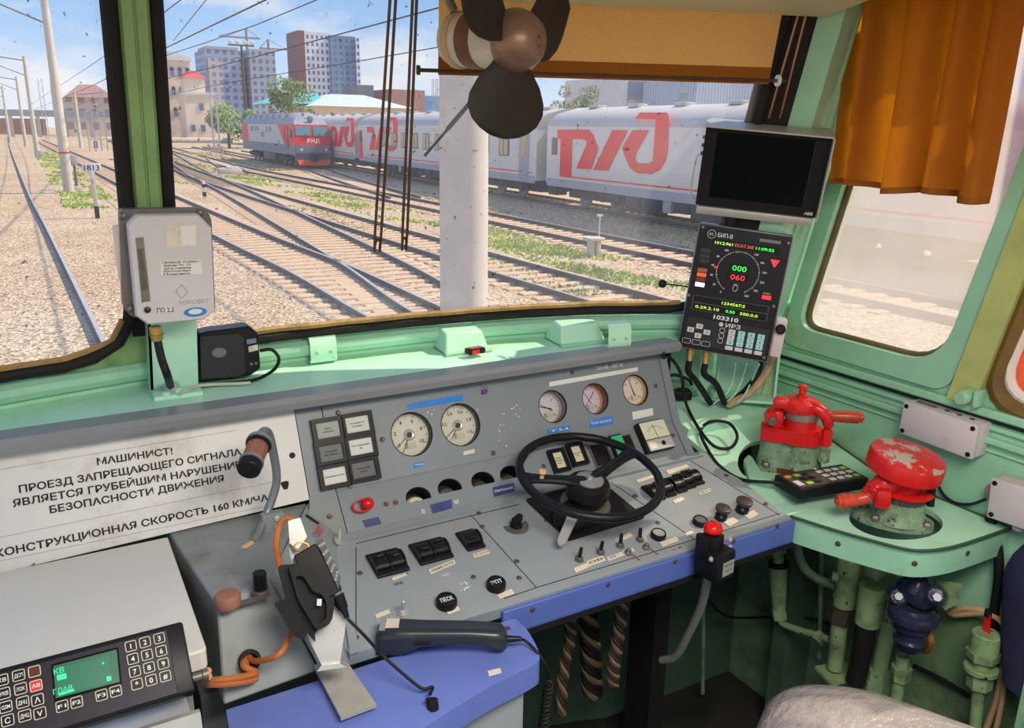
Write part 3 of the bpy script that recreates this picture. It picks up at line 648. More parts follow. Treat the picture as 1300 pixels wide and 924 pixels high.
# blue counter along the driver's side
cq = [(284, 893), (434, 842), (560, 801), (640, 777), (655, 785), (671, 801), (683, 823), (686, 838), (670, 848), (622, 871), (555, 912), (470, 968), (330, 1030), (270, 1040)]
cp2 = [pz(x, y, .85) for x, y in cq]
cnt = thing('lower_counter', 'blue painted curved counter under the black handset', 'counter', (.4, 1.05, 0.0)); NI = M.Translation(-V(cnt.location))
pl = round_poly([(max(p.x, .14), min(p.y, 1.117)) for p in cp2], [0, 0, 0, .0, .01, .02, .02, .01, .015, .02, .02, .02, .02, 0], 4)
b = MB(); b.plate(pl, [], .045, NI @ T(0, 0, .85)); o = b.build('counter_top', BLUE, cnt)
bv = o.modifiers.new('bevel', 'BEVEL'); bv.width = .004; bv.segments = 2; bv.limit_method = 'ANGLE'; bv.angle_limit = rad(50)
b = MB(); lp = pz(664, 920, .6); b.box((.53, 1.03, .40), (.18, .06, .80), NI, .006); b.build('leg', GREY, cnt)
b = MB(); b.box((.30, 1.06, .40), (.26, .08, .80), NI, .006); b.build('panel', GREY_B, cnt)
p = pz(644, 798, .85); b = MB(); b.lathe([(.006, 0), (.006, .0012), (.004, .002)], NI @ T(p.x, p.y, .85), 12); b.build('screw', SCREW, cnt)
p = pz(627, 853, .85); b = MB(); b.prism([(p.x - .012, p.y - .006), (p.x + .01, p.y - .008), (p.x + .014, p.y + .004), (p.x - .008, p.y + .007)], .85, .8506, NI); b.build('torn_label', OFFW, cnt)
# white flat lid of the cabinet at the far left
z = .99; TR = pz(213, 681, z); BR = pz(263, 824, z)
cab = thing('side_cabinet', 'low cabinet with a flat off-white lid under the warning plate', 'cabinet', (-.2, 1.25, 0)); BI = M.Translation(-V(cab.location))
b = MB(); b.prism(round_poly([(-.42, TR.y), (TR.x, TR.y), (BR.x, BR.y), (-.42, BR.y)], [0, .004, .012, 0]), z - .032, z, BI); o = b.build('lid', LIDW, cab)
bv = o.modifiers.new('bevel', 'BEVEL'); bv.width = .003; bv.segments = 2; bv.limit_method = 'ANGLE'; bv.angle_limit = rad(50)
b = MB(); b.box((-.15, 1.255, .478), (.53, .33, .955), BI); b.build('body', GREY_B, cab)
# ------------------------------------------------------------------ gauges
def gauge(label, c, r, F, depth, nums, dial, ring, needles, sticker=True, thin=False, hub=True, group=None):
    t = thing('gauge', label, 'gauge', F @ T(c.x, c.y), group)
    r -= .0006; b = MB(); b.lathe([(r, -.0005), (r, -depth - .006), (r - .0015, -depth - .006), (r - .0015, -.0005), (r, -.0005)], None, 48, False); b.build('housing', BLACKM, t)
    rd = r - .002
    b = MB(); b.lathe([(rd, -depth - .001), (rd, -depth)], None, 48); b.build('dial', dial, t)
    if ring:
        b = MB(); b.lathe([(rd, -depth + .0002), (rd, -depth + .007), (rd - .0025, -depth + .007), (rd - .0025, -depth + .0002), (rd, -depth + .0002)], None, 48, False); b.build('inner_ring', ring, t)
        rd -= .003
    b = MB(); z = -depth + .0006; a0, a1 = nums['span']; n = nums['n']
    for i in range(n * nums['sub'] + 1):
        a = a0 + (a1 - a0) * i / (n * nums['sub']); mj = i % nums['sub'] == 0; l = .007 if mj else .004; w = .0006 if mj else .0003
        b.box((rd * .97 - l / 2, 0, z), (l, w * 2, .0002), RZ(a))
    for k, s in enumerate(nums['txt']):
        if s:
            a = a0 + (a1 - a0) * k / n; rr = rd * .70; b.text(s, nums.get('cap', .0075), T(rr * cos(a), rr * sin(a), z), 'CENTER', None, .012, .0002)
    o = b.build('scale_markings', INK, t); o['kind'] = 'stuff'
    for a, l, tail, m in needles:
        b = MB(); b.prism([(-tail, -.0013), (l * rd, -.0004), (l * rd, .0004), (-tail, .0013)], z + .001, z + .0018, RZ(a)); b.build('needle', m, t)
    if hub:
        b = MB(); b.lathe([(rd * .27, z), (rd * .27, z + .003), (rd * .23, z + .004), (rd * .14, z + .0025)], None, 28); b.build('hub_ring', STEEL, t)
        b = MB(); b.lathe([(rd * .13, z), (rd * .13, z + .005), (rd * .1, z + .006)], None, 20); b.build('hub', BLACK, t)
    if sticker:
        b = MB(); b.prism([(-.008, -.008), (.008, -.006), (.0075, .008), (-.0075, .0075)], z + .0006, z + .001, T(rd * .1, -rd * .52) @ RZ(.1)); b.build('paper_sticker', OFFW, t)
        b = MB(); b.prism([(-.004, -.006), (.003, -.006), (.003, .006), (-.003, .006)], z + .0004, z + .0007, T(-rd * .2, -rd * .5)); b.build('faded_mark', paint('faded_mark%d' % len(MATS), S(150, 150, 132), .6), t)
    b = MB(); b.lathe([(r - .002, -.0035), (r - .002, -.003)], None, 40); b.build('cover_glass', G_GLASS, t)
    return t
BASE = rad(215); SP = rad(-247)
gauge('large round cream gauge numbered to 10, leftmost on the upright panel', gau[0], GR[0], UP, .019, dict(span=(BASE, BASE + SP), n=10, sub=5, txt=['0', '', '2', '', '4', '', '6', '', '8', '', '10'], cap=.0085), DIAL, None, [(BASE, .84, .004, INK), (rad(240), .9, .0, INK)])
gauge('large round cream gauge numbered 0,2 to 1,0 beside the leftmost gauge', gau[1], GR[1], UP, .019, dict(span=(BASE, BASE + SP), n=10, sub=5, txt=['', '', '0,2', '', '0,4', '', '0,6', '', '0,8', '', '1,0'], cap=.0075), DIAL, None, [(BASE, .9, .004, INK), (rad(235), .8, 0, INK)])
YR = paint('yellow_ring', S(190, 150, 84), .5, .1)
sp3 = dict(span=(rad(225), rad(-45)), n=6, sub=5, txt=['0', '', '4', '', '8', '', '12'], cap=.005)
gauge('small deep-set gauge with double black needles, leftmost of the right three', gau[2], GR[2], UP, .030, sp3, DIALW, YR, [(rad(165), .9, .012, INK), (rad(150), .8, .016, INK)], True, hub=False)
gauge('small deep-set gauge with red and blue needles, middle of the right three', gau[3], GR[3], UP, .030, sp3, DIALW, YR, [(rad(118), .85, .01, REDINK), (rad(225), .85, .02, BLUEINK)], True, hub=False)
gauge('small gauge with an upright black needle at the right end of the panel', gau[4], GR[4], UP, .014, sp3, DIAL, YR, [(rad(100), .92, .012, INK), (rad(-70), .5, .004, INK)], True, hub=False)
PL = ['first small half-round port gauge left on the sloped strip, above the letter В', 'second small half-round port gauge on the sloped strip, above the letter М', 'third small half-round port gauge, left of the navy ПИТАНИЕ label', 'fourth small half-round port gauge, partly behind the steering wheel rim']
for k, (c, lab) in enumerate(zip(prt, PL)):
    t = thing('port_gauge', lab, 'gauge', LOW @ T(c.x, c.y - .002), 'half-round port gauges on the sloped strip')
    hm = [(p[0] - c.x, p[1] - c.y + .002) for p in halfmoon(c, .0275)]
    b = MB()
    for i in range(len(hm)):
        p, q = hm[i], hm[(i + 1) % len(hm)]; b.face([b.bm.verts.new((p[0], p[1], -.004)), b.bm.verts.new((q[0], q[1], -.004)), b.bm.verts.new((q[0] * .97, q[1] * .97, -.042)), b.bm.verts.new((p[0] * .97, p[1] * .97, -.042))])
    b.prism(hm, -.048, -.042); b.build('housing', BLACKM, t)
    b = MB(); b.lathe([(.024, -.030), (.020, -.022), (.012, -.020), (.011, -.030)], T(0, -.012, 0), 32); b.build('dial', [DIAL, STEEL_D, paint('dark_dial', S(70, 66, 50), .5), STEEL_D][k], t)
    b = MB()
    for i in range(9): b.box((.0175, 0, -.0215), (.004, .0008, .0006), T(0, -.012, 0) @ RZ(rad(20 + 17.5 * i)))
    o = b.build('scale_markings', INK, t); o['kind'] = 'stuff'

# ------------------------------------------------------------------ indicator lamps and meters
def indicator(F, m, w, h, lines, lit, label, group=None, base=.008):
    t = thing('indicator_lamp', label, 'indicator', F @ m, group)
    b = MB(); fw = .0088; b.plate([(-w / 2, -h / 2), (w / 2, -h / 2), (w / 2, h / 2), (-w / 2, h / 2)], [[(-w / 2 + fw, -h / 2 + fw), (w / 2 - fw, -h / 2 + fw), (w / 2 - fw, h / 2 - fw), (-w / 2 + fw, h / 2 - fw)]], base, T(0, 0, base)); b.build('frame', BLACK, t)
    b = MB(); b.box((0, 0, base * .45), (w - fw * 2, h - fw * 2, .002)); ln = b.build('lens', lit, t)
    for i, s in enumerate(lines):
        b = MB(); b.text(s, .0036, T(0, (len(lines) - 1) * .0032 - i * .0064, base * .45 + .001), 'CENTER', None, .012, .0003); b.build('lettering', INK, ln)
    return t
LIT = [paint('lamp_lens_grey', S(150, 154, 150), .4, .04), paint('lamp_lens_pale', S(196, 202, 194), .4, .04), paint('lamp_lens_dark', S(92, 96, 96), .4, .04), paint('lamp_lens_light', S(206, 208, 206), .4, .04)]
IND = [((415, 546), ['Сброс', 'нагрузки'], 0, 'upper left black indicator lamp of the six, reading Сброс нагрузки'), ((419, 575), ['Отопление', 'вкл. работы'], 2, 'middle left dim indicator lamp of the six'), ((423.5, 604), ['Давление масла'], 3, 'lower left bright indicator lamp of the six, reading Давление масла'),
       ((452, 539), ['Пожарная УТ', 'отправить'], 1, 'upper right pale indicator lamp of the six'), ((456.5, 567), ['Проследование', 'КВ'], 3, 'middle right bright indicator lamp of the six'), ((460, 596), ['Отключение', 'защит'], 2, 'lower right dim indicator lamp of the six')]
for q, ls, k, lab in IND:
    c = on(*q, UP); c2 = on(q[0] + 20, q[1] - 4.6, UP); c3 = on(q[0] - 20, q[1] + 4.6, UP); indicator(UP, T(c.x, c.y, .0015), (c2 - c3).length - .0012, .0492, ls, LIT[k], lab, 'six indicator lamps beside the warning plate', .012)
LENSY = paint('lens_cream', S(214, 212, 184), .4, .04)
for q, ls, lab in (((708, 586), ['Заряд', 'батареи', 'норм.'], 'left one of two cream indicator lamps behind the steering wheel'), ((731, 578), ['Разгрузка', 'ТЭД'], 'right one of two cream indicator lamps behind the steering wheel')):
    c = on(*q, LOW); indicator(LOW, T(c.x, c.y, .0006), .0435, .056, ls, LENSY, lab, 'cream indicator lamps behind the wheel', .012)
# empty lamp socket and green lamp
c = on(764, 577, LOW); t = thing('lamp_socket', 'empty square black lamp socket beside the green indicator', 'socket', LOW @ T(c.x, c.y, .0006))
b = MB(); b.plate([(-.03, -.03), (.022, -.03), (.022, .03), (-.03, .03)], [[(-.026, -.026), (.018, -.026), (.018, .026), (-.026, .026)]], .003, T(0, 0, .003)); b.build('frame', STEEL_D, t)
b = MB(); b.box((-.004, 0, .0015), (.043, .051, .002)); b.build('dark_opening', BLACKM, t)
c = on(783, 568, LOW); t = thing('green_indicator', 'lit green indicator with a letter П behind the wheel spoke', 'indicator', LOW @ T(c.x, c.y, .0006))
b = MB(); b.box((0, 0, .006), (.036, .058, .012), None, .002); b.build('housing', BLACK, t)
b = MB(); b.box((.001, 0, .0128), (.030, .050, .002), None, .0006, 1); g = b.build('lens', GREENB, t)
b = MB(); b.text('П', .012, T(0.002, 0, .014), 'CENTER', None, .01, .0003); b.build('lettering', INK, g)
c = on(797, 566, LOW); t = thing('blank_socket', 'dark narrow blank socket right of the green indicator', 'socket', LOW @ T(c.x + .004, c.y, .0006))
b = MB(); b.box((.0, 0, .001), (.022, .05, .002)); b.build('dark_opening', BLACKM, t)
b = MB(); b.plate([(-.013, -.028), (.014, -.028), (.014, .028), (-.013, .028)], [[(-.011, -.025), (.011, -.025), (.011, .025), (-.011, .025)]], .002, T(0, 0, .003)); b.build('frame', STEEL_D, t)
c = on(828, 556, LOW); t = thing('panel_meter', 'square black-edged needle meter at the right end of the sloped strip', 'meter', LOW @ T(c.x, c.y, .0006))
b = MB(); b.box((0, 0, .009), (.085, .078, .018), None, .002); b.build('housing', BLACK, t)
b = MB(); b.box((0.002, .0145, .0186), (.076, .044, .002), None, .0006, 1); d = b.build('dial', paint('meter_dial', S(216, 216, 194), .4, .03), t)
b = MB()
for i in range(9): a = rad(140 - 12.5 * i); b.box((.030, 0, .0199), (.004 if i % 2 else .007, .0006, .0002), T(.002, -.006, 0) @ RZ(a))
for i in range(24): a = rad(140 - 100 * i / 23); b.box((.027, 0, .0199), (.0004, .0026, .0002), T(.002, -.006, 0) @ RZ(a))
b.build('scale_markings', INK, d)['kind'] = 'stuff'
b = MB(); b.prism([(0, -.0006), (.036, -.0003), (.036, .0003), (0, .0006)], .0202, .0208, T(.002, -.008, 0) @ RZ(rad(95))); b.build('needle', INK, d)
b = MB(); b.box((.002, -.0235, .0186), (.076, .028, .003), None, .0008, 1); pl_ = b.build('lower_cover', paint('meter_cover', S(176, 176, 172), .4, .04), t)
b = MB(); b.box((-.022, -.024, .0203), (.020, .018, .0006)); b.build('paper_sticker', OFFW, pl_)
b = MB(); b.lathe([(.006, 0), (.006, .0015), (.003, .002)], T(.010, -.0235, .0198), 16); b.build('adjuster', BLACK, pl_)

# ------------------------------------------------------------------ rocker switches
def rocker_block(q, n, w, l, pos, label, group, h=.017, pegs=()):
    c = on(*q, DESK); W = n * w
    t = thing('rocker_switch', label, 'switch', DESK @ T(c.x, c.y, .0006), group)
    b = MB(); b.box((0, 0, .003), (W + .006, l, .006), None, .001, 1)
    for k in range(n + 1):
        x = -W / 2 + k * w
        pr = [(-l * .36, 0), (-l * .34, .006)] + [(l * .34 * sin(a), .004 + h * cos(a) * .8) for a in [rad(-62) + rad(124) * i / 10 for i in range(11)]] + [(l * .36, 0)]
        F = frame((x - .0015, 0, .002), (0, 1, 0), (1, 0, 0)); b.prism(pr, 0, .003, F)
    b.build('housing', BLACK, t)
    for k in range(n):
        x = -W / 2 + (k + .5) * w; b = MB(); a = pos[k % len(pos)]
        pr = [(l * .31 * sin(q_), .004 + h * .74 * cos(q_)) for q_ in [rad(-70) + rad(140) * i / 14 for i in range(15)]]
        F = frame((x - w / 2 + .003, 0, .002), (0, 1, 0), (1, 0, 0)); b.prism(pr, 0, w - .006, F)
        b.box((x, l * .26 * sin(a), .006 + h * .78 * cos(a)), (w * .55, .006, .010), None, .0015, 1); b.build('rocker', BLACK, t)
    return t
rocker_block((492, 716), 2, .029, .066, [rad(15), rad(-15)], 'black double rocker switch at the left end of the desk', 'black rocker switches on the left desk')
rocker_block((547, 701), 2, .032, .062, [rad(-25), rad(20)], 'black double rocker switch above the ОБЩИЕ label, with a white tip', 'black rocker switches on the left desk')
rocker_block((597, 687), 1, .034, .058, [rad(-45)], 'single black rocker switch nearest the rotary knob', 'black rocker switches on the left desk')
for k, q in enumerate([(829, 627), (843, 622), (857, 617), (868, 612), (879, 607.5)]):
    rocker_block(q, 1, .0225, .058, [rad(20), rad(-10), rad(15), rad(-20), rad(5)][k:k + 1], ['first (leftmost) black rocker in the row of five right of the wheel', 'second black rocker from the left in the row of five right of the wheel', 'third and middle black rocker in the row of five right of the wheel', 'fourth black rocker from the left in the row right of the wheel', 'fifth (rightmost) black rocker in the row right of the wheel'][k], 'row of rocker switches right of the wheel')
# rotary selector
c = on(655, 668, DESK); t = thing('rotary_switch', 'black rotary switch on a worn half-round metal scale', 'switch', DESK @ T(c.x, c.y, .0006))
b = MB(); ang = [rad(165 + 210 * i / 20) for i in range(21)]; b.prism([(.027 * cos(a), .027 * sin(a)) for a in ang] + [(.014 * cos(a), .014 * sin(a)) for a in reversed(ang)], 0, .002); b.build('scale_plate', STEEL_D, t)
b = MB(); b.lathe([(.013, 0), (.013, .006), (.010, .008)], None, 24); b.build('collar', BLACK, t)
b = MB(); b.box((0.002, .001, .015), (.028, .013, .016), RZ(rad(25)), .003); b.box((.017, .004, .010), (.014, .004, .004), RZ(rad(25))); b.build('knob', BLACK, t)
# push buttons
def push(q, r, h, label, txt=None, cap=None, mush=False, group=None):
    c = on(*q, DESK, h * .6); t = thing('mushroom_button' if mush else 'push_button', label, 'button', DESK @ T(c.x, c.y, .0006), group)
    if mush:
        b = MB(); b.lathe([(r * .78, 0), (r * .78, .010), (r * .6, .013), (r * .45, .018)], None, 28); b.build('collar', BLACK, t)
        b = MB(); b.lathe([(r * .4, .015), (r * .62, h - .010), (r * .96, h - .007), (r, h - .004), (r * .97, h), (r * .7, h + .0015)], None, 32); b.build('cap', paint('brown_black%d' % len(MATS), S(60, 52, 48), .4, .1), t)
    else:
        b = MB(); b.lathe([(r, 0), (r, h * .5), (r * .98, h * .8), (r * .9, h), (r * .80, h), (r * .78, h * .82)], None, 32); b.build('collar', BLACK, t)
        b = MB(); b.lathe([(r * .77, 0), (r * .77, h * .86), (r * .6, h * .9)], None, 28); cp_ = b.build('cap', cap or BLACKM, t)
        if txt: b = MB(); b.text(txt, r * .5, T(0, 0, h * .9), 'CENTER', r * 1.25, .015, .0004); b.build('lettering', WINK, cp_)
    return t
push((567, 763), .0195, .014, 'black round button lettered ПЕСК near the handset', 'ПЕСК', group='round black desk buttons')
push((630, 741), .0185, .014, 'black round button lettered ЭПТ above the blue counter corner', 'ЭПТ', group='round black desk buttons')
push((836, 678), .0165, .012, 'black ringed button with a light window below the wheel rim', '', LIT[0], group='round black desk buttons')
push((889, 661), .0165, .012, 'black ringed button left of the two mushroom buttons', '', LIT[2], group='round black desk buttons')
push((917, 650), .0175, .030, 'dark mushroom button, left one of two at the desk corner', mush=True, group='dark mushroom buttons')
push((944, 641), .019, .030, 'dark mushroom button, right one of two at the desk corner', mush=True, group='dark mushroom buttons')
# toggle switches
def toggle(q, label, mat, l=.026, r=.0042, lean=0, group=None, ball=False):
    c = on(*q, DESK); t = thing('toggle_switch', label, 'switch', DESK @ T(c.x, c.y, .0006), group)
    b = MB(); b.lathe([(.0095, 0), (.0095, .003)], None, 6); b.lathe([(.0065, .003), (.0065, .007), (.005, .008)], None, 16); b.build('nut', STEEL_D if mat is BLACK else STEEL, t)
    b = MB(); d = V((sin(lean) * .3, sin(lean), cos(lean)))
    if ball: b.cyl((0, 0, .006), d * l, r * .55, r * .8, 14); b.sphere(d * l, r * 1.05, None, 14, 10)
    else: b.cyl((0, 0, .006), d * l * .6, r * .7, r, 14); b.cyl(d * l * .55, d * l, r * .95, r * .85, 14)
    b.build('lever', mat, t); return t
G_ = 'row of toggle switches on the desk front'
toggle((735, 711), 'first black toggle switch from the left in the front row of four', BLACK, .030, group=G_)
toggle((762, 702), 'second black toggle switch from the left in the front row of four', BLACK, .028, group=G_)
toggle((787, 693.5), 'third black toggle switch in the front row, above the БУФ label', BLACK, .028, lean=.15, group=G_)
toggle((812, 686), 'fourth black toggle switch in the front row, nearest the ringed button', BLACK, .026, lean=.3, group=G_)
toggle((511, 779), 'silver toggle switch with a ball tip behind the handset', STEEL, .026, .004, ball=True)
for q, lab in (((797, 703), 'small silver capped switch with a red wire, left of two on the desk edge'), ((820, 696), 'small dark capped switch with a red wire, right of two on the desk edge')):
    c = on(*q, DESK); t = thing('wired_switch', lab, 'switch', DESK @ T(c.x, c.y, .0006), 'small wired switches on the desk edge')
    b = MB(); b.lathe([(.007, 0), (.0075, .004), (.005, .008)], None, 14); b.sphere((0, 0, .009), .0045); b.build('cap', STEEL_D, t)
    b = MB(); b.tube([(0, -.002, .006), (.006, -.012, .003), (.010, -.024, .001), (.012, -.032, .001)], .0011, 6, 4); b.build('wire', paint('red_wire', S(150, 60, 50), .5) if 'red_wire' not in MATS else MATS['red_wire'], t)
# red ring lamp on the strip
c = on(463, 645, LOW); t = thing('alarm_lamp', 'red plastic alarm lamp with a loose ring on the left strip', 'lamp', LOW @ T(c.x, c.y, .0006))
b = MB(); b.lathe([(.008, 0), (.008, .006), (.0055, .010)], None, 16); b.build('stem', STEEL_D, t)
b = MB(); b.sphere((.004, .004, .014), (.013, .012, .011)); b.build('lens', REDP, t)
b = MB(); b.tube([(.02 * cos(a) - .006, .012 * sin(a) + .003, .011 + .004 * cos(a)) for a in xs(0, 2 * pi, 16)[:-1]], .0022, 8, 2, True); b.build('ring', REDP, t)
# binder clip hanging on the panel
c = on(614, 497, UP); t = thing('binder_clip', 'small purple binder clip hanging on the upright panel', 'clip', UP @ T(c.x, c.y, .001))
b = MB(); b.loft([(-.007, -.005, .001), (.007, -.004, .001), (.006, .005, .004), (-.006, .004, .004)], [(-.006, -.006, .008), (.006, -.005, .008), (.006, .005, .006), (-.006, .004, .006)]); b.build('body', paint('purple', S(120, 60, 150), .4), t)
b = MB(); b.tube([(-.004, .004, .005), (-.003, .014, .004), (0, .018, .004), (.003, .014, .004), (.004, .004, .005)], .0008, 6, 4); b.tube([(.003, .006, .006), (.008, .012, .009), (.011, .010, .010), (.010, .006, .008)], .0008, 6, 4); b.build('wire_loop', STEEL, t)
# ------------------------------------------------------------------ controller wheel
hw = .092
WH = DESK @ T(0, 0, hw)
ctrp = on(749, 602, DESK, hw); lft = on(653.5, 599, DESK, hw); rgt = on(844.5, 604, DESK, hw)
RW = (rgt - lft).length / 2 * .97
t = thing('steering_wheel', 'black controller wheel with two spokes over the desk', 'steering wheel', WH @ T(ctrp.x, ctrp.y))
def wl(px, py, h=0.0): p = on(px, py, DESK, hw + h); return V((p.x - ctrp.x, p.y - ctrp.y, h))
b = MB(); n = 72; rows = []
for i in range(n):
    a = 2 * pi * i / n; k = 1 if sin(a * 18) > 0 else 0; u = V((cos(a), sin(a), 0)); rr = .0098
    rows.append([b.bm.verts.new(u * (RW - rr + (rr - (.0022 if k and cos(t_) < -.3 else 0)) * cos(t_)) + V((0, 0, rr * sin(t_)))) for t_ in [2 * pi * j / 12 for j in range(12)]])
for i in range(n):
    A, B = rows[i], rows[(i + 1) % n]
    for j in range(12): b.face((A[j], A[(j + 1) % 12], B[(j + 1) % 12], B[j]))
b.build('rim', BLACK, t, 60)
hubp = wl(748, 612, -.012); hubp.z = -.012
for (qx, qy) in ((672, 606), (803, 573)):
    e = wl(qx, qy, 0.0); e = e.normalized() * (RW - .008); b = MB(); s_ = hubp + V((0, 0, .002)); d = (e - s_); side = V((-d.y, d.x, 0)).normalized(); up = V((0, 0, 1))
    pts = [s_ + d * f for f in xs(0, 1, 8)]
    wd = [.020, .0175, .0155, .014, .013, .0125, .013, .016, .024]
    rows = []
    for p, w_ in zip(pts, wd): rows.append([b.bm.verts.new(p + side * (w_ * cos(a)) + up * (.0085 * sin(a))) for a in [2 * pi * j / 12 for j in range(12)]])
    for A, B in zip(rows, rows[1:]):
        for j in range(12): b.face((A[j], A[(j + 1) % 12], B[(j + 1) % 12], B[j]))
    b.face(rows[0]); b.face(rows[-1]); b.build('spoke', BLACK, t)
b = MB(); b.lathe([(.034, -.050), (.036, -.036), (.046, -.028), (.047, -.010), (.044, 0), (.038, .004), (.030, .005)], T(hubp.x, hubp.y, hubp.z), 40); b.build('hub', BLACK, t)
b = MB(); b.lathe([(.030, .004), (.030, .008), (.026, .010), (.008, .0105), (.006, .014), (.003, .016)], T(hubp.x, hubp.y, hubp.z), 40); b.build('hub_cap', paint('aluminium_cap', S(140, 138, 136), .45, .15, 30, metal=.15, chip=S(60, 58, 58), ca=.62, cs=60), t)
k_ = wl(688, 603, .010); b = MB(); b.lathe([(.005, 0), (.004, .006), (.0085, .013), (.0075, .017), (.003, .018)], T(k_.x, k_.y, .004), 16); b.build('knob', WOODK, t)
# housing under the wheel
t = thing('controller_base', 'black controller housing under the steering wheel with a black base plate', 'controller', DESK @ T(ctrp.x, ctrp.y, .0022))
def dl_(px, py, h=0.0): p = on(px, py, DESK, h); return (p.x - ctrp.x, p.y - ctrp.y)
L_, B_, R_ = dl_(668, 637), dl_(722, 688), dl_(817, 659); K_ = (L_[0] + R_[0] - B_[0], L_[1] + R_[1] - B_[1])
b = MB(); b.prism([L_, B_, R_, K_], 0, .006); b.build('base_plate', BLACKM, t)
b = MB(); b.lathe([(.060, .006), (.060, .012), (.048, .016), (.046, .022), (.040, .026)], T(hubp.x + .005, hubp.y + .005, 0), 40); b.build('drum', BLACK, t)
b = MB(); b.lathe([(.056, .012), (.054, .022), (.047, .026)], T(hubp.x + .004, hubp.y + .004, 0), 36); b.build('worn_collar', STEEL_D, t)
hx = [dl_(*p, .034) for p in ((702, 646), (706, 655), (733, 664), (753, 657), (751, 646), (725, 632))]
b = MB(); b.prism(hx, .006, .034); o = b.build('handle_block', BLACK, t); bv = o.modifiers.new('bevel', 'BEVEL'); bv.width = .002; bv.segments = 2
b = MB(); a0 = dl_(728, 655, .05); a1 = dl_(712, 690, .02); A_ = V((*a0, .050)); E_ = V((*a1, .020)); d = E_ - A_; s_ = V((-d.y, d.x, 0)).normalized(); F = frame(A_, d, d.cross(s_) * (1 if d.cross(s_).z > 0 else -1))
b.prism(round_poly([(-.006, -.011), (d.length, -.0085), (d.length + .01, 0), (d.length, .0085), (-.006, .011)], [.008, .004, .008, .004, .008], 4), -.004, .004, F); b.cyl(A_ - V((0, 0, .02)), A_ + V((0, 0, .004)), .0075, .0075, 18)
b.build('reverser_handle', STEEL, t)
# ------------------------------------------------------------------ red emergency button box on the desk edge
p0 = py_(907, 712, 1.074); t = thing('emergency_button_box', 'glossy black box with a red mushroom button clamped to the desk front', 'emergency button', (p0.x, 1.074, p0.z))
F = RZ(rad(8))
b = MB(); b.box((0, 0, 0), (.058, .060, .062), F, .005); b.build('housing', BLACK, t)
b = MB(); b.box((-.008, .004, .045), (.034, .034, .034), F, .003); b.box((-.026, .012, .035), (.012, .03, .05), F, .002); b.build('bracket', BLACK, t)
b = MB(); b.lathe([(.009, .055), (.009, .066), (.0185, .068), (.0195, .074), (.016, .082), (.009, .0865), (.002, .088)], T(-.008, .004, 0), 32); b.build('mushroom_button', REDP, t)
b = MB(); b.box((.006, -.0305, -.004), (.034, .001, .030), F); lb = b.build('rating_label', STEEL, t)
b = MB(); b.text('КМЕ 4101', .005, F @ frame((.006, -.0311, .004), (1, 0, 0), (0, -1, 0)), 'CENTER', .026, .01, .0003); b.build('lettering', INK, lb)
b = MB(); b.text('IP40 10А', .004, F @ frame((.006, -.0311, -.008), (1, 0, 0), (0, -1, 0)), 'CENTER', .022, .01, .0003); b.build('lettering', INK, lb)
for x, z in ((.028, .028), (-.030, .02), (.026, .045)):
    b = MB(); b.lathe([(.0055, 0), (.0055, .004), (.003, .006)], F @ T(x, -.012, z) @ RX(pi / 2), 12); b.build('screw', STEEL, t)
e0 = py_(898, 738, 1.08); pts = [(e0.x - p0.x, .004, -.032)] + [tuple(py_(x, y, Y_) - V((p0.x, 1.074, p0.z))) for x, y, Y_ in ((890, 770, 1.12), (874, 805, 1.16), (858, 833, 1.20), (840, 838, 1.24))]
b = MB(); b.tube(pts, .009, 10, 5); b.build('conduit', paint('grey_conduit', S(120, 124, 118), .5, .1), t)
# ------------------------------------------------------------------ red train brake valve (left one)
az = math.atan2(1.55, 1.35)
o1 = on(1000, 600, rs); O1 = rs @ V((o1.x, o1.y, .014))
t = thing('brake_valve', 'red driver brake valve on a pale green cast body beside the keypad, handle pointing right', 'brake valve', T(*O1) @ RZ(-az) @ M.Diagonal((.79, .85, .87, 1)))
b = MB(); b.prism(round_poly([(-.098, -.055), (.04, -.062), (.085, -.02), (.085, .04), (-.08, .045)], .02, 4), 0, .016)
b.lathe([(.050, .012), (.046, .03), (.043, .06), (.046, .094)], T(-.052, -.002, 0), 28); b.lathe([(.058, .012), (.050, .026), (.047, .06), (.050, .094)], T(.030, -.004, 0), 32); b.box((-.01, -.002, .05), (.09, .07, .07), None, .01)
o = b.build('cast_body', CAST, t)
b = MB(); b.prism(round_poly([(-.098, -.045), (-.05, -.060), (-.03, -.052), (.0, -.064), (.062, -.062), (.084, -.03), (.084, .03), (.05, .055), (-.07, .05), (-.098, .02)], .012, 3), .092, .124)
b.prism(round_poly([(-.09, -.04), (-.04, -.055), (.06, -.05), (.078, -.02), (.07, .04), (-.07, .045)], .012, 3), .121, .130)
b.lathe([(.050, .128), (.049, .14), (.047, .165)], T(.018, -.004, 0), 36)
b.box((-.06, -.01, .150), (.055, .06, .056), None, .014)
b.cyl((-.072, -.02, .160), (-.072, -.058, .160), .020, .017, 20, .003)
b.build('red_body', RED, t)
b = MB(); b.cyl((-.066, -.048, .154), (-.066, -.0645, .152), .0135, .0125, 18, .002)
b.build('valve_plug', STEEL_D, t)
b = MB(); b.lathe([(.0515, .158), (.0515, .178), (.049, .181)], T(.018, -.004, 0), 40); b.build('toothed_band', paint('band_metal', S(150, 142, 130), .35, .25, 30, metal=.6), t)
b = MB(); b.lathe([(.055, .180), (.057, .190), (.054, .206), (.040, .213), (.02, .216)], T(.012, -.004, 0), 36)
b.box((-.045, -.022, .199), (.05, .045, .030), None, .012)
b.tube([(.01, -.02, .200), (.05, -.032, .198), (.078, -.036, .186), (.092, -.038, .166), (.098, -.038, .150)], [.016, .018, .018, .017, .014], 12, 4)
b.box((.090, -.036, .172), (.028, .030, .048), None, .010)
b.build('handle_head', RED, t)
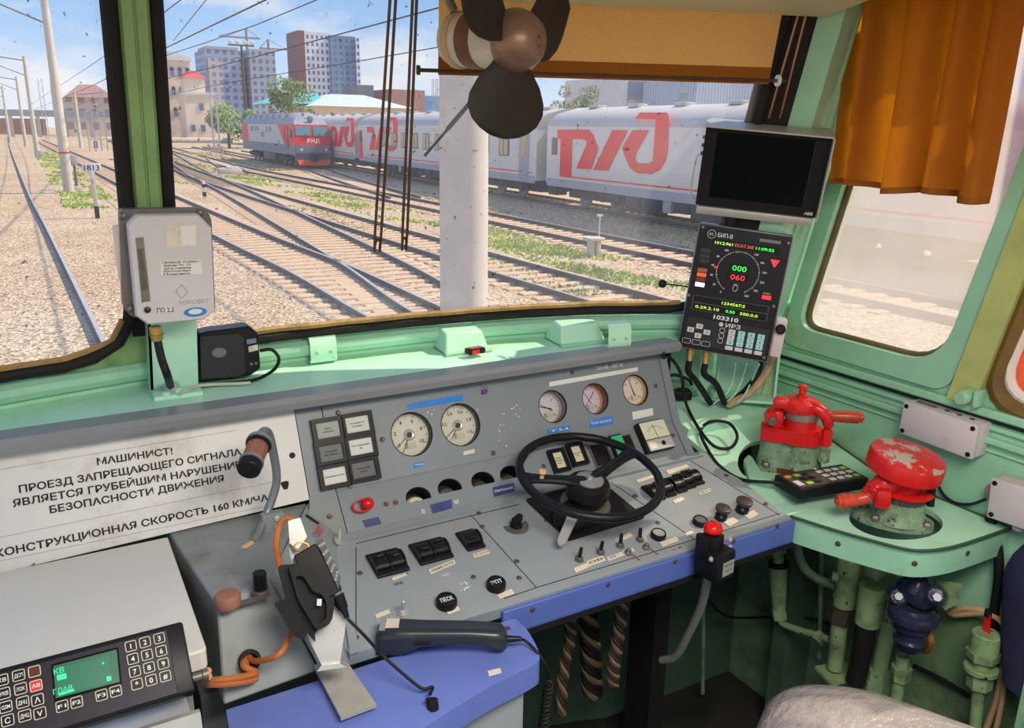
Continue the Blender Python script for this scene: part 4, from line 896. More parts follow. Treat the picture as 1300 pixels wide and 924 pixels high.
b = MB(); b.lathe([(.0165, .212), (.0165, .222)], T(.012, -.004, 0), 6); b.lathe([(.009, .222), (.011, .232), (.008, .240)], T(.012, -.004, 0), 16); b.lathe([(.0145, .240), (.0145, .249), (.008, .252)], T(.012, -.004, 0), 6); b.build('top_bolt', RED, t)
b = MB(); b.tube([(.100, -.034, .180), (.13, -.030, .181), (.16, -.026, .182), (.182, -.023, .182), (.192, -.022, .182)], [.0155, .0165, .0175, .0175, .014, .006], 16, 5); b.build('handle', REDWOOD, t)
b = MB(); b.cyl((.094, -.03, .045), (.094, -.03, .092), .017, .016, 18, .003); b.build('side_valve', CAST, t)
b = MB(); b.cyl((.094, -.03, .092), (.094, -.03, .140), .0165, .016, 6, .002); b.cyl((.094, -.03, .138), (.094, -.03, .152), .011, .012, 14); b.cyl((.094, -.03, .150), (.094, -.03, .158), .0095, .006, 12); b.build('side_valve_cap', RED, t)
for x, y in ((-.07, -.048), (.072, -.036)): b = MB(); b.lathe([(.013, .014), (.013, .022), (.008, .028)], T(x, y, 0), 6); b.build('flange_bolt', STEEL_D, t)
b = MB(); b.box((-.012, -.0615, .012), (.05, .002, .014)); b.build('rust_plate', paint('rust_plate', S(96, 48, 36), .6, .3, 40), t)
b = MB(); b.text('2664', .012, frame((.040, -.0535, .045), (1, 0, 0), (.12, -1, .05)), 'CENTER', None, .01, .0015); b.build('cast_number', paint('dark_cast', S(84, 92, 74), .7, .2), t)
# black-lined recess sides below the valve
t = thing('valve_tray', 'pale green rounded tray around the base of the left brake valve', 'tray', T(*O1) @ RZ(-az))
def tr(px, py, h): p = on(px, py, rs, h); q = T(*O1) @ RZ(-az); return q.inverted() @ (rs @ V((p.x, p.y, h)))
b = MB(); q = [tr(x, y, .018) for x, y in ((944, 582), (950, 576), (955, 579), (967, 597), (1006, 603), (1004, 612), (952, 608))]; b.loft([p - V((0, 0, .024)) for p in q], q); o = b.build('rim', GREEN, t); bv = o.modifiers.new('bevel', 'BEVEL'); bv.width = .004; bv.segments = 3; bv.limit_method = 'ANGLE'

# ------------------------------------------------------------------ red locomotive brake valve (right one)
o2 = pz(1137, 662, .87); az2 = math.atan2(o2.x, o2.y)
t = thing('brake_valve', 'red brake valve with a chipped round cap and handle towards the driver', 'brake valve', T(o2.x - .006, o2.y + .004, .872) @ RZ(-az2) @ M.Scale(.84, 4))
b = MB(); b.prism([(.098 * cos(a) * (1.0 if cos(a) > 0 else 1.06), .062 * sin(a)) for a in xs(0, 2 * pi, 40)[:-1]], -.004, .014)
b.lathe([(.074, .012), (.066, .024), (.060, .040), (.058, .066)], T(.012, .004, 0), 36); o = b.build('cast_body', CAST, t)
for x, y in ((-.04, -.048), (.082, -.026), (-.075, .02)): b = MB(); b.lathe([(.013, .012), (.013, .022), (.008, .027)], T(x, y, 0), 6); b.build('flange_bolt', STEEL_D, t)
b = MB(); n = 44; pr = []
for i in range(n * 2): a = 2 * pi * i / (n * 2); r = .0585 if (i // 2) % 2 else .055; pr.append((.014 + r * cos(a), .004 + r * sin(a)))
b.prism(pr, .066, .084); b.build('toothed_band', paint('toothed_metal', S(84, 82, 74), .5, .25, 24, metal=.4), t)
b = MB(); b.lathe([(.062, .084), (.068, .090), (.060, .096), (.04, .10)], T(.020, .002, 0), 36)
b.lathe([(.046, .094), (.044, .12), (.052, .150)], T(.012, .002, 0), 32)
b.tube([(.012, -.01, .125), (-.025, -.035, .118), (-.052, -.05, .098), (-.066, -.058, .082)], [.030, .030, .026, .022], 14, 5)
b.box((-.050, -.052, .088), (.042, .05, .056), RZ(.3), .014)
b.cyl((-.052, -.068, .104), (-.056, -.080, .100), .015, .014, 18, .003)
b.build('handle_head', RED, t)
b = MB(); b.tube([(-.066, -.060, .078), (-.088, -.070, .070), (-.112, -.082, .066), (-.132, -.092, .064), (-.140, -.096, .0635)], [.0175, .0165, .0185, .021, .017, .008], 16, 5); b.build('handle', paint('worn_handle', S(196, 70, 44), .3, .2, 10, chip=S(200, 200, 180), ca=.66, cs=16), t)
F = T(.006, .004, .146) @ RY(rad(9)) @ RX(rad(4))
b = MB(); b.lathe([(.088, -.004), (.0945, 0), (.0945, .034), (.092, .040)], F, 48); b.build('cap_side', RED, t)
b = MB(); b.lathe([(.0925, .0395), (.090, .046), (.080, .049), (.03, .0505)], F, 48); b.build('cap_top', RED_W, t)
b = MB(); b.cyl((.082, .006, .06), (.078, .012, .125), .010, .010, 14); b.build('black_stop', BLACK, t)

# ------------------------------------------------------------------ keypad on its cable
zk = .925; kq = [pz(*q, zk) for q in ((993, 602), (1079, 588), (1096, 609), (1003, 620))]
KC = sum(kq, V((0, 0, 0))) / 4; KF = frame(KC, kq[1] - kq[0], (kq[1] - kq[0]).cross(kq[3] - kq[0]) * -1)
t = thing('remote_keypad', 'black handheld keypad with grey and green keys lying between the two red valves', 'keypad', KF)
kw = ((kq[1] - kq[0]).length + (kq[2] - kq[3]).length) / 2; kh = ((kq[3] - kq[0]).length + (kq[2] - kq[1]).length) / 2
b = MB(); b.box((0, 0, -.014), (kw, kh, .028), None, .002, 1); b.build('case', BLACK, t)
b = MB(); b.box((0, 0, .0003), (kw * .93, kh * .86, .0006)); b.build('faceplate', paint('keypad_face', S(74, 62, 56), .5, .1), t)
keys = []
for r_ in range(3):
    for c_ in range(4): keys.append((.06 + .118 * c_, .25 - .25 * r_, KEYG if c_ == 3 and r_ != 1 else KEYW))
    for c_ in range(2): keys.append((-.27 + .115 * c_, .25 - .25 * r_, KEYG if c_ == 0 and r_ != 1 else BLACKM))
keys.append((-.40, .25, KEYY))
for x, y, m in keys:
    b = MB(); b.prism(rrect(-.0082, -.0062, .0082, .0062, .002, 3), .0006, .0016, T(x * kw, y * kh)); b.build('key', m, t)
b = MB(); b.prism(rrect(-.008, -.013, .008, .013, .001, 2), .0006, .0012, T(-.40 * kw, -.17 * kh)); b.build('sticker', KEYW, t)
def wire(name, label, cat, pts, r, mat, sm=6, group=None, n=8):
    P = [V(p) for p in pts]; b = MB(); o0 = P[0]; b.tube([p - o0 for p in P], r, n, sm); o = b.build(name, mat, None); o.location = o0; return tag(o, label, cat, group)
def dz(x, y, h=.004): p = on(x, y, rs, h); return rs @ V((p.x, p.y, h))
wire('keypad_cable', 'black cable with one loose loop running to the keypad', 'cable',
     [pz(997, 613, .915), pz(975, 612, .910), dz(940, 608, .010), dz(912, 590, .010), dz(893, 560, .010), dz(890, 545, .014), dz(903, 535, .034), dz(925, 537, .036), dz(936, 553, .030), dz(928, 568, .016), dz(908, 567, .018), dz(890, 548, .030), dz(874, 520, .040), pz(868, 500, 1.05), pz(866, 480, 1.10), pz(858, 462, 1.13), pz(846, 450, 1.16)], .0042, CABLE_B)

# ------------------------------------------------------------------ pale junction boxes on the right wall
def jbox(name, label, quad, d, details=False):
    P = [on(x, y, WR, d) for x, y in quad]; c = sum(P, V((0, 0))) / 4; xd = (P[1] - P[0]); w = ((P[1] - P[0]).length + (P[2] - P[3]).length) / 2; h = ((P[3] - P[0]).length + (P[2] - P[1]).length) / 2
    t = thing(name, label, 'junction box', WR @ T(c.x, c.y, .0005) @ RZ(atan2(xd.y, xd.x)), 'junction boxes on the right wall')
    b = MB(); b.box((0, 0, d * .36), (w * .985, h * .97, d * .70), None, .004); b.build('body', PINKW, t)
    b = MB(); b.box((0, 0, d * .86), (w, h, d * .27), None, .004); b.build('cover', PINKW, t)
    for sx in (-1, 1):
        for sy in (-1, 1):
            b = MB(); b.lathe([(.0055, d * .99), (.0055, d + .0012), (.003, d + .0016)], T(sx * (w / 2 - .010), sy * (h / 2 - .010), 0), 14); b.build('screw', BLACK, t)
    return t, w, h
t, w, h = jbox('junction_box', 'pale rectangular junction box under the side window, with three small marks on top', [(1144, 508), (1240, 540), (1235, 584), (1143, 551)], .06)
b = MB(); F = frame((0, h / 2 + .0006, .03), (1, 0, 0), (0, 1, 0))
b.box((-.05, 0, 0), (.05, .014, .0006), F)
b.build('name_strip', paint('grey_strip', S(120, 110, 104), .6), t)
for x in (.0, .03, .06): b = MB(); b.text('✶', .012, F @ T(x, 0, 0), 'CENTER', .012, .02, .0004); b.box((x, 0, .0003), (.012, .002, .0005), F); b.box((x, 0, .0003), (.002, .011, .0005), F); b.build('mark', INK, t)
t2, w2, h2 = jbox('junction_box', 'pale junction box at the right edge beside the counter end', [(1258, 606), (1345, 632), (1338, 686), (1252, 656)], .06)
b = MB(); b.lathe([(.013, 0), (.013, .02), (.010, .024)], T(-w2 / 2, .004, .026) @ RY(-pi / 2), 8); b.build('cable_gland', paint('gland_pink', S(170, 130, 126), .5), t2)
b = MB(); b.lathe([(.014, 0), (.014, .014), (.010, .018)], T(-w2 * .1, -h2 / 2, .03) @ RX(pi / 2), 8); b.build('lower_gland', PINKW, t2)
wp_ = [px_(1251, 634, 1.765), px_(1232, 640, 1.785), px_(1212, 638, 1.79), px_(1198, 628, 1.79), px_(1190, 612, 1.79), px_(1186, 590, 1.785)]
wire('box_cable', 'thin black cable between the two pale junction boxes', 'cable', wp_, .0035, CABLE_B)
b = MB(); c = on(1243, 499, WR)
kb = thing('window_latch', 'green painted latch knob on the window rail above the junction box', 'latch', WR @ T(c.x, c.y, .026))
b = MB(); b.box((.022, 0, .012), (.012, .040, .030), None, .004); b.build('plate', GREEN, kb)
b = MB(); b.lathe([(.015, 0), (.0165, .006), (.0165, .036), (.013, .042)], T(-.004, 0, 0) @ RX(rad(6)), 24); b.build('knob', GREEN, kb)
# ------------------------------------------------------------------ pipework under the counter
XP = 1.66
def pp(x, y, X=XP): return px_(x, y, X)
def nut(b, a, c, r, k=6): b.cyl(a, c, r, r, k)
def pipe_thing(name, label, cat, base, group=None): return thing(name, label, cat, T(*base), group)
def addp(t, name, mat, fn):
    b = MB(); fn(b); bmesh.ops.translate(b.bm, vec=-V(t.location), verts=b.bm.verts); return b.build(name, mat, t)
t = pipe_thing('air_filter', 'pale green pipe fitting with a tapered bulb under the desk corner, leftmost of the pipes', 'pipe', pp(992, 796))
addp(t, 'bulb', PIPE, lambda b: (b.cyl(pp(988, 717), pp(989, 775), .026, .018, 24, .004), b.cyl(pp(988, 700), pp(988, 717), .015, .016, 16), b.cyl(pp(986, 686), pp(988, 702), .024, .022, 6)))
addp(t, 'collar', BLACKM, lambda b: b.cyl(pp(988, 713), pp(988, 719), .026, .026, 20))
addp(t, 'elbow', PIPE, lambda b: (b.cyl(pp(988, 772), pp(990, 786), .020, .020, 6), b.tube([pp(990, 784), pp(993, 791), pp(1004, 796), pp(1022, 802), pp(1038, 806), pp(1052, 812)], .009, 10, 5), b.cyl(pp(1036, 806), pp(1046, 814), .016, .016, 6)))
t = pipe_thing('curved_pipe', 'bent grey green pipe sweeping right below the counter', 'pipe', pp(1013, 700))
addp(t, 'tube', GREEN_D, lambda b: b.tube([pp(1012, 690, 1.62), pp(1014, 705, 1.62), pp(1022, 722, 1.63), pp(1038, 735, 1.64), pp(1058, 742, 1.66), pp(1072, 748, 1.66)], .012, 12, 5))
t = pipe_thing('vertical_pipe', 'green vertical pipe with a dark union nut, left of the black hose', 'pipe', pp(1058, 855))
addp(t, 'valve_body', PIPE, lambda b: (b.cyl(pp(1079, 706), pp(1072, 766), .030, .026, 24, .004), b.cyl(pp(1073, 757), pp(1072, 768), .029, .028, 20), b.cyl(pp(1064, 733, 1.63), pp(1056, 731, 1.62), .012, .012, 6)))
addp(t, 'union_nut', paint('dark_nut', S(70, 62, 52), .5, .25, 20), lambda b: (b.cyl(pp(1070, 768), pp(1066, 786), .035, .034, 6)))
addp(t, 'tube', PIPE, lambda b: (b.cyl(pp(1067, 782), pp(1060, 848), .021, .020, 18)))
addp(t, 'foot_flange', PIPE, lambda b: b.prism([(-.05, -.03), (.04, -.05), (.06, .02), (-.03, .04)], -.008, 0, T(*pp(1060, 852))))
t = pipe_thing('hose_connector', 'thick green connector with a black hose hanging from it', 'hose', pp(1085, 862))
addp(t, 'coupling', PIPE, lambda b: (b.cyl(pp(1109, 743, 1.64), pp(1101, 792, 1.64), .032, .030, 26, .003), b.box(pp(1112, 722, 1.64), (.03, .04, .05), None, .006)))
addp(t, 'hose', RUBBER, lambda b: b.tube([pp(1100, 788, 1.64), pp(1095, 825, 1.65), pp(1086, 865, 1.66)], .024, 16, 4))
t = pipe_thing('union_pipe', 'green pipe with a big hexagonal union behind the navy valve', 'pipe', pp(1108, 880))
addp(t, 'tube', PIPE, lambda b: (b.tube([pp(1130, 760, 1.70), pp(1126, 800, 1.70), pp(1116, 850, 1.70)], [.016, .019, .019], 14, 4), b.cyl(pp(1128, 785, 1.70), pp(1126, 798, 1.70), .022, .022, 16)))
addp(t, 'union_nut', PIPE, lambda b: (b.cyl(pp(1115, 848, 1.70), pp(1113, 862, 1.70), .028, .030, 6), b.cyl(pp(1113, 862, 1.70), pp(1110, 880, 1.70), .034, .033, 6)))
t = pipe_thing('pressure_valve', 'dark navy glossy cast pressure valve under the counter corner', 'valve', pp(1160, 825, 1.62))
XN = 1.60
def navy(b):
    b.cyl(pp(1160, 768, XN), pp(1156, 800, XN), .046, .040, 32, .008); b.cyl(pp(1157, 795, XN), pp(1154, 815, XN), .030, .030, 24); b.cyl(pp(1155, 808, XN), pp(1153, 824, XN), .036, .028, 28, .006)
    b.box((pp(1163, 752, XN)), (.05, .08, .05), None, .014)
    for x, y in ((1140, 757), (1188, 756)): b.cyl(pp(x, y, XN - .030), pp(x, y, XN + .04), .021, .026, 20, .006)
    b.lathe([(.040, -.018), (.053, -.012), (.055, .0), (.052, .010), (.040, .016)], T(*pp(1159, 778, XN)), 32)
    b.cyl(pp(1166, 733, XN), pp(1164, 750, XN), .020, .030, 18, .003)
addp(t, 'body', NAVY, navy)
for x, y in ((1142, 757), (1191, 758)):
    addp(t, 'bolt', STEEL, lambda b: b.cyl(pp(x, y, XN - .028), pp(x - 1, y, XN - .046), .010, .009, 6))
t = pipe_thing('pale_bracket', 'pale green plate bracket right behind the navy valve', 'bracket', pp(1210, 750, 1.70))
addp(t, 'plate', PIPE, lambda b: b.loft([pp(1185, 735, 1.66), pp(1222, 741, 1.66), pp(1216, 766, 1.66), pp(1200, 775, 1.66), pp(1186, 760, 1.66)], [pp(1185, 735, 1.74), pp(1222, 741, 1.74), pp(1216, 766, 1.74), pp(1200, 775, 1.74), pp(1186, 760, 1.74)]))
t = pipe_thing('small_union', 'small green hexagonal union on a thin pipe below the navy valve', 'pipe', pp(1138, 890, 1.66))
addp(t, 'union_nut', PIPE, lambda b: (b.cyl(pp(1146, 832, 1.64), pp(1145, 848, 1.64), .015, .015, 16), b.cyl(pp(1145, 846, 1.64), pp(1142, 862, 1.64), .024, .022, 6)))
addp(t, 'tube', PIPE, lambda b: b.cyl(pp(1142, 860, 1.64), pp(1137, 890, 1.64), .014, .014, 14))
t = pipe_thing('shutoff_valve', 'green shutoff valve with a small red lever on the right wall', 'valve', pp(1238, 925, 1.72))
addp(t, 'body', PIPE, lambda b: (b.cyl(pp(1253, 803, 1.72), pp(1249, 828, 1.72), .030, .030, 24, .003), b.cyl(pp(1249, 826, 1.72), pp(1248, 836, 1.72), .036, .034, 6), b.cyl(pp(1248, 834, 1.72), pp(1246, 845, 1.72), .020, .020, 18), b.cyl(pp(1246, 845, 1.72), pp(1245, 852, 1.72), .036, .036, 24, .002), b.cyl(pp(1245, 852, 1.72), pp(1243, 872, 1.72), .027, .026, 6)))
addp(t, 'tube', PIPE, lambda b: b.cyl(pp(1243, 870, 1.72), pp(1236, 940, 1.72), .013, .013, 14))
addp(t, 'red_lever', RED, lambda b: b.loft([pp(1247, 806, 1.72), pp(1257, 806, 1.72), pp(1258, 781, 1.72), pp(1250, 780, 1.72)], [pp(1247, 806, 1.735), pp(1257, 806, 1.735), pp(1258, 781, 1.735), pp(1250, 780, 1.735)]))
addp(t, 'lever_tip', BLACK, lambda b: b.cyl(pp(1254, 782, 1.725), pp(1255, 774, 1.725), .008, .007, 12))
wire('tan_cable', 'tan cable looping down the right wall behind the red lever', 'cable', [pp(1205, 778, 1.77), pp(1225, 772, 1.77), pp(1252, 776, 1.775), pp(1272, 790, 1.775), pp(1280, 815, 1.775), pp(1272, 850, 1.775), pp(1266, 885, 1.775), pp(1250, 930, 1.775)], .007, CABLE_T)
wire('tan_cable', 'second tan cable beside the first at the bottom right corner', 'cable', [pp(1210, 781, 1.77), pp(1255, 780, 1.765), pp(1277, 800, 1.765), pp(1278, 840, 1.765), pp(1272, 890, 1.765), pp(1262, 935, 1.765)], .006, CABLE_T)
wire('wall_conduit', 'thin vertical green conduit behind the left pipe fitting', 'pipe', [px_(1043, 690, 1.74), px_(1042, 760, 1.74), px_(1040, 835, 1.74)], .006, GREEN_D)
wire('wall_conduit', 'thin vertical green conduit on the dark wall under the emergency box', 'pipe', [py_(892, 755, 1.55), py_(893, 800, 1.55), py_(892, 880, 1.55)], .006, GREEN_D)
wire('wall_cable', 'black cable sagging across the dark wall below the counter', 'cable', [py_(900, 762, 1.52), py_(915, 778, 1.52), py_(935, 784, 1.54), pp(985, 783, 1.70), pp(1020, 783, 1.75), pp(1050, 790, 1.77)], .004, CABLE_B)
wire('wall_cable', 'black cable drooping across the green wall right of the pipes', 'cable', [pp(1160, 845, 1.78), pp(1195, 862, 1.78), pp(1230, 884, 1.78)], .006, CABLE_B)
wire('brown_hose', 'short rusty hose curving beside the navy valve', 'hose', [pp(1178, 800, 1.64), pp(1182, 815, 1.64), pp(1174, 826, 1.66), pp(1168, 812, 1.68)], .008, paint('rust_hose', S(140, 92, 50), .6, .25, 20))
# cable looms hanging under the desk
def loom(pts, r, label, mat):
    P = [V(p) for p in pts]; t = thing('cable_loom', label, 'cable loom', T(*P[0]), 'cable looms under the desk'); S_ = smooth_path(P, 20); n = 6
    for k in range(n):
        b = MB(); b.tube([p - P[0] + V((r * cos(i * .35 + 2 * pi * k / n), r * sin(i * .35 + 2 * pi * k / n), 0)) for i, p in enumerate(S_)], r * .55, 6, 0); b.build('strand', mat if k % 3 else LOOM2, t)
LOOM2 = paint('loom_tan', S(132, 108, 80), .6, .3, 20); LOOM = paint('loom_brown', S(58, 46, 40), .6, .3, 20)
loom([py_(722, 775, 1.30), py_(724, 810, 1.30), py_(716, 850, 1.30), py_(712, 905, 1.30)], .009, 'brown and tan braided cable loom hanging left of the other loom', LOOM)
loom([py_(790, 757, 1.32), py_(786, 800, 1.32), py_(780, 840, 1.32), py_(778, 868, 1.32)], .011, 'dark braided cable loom hanging under the middle of the desk', LOOM)
loom([py_(745, 770, 1.45), py_(750, 830, 1.45), py_(752, 880, 1.45)], .018, 'thick black cable bundle behind the two braided looms', paint('loom_black', S(40, 34, 32), .6, .3, 20))
# ------------------------------------------------------------------ display and driver panel on the right bracket
def facing(px, py, dist, roll, tilt=0.0, yaw=0.0):
    d = ray(px, py); o = EYE + d * (dist / d.length); n = -d.normalized(); n = V((n.x, n.y, 0)).normalized(); n = (RZ(yaw) @ n.to_4d()).to_3d(); x = V((0, 0, 1)).cross(n)
    return frame(o, x, n) @ RX(tilt) @ RZ(roll)
BF = facing(934, 371, 2.10, rad(-5.5), rad(-4))
def bl(px, py): return on(px, py, BF)
t = thing('driver_display', 'black driver panel with a round speed scale and keypad, below the blank monitor', 'display panel', BF)
q = [bl(*p) for p in ((885, 283), (1008, 298), (975, 462), (862, 440))]
cx = sum(p.x for p in q) / 4; cy = sum(p.y for p in q) / 4; w = ((q[1] - q[0]).length + (q[2] - q[3]).length) / 2; h = ((q[3] - q[0]).length + (q[2] - q[1]).length) / 2
def nb(u, v): return (cx + (u - .5) * w, cy + (.5 - v) * h)     # position on the face, 0..1 from its upper left
b = MB(); b.box((cx, cy, -.035), (w, h, .07), None, .004); b.build('case', paint('case_grey', S(120, 120, 122), .35, .1, 12, metal=.3), t)
b = MB(); b.box((cx, cy, .001), (w * .97, h * .975, .003), None, .001, 1); fc = b.build('front_panel', BLACK, t)
Z0 = .0028
def prect(name, u0, v0, u1, v1, mat, par, z=Z0, th=.0006):
    a = nb(u0, v1); c = nb(u1, v0); b = MB(); b.prism([(a[0], a[1]), (c[0], a[1]), (c[0], c[1]), (a[0], c[1])], z, z + th); return b.build(name, mat, par)
def ptext(s, u, v, cap, mat, par, width=None, z=Z0 + .0006, al='CENTER', name='lettering', bold=.008):
    p = nb(u, v); b = MB(); b.text(s, cap, T(p[0], p[1], z), al, width, bold, .0003); return b.build(name, mat, par)
prect('readout_window', .18, .105, .88, .158, SCREEN, fc)
ptext('1012:961', .30, .132, .0072, L_YEL, fc, w * .19); ptext('ЕСАТ.50Е', .52, .132, .0072, L_ORG, fc, w * .2); ptext('11:09:52', .735, .132, .0072, L_GREEN, fc, w * .19)
ptext('БИП-В', .30, .073, .010, WINK, fc, w * .16); b = MB(); p = nb(.155, .075); b.tube([(p[0] + .010 * cos(a), p[1] + .010 * sin(a), Z0) for a in xs(0, 2 * pi, 24)[:-1]], .0006, 5, 0, True); b.text('РС', .006, T(p[0], p[1], Z0), 'CENTER', None, .01, .0003); b.build('round_mark', WINK, fc)
prect('rating_strip', .66, .055, .88, .078, paint('rating_grey', S(120, 120, 122), .5), fc)
# round speed scale
C0 = nb(.50, .338); RR = w * .225
b = MB()
for i in range(66):
    a = rad(240 - 300 * i / 65); r0 = RR; b.box((r0, 0, Z0 + .0003), (.004 if i % 5 == 0 else .0022, .0014, .0004), T(C0[0], C0[1]) @ RZ(a))
b.build('speed_scale', WINK, fc)['kind'] = 'stuff'
for k in range(14):
    a = rad(240 - 300 * k / 13); b = MB(); b.text(str(k * 20), .0052, T(C0[0] + RR * 1.24 * cos(a), C0[1] + RR * 1.2 * sin(a), Z0), 'CENTER', None, .012, .0004); b.build('lettering', WINK, fc)
b = MB(); a = rad(172); b.prism([(0, -.003), (.007, 0), (0, .003)], Z0, Z0 + .0006, T(C0[0] - RR * 1.13, C0[1] + RR * .1)); b.build('red_pointer', L_RED, fc)
prect('digit_window', .40, .278, .62, .33, SCREEN, fc); ptext('000', .51, .304, .0135, L_GREEN, fc, w * .15, bold=.0)
prect('digit_window', .40, .348, .62, .40, SCREEN, fc); ptext('060', .51, .374, .0135, L_RED, fc, w * .15, bold=.0)
ptext('км/ч', .505, .430, .004, WINK, fc); b = MB(); p = nb(.505, .460); b.tube([(p[0] + .0055 * cos(a), p[1] + .0075 * sin(a), Z0) for a in xs(0, 2 * pi, 20)[:-1]], .0006, 5, 0, True); b.build('emblem', WINK, fc)
for v0, v1, m in ((.19, .222, L_DBL), (.232, .262, L_DBL), (.272, .30, L_DBL), (.345, .375, L_DORG), (.382, .41, L_ORG), (.415, .45, L_DRED), (.458, .49, L_VIO)): prect('signal_lamp', .075, v0 , .175, v1, m, fc)
b = MB(); p = nb(.86, .225); b.prism([(-.011, .008), (.011, .008), (.001, -.011)], Z0, Z0 + .0006, T(p[0], p[1])); b.build('warning_triangle', L_RED, fc)
prect('signal_lamp', .80, .478, .895, .508, L_RED, fc); ptext('ЗАПИСЬ', .84, .462, .0032, WINK, fc)
prect('readout_window', .075, .558, .90, .678, paint('window_edge', S(58, 60, 62), .4), fc); prect('readout_window', .09, .564, .885, .612, SCREEN, fc, Z0 + .0004); prect('readout_window', .09, .622, .885, .672, SCREEN, fc, Z0 + .0004)
ptext('1234567:5', .52, .588, .0072, L_YEL, fc, w * .25, Z0 + .0012); ptext('0.29.2.10', .25, .647, .0070, L_YEL, fc, w * .26, Z0 + .0012); ptext('0.50', .50, .647, .0070, L_GREEN, fc, w * .1, Z0 + .0012); ptext('500.0.0', .70, .647, .0070, L_YEL, fc, w * .19, Z0 + .0012)
ptext('103310', .47, .705, .0105, WINK, fc, w * .27, Z0 + .0012, bold=.03)
prect('keypad_plate', .06, .735, .95, .955, paint('keypad_dark', S(44, 46, 50), .5, .05), fc, Z0, .0004)
ptext('ИРЗ', .56, .757, .0105, WINK, fc, w * .16)
b = MB(); p = nb(.43, .757)
for a in (0, 45, 90, 135): b.box((0, 0, Z0 + .0007), (.011, .0026, .0004), T(p[0], p[1]) @ RZ(rad(a)))
b.build('star_mark', WINK, fc)
def key(u, v, s, m, leg, cw=.0165, ch=.0125):
    p = nb(u, v); b = MB(); b.prism(rrect(-cw / 2, -ch / 2, cw / 2, ch / 2, .0015, 3), Z0 + .0004, Z0 + .002, T(*p)); k = b.build('key', m, fc)
    if leg: b = MB(); b.text(leg, .0062, T(p[0], p[1], Z0 + .002), 'CENTER', None, .012, .0003); b.build('lettering', INK, k)
key(.205, .80, 0, KEYW, 'П'); key(.115, .838, 0, KEYW, 'И'); key(.295, .838, 0, KEYW, 'П'); key(.205, .876, 0, KEYW, 'К')
for r_ in range(3):
    for c_ in range(4): key(.56 + .105 * c_, .803 + .042 * r_, 0, KEYW if c_ == 0 and r_ < 2 else KEYC, ['F789', 'F456', '0123'][r_][c_])
for c_ in range(4): key(.56 + .105 * c_, .932, 0, KEYW, '', .0185, .0095)
for r_ in range(3): p = nb(.455, .803 + .042 * r_); b = MB(); b.tube([(p[0] + .0062 * cos(a), p[1] + .0062 * sin(a), Z0 + .0006) for a in xs(0, 2 * pi, 18)[:-1]], .0006, 5, 0, True); b.build('round_key', WINK, fc)
for u in (.09, .20, .305): p = nb(u, .932); b = MB(); b.tube([(p[0] + x, p[1] + y, Z0 + .0008) for x, y in rrect(-.010, -.006, .010, .006, .002, 2)], .0006, 5, 0, True); b.build('outlined_key', KEYW, fc)
for u, v in ((.05, .03), (.96, .06), (.94, .55), (.03, .57), (.95, .96)): p = nb(u, v); b = MB(); b.lathe([(.0035, .0025), (.0035, .0035)], T(*p), 10); b.build('screw', STEEL_D, t)
b = MB(); b.box((cx + w * .56, cy - h * .30, -.04), (w * .12, h * .30, .06), None, .004); b.build('side_bracket', PINKW, t)
b = MB(); b.lathe([(.012, -.01), (.012, .004), (.008, .007)], T(cx + w * .56, cy - h * .22, .0), 20); b.build('side_knob', BLACK, t)
for u in (.15, .33):
    p = nb(u, 1.0); b = MB(); b.cyl((p[0], p[1] + .001, -.03), (p[0] + .001, p[1] - .016, -.03), .012, .011, 10); b.cyl((p[0] + .001, p[1] - .014, -.03), (p[0] + .002, p[1] - .034, -.03), .0085, .009, 12); b.build('cable_gland', BRASS, t)
GL = [BF @ V((nb(u, 1.0)[0] + .002, nb(u, 1.0)[1] - .034, -.03)) for u in (.15, .33)]
# monitor above
MF = facing(966, 214, 2.06, rad(-4.5), rad(14), rad(0))
q = [on(*p, MF) for p in ((899, 159), (1060, 172), (1033, 274), (881, 260))]
mx = sum(p.x for p in q) / 4; my = sum(p.y for p in q) / 4; mw = ((q[1] - q[0]).length + (q[2] - q[3]).length) / 2; mh = ((q[3] - q[0]).length + (q[2] - q[1]).length) / 2
t = thing('monitor', 'blank dark monitor in a grey metal hood above the driver panel', 'monitor', MF)
ALU = paint('hood_grey', S(186, 184, 180), .35, .06, 6, metal=.35)
b = MB(); b.box((mx, my, -.045), (mw * .985, mh * .97, .085), None, .004); b.build('case', ALU, t)
b = MB(); b.box((mx, my + mh / 2 + .004, .004), (mw * 1.01, .004, .06), RX(0)); b.box((mx + mw / 2 + .003, my + .0, .004), (.004, mh, .045)); b.box((mx, my - mh / 2 - .012, -.03), (mw * .97, .020, .075), None, .003); b.build('hood', ALU, t)
b = MB(); b.plate([(mx - mw / 2, my - mh / 2), (mx + mw / 2, my - mh / 2), (mx + mw / 2, my + mh / 2), (mx - mw / 2, my + mh / 2)], [[(mx - mw * .40, my - mh * .385), (mx + mw * .385, my - mh * .385), (mx + mw * .385, my + mh * .43), (mx - mw * .40, my + mh * .43)]], .006, T(0, 0, .004)); bz = b.build('bezel', BLACKM, t)
b = MB(); b.text('АВВ', .007, T(mx + mw * .44, my - mh * .455, .004), 'CENTER', None, .02, .0004); b.build('lettering', WINK, bz)
b = MB(); b.box((mx - .003, my + mh * .02, -.0015), (mw * .785, mh * .815, .003)); b.build('screen', SCREEN, t)
b = MB(); b.tube([(mx - mw / 2 - .002, my + mh * .10, -.02), (mx - mw / 2 - .014, my + mh * .06, -.02), (mx - mw / 2 - .016, my - mh * .40, -.02), (mx - mw / 2 - .001, my - mh * .48, -.02)], .0025, 8, 3); b.build('handle', STEEL, t)
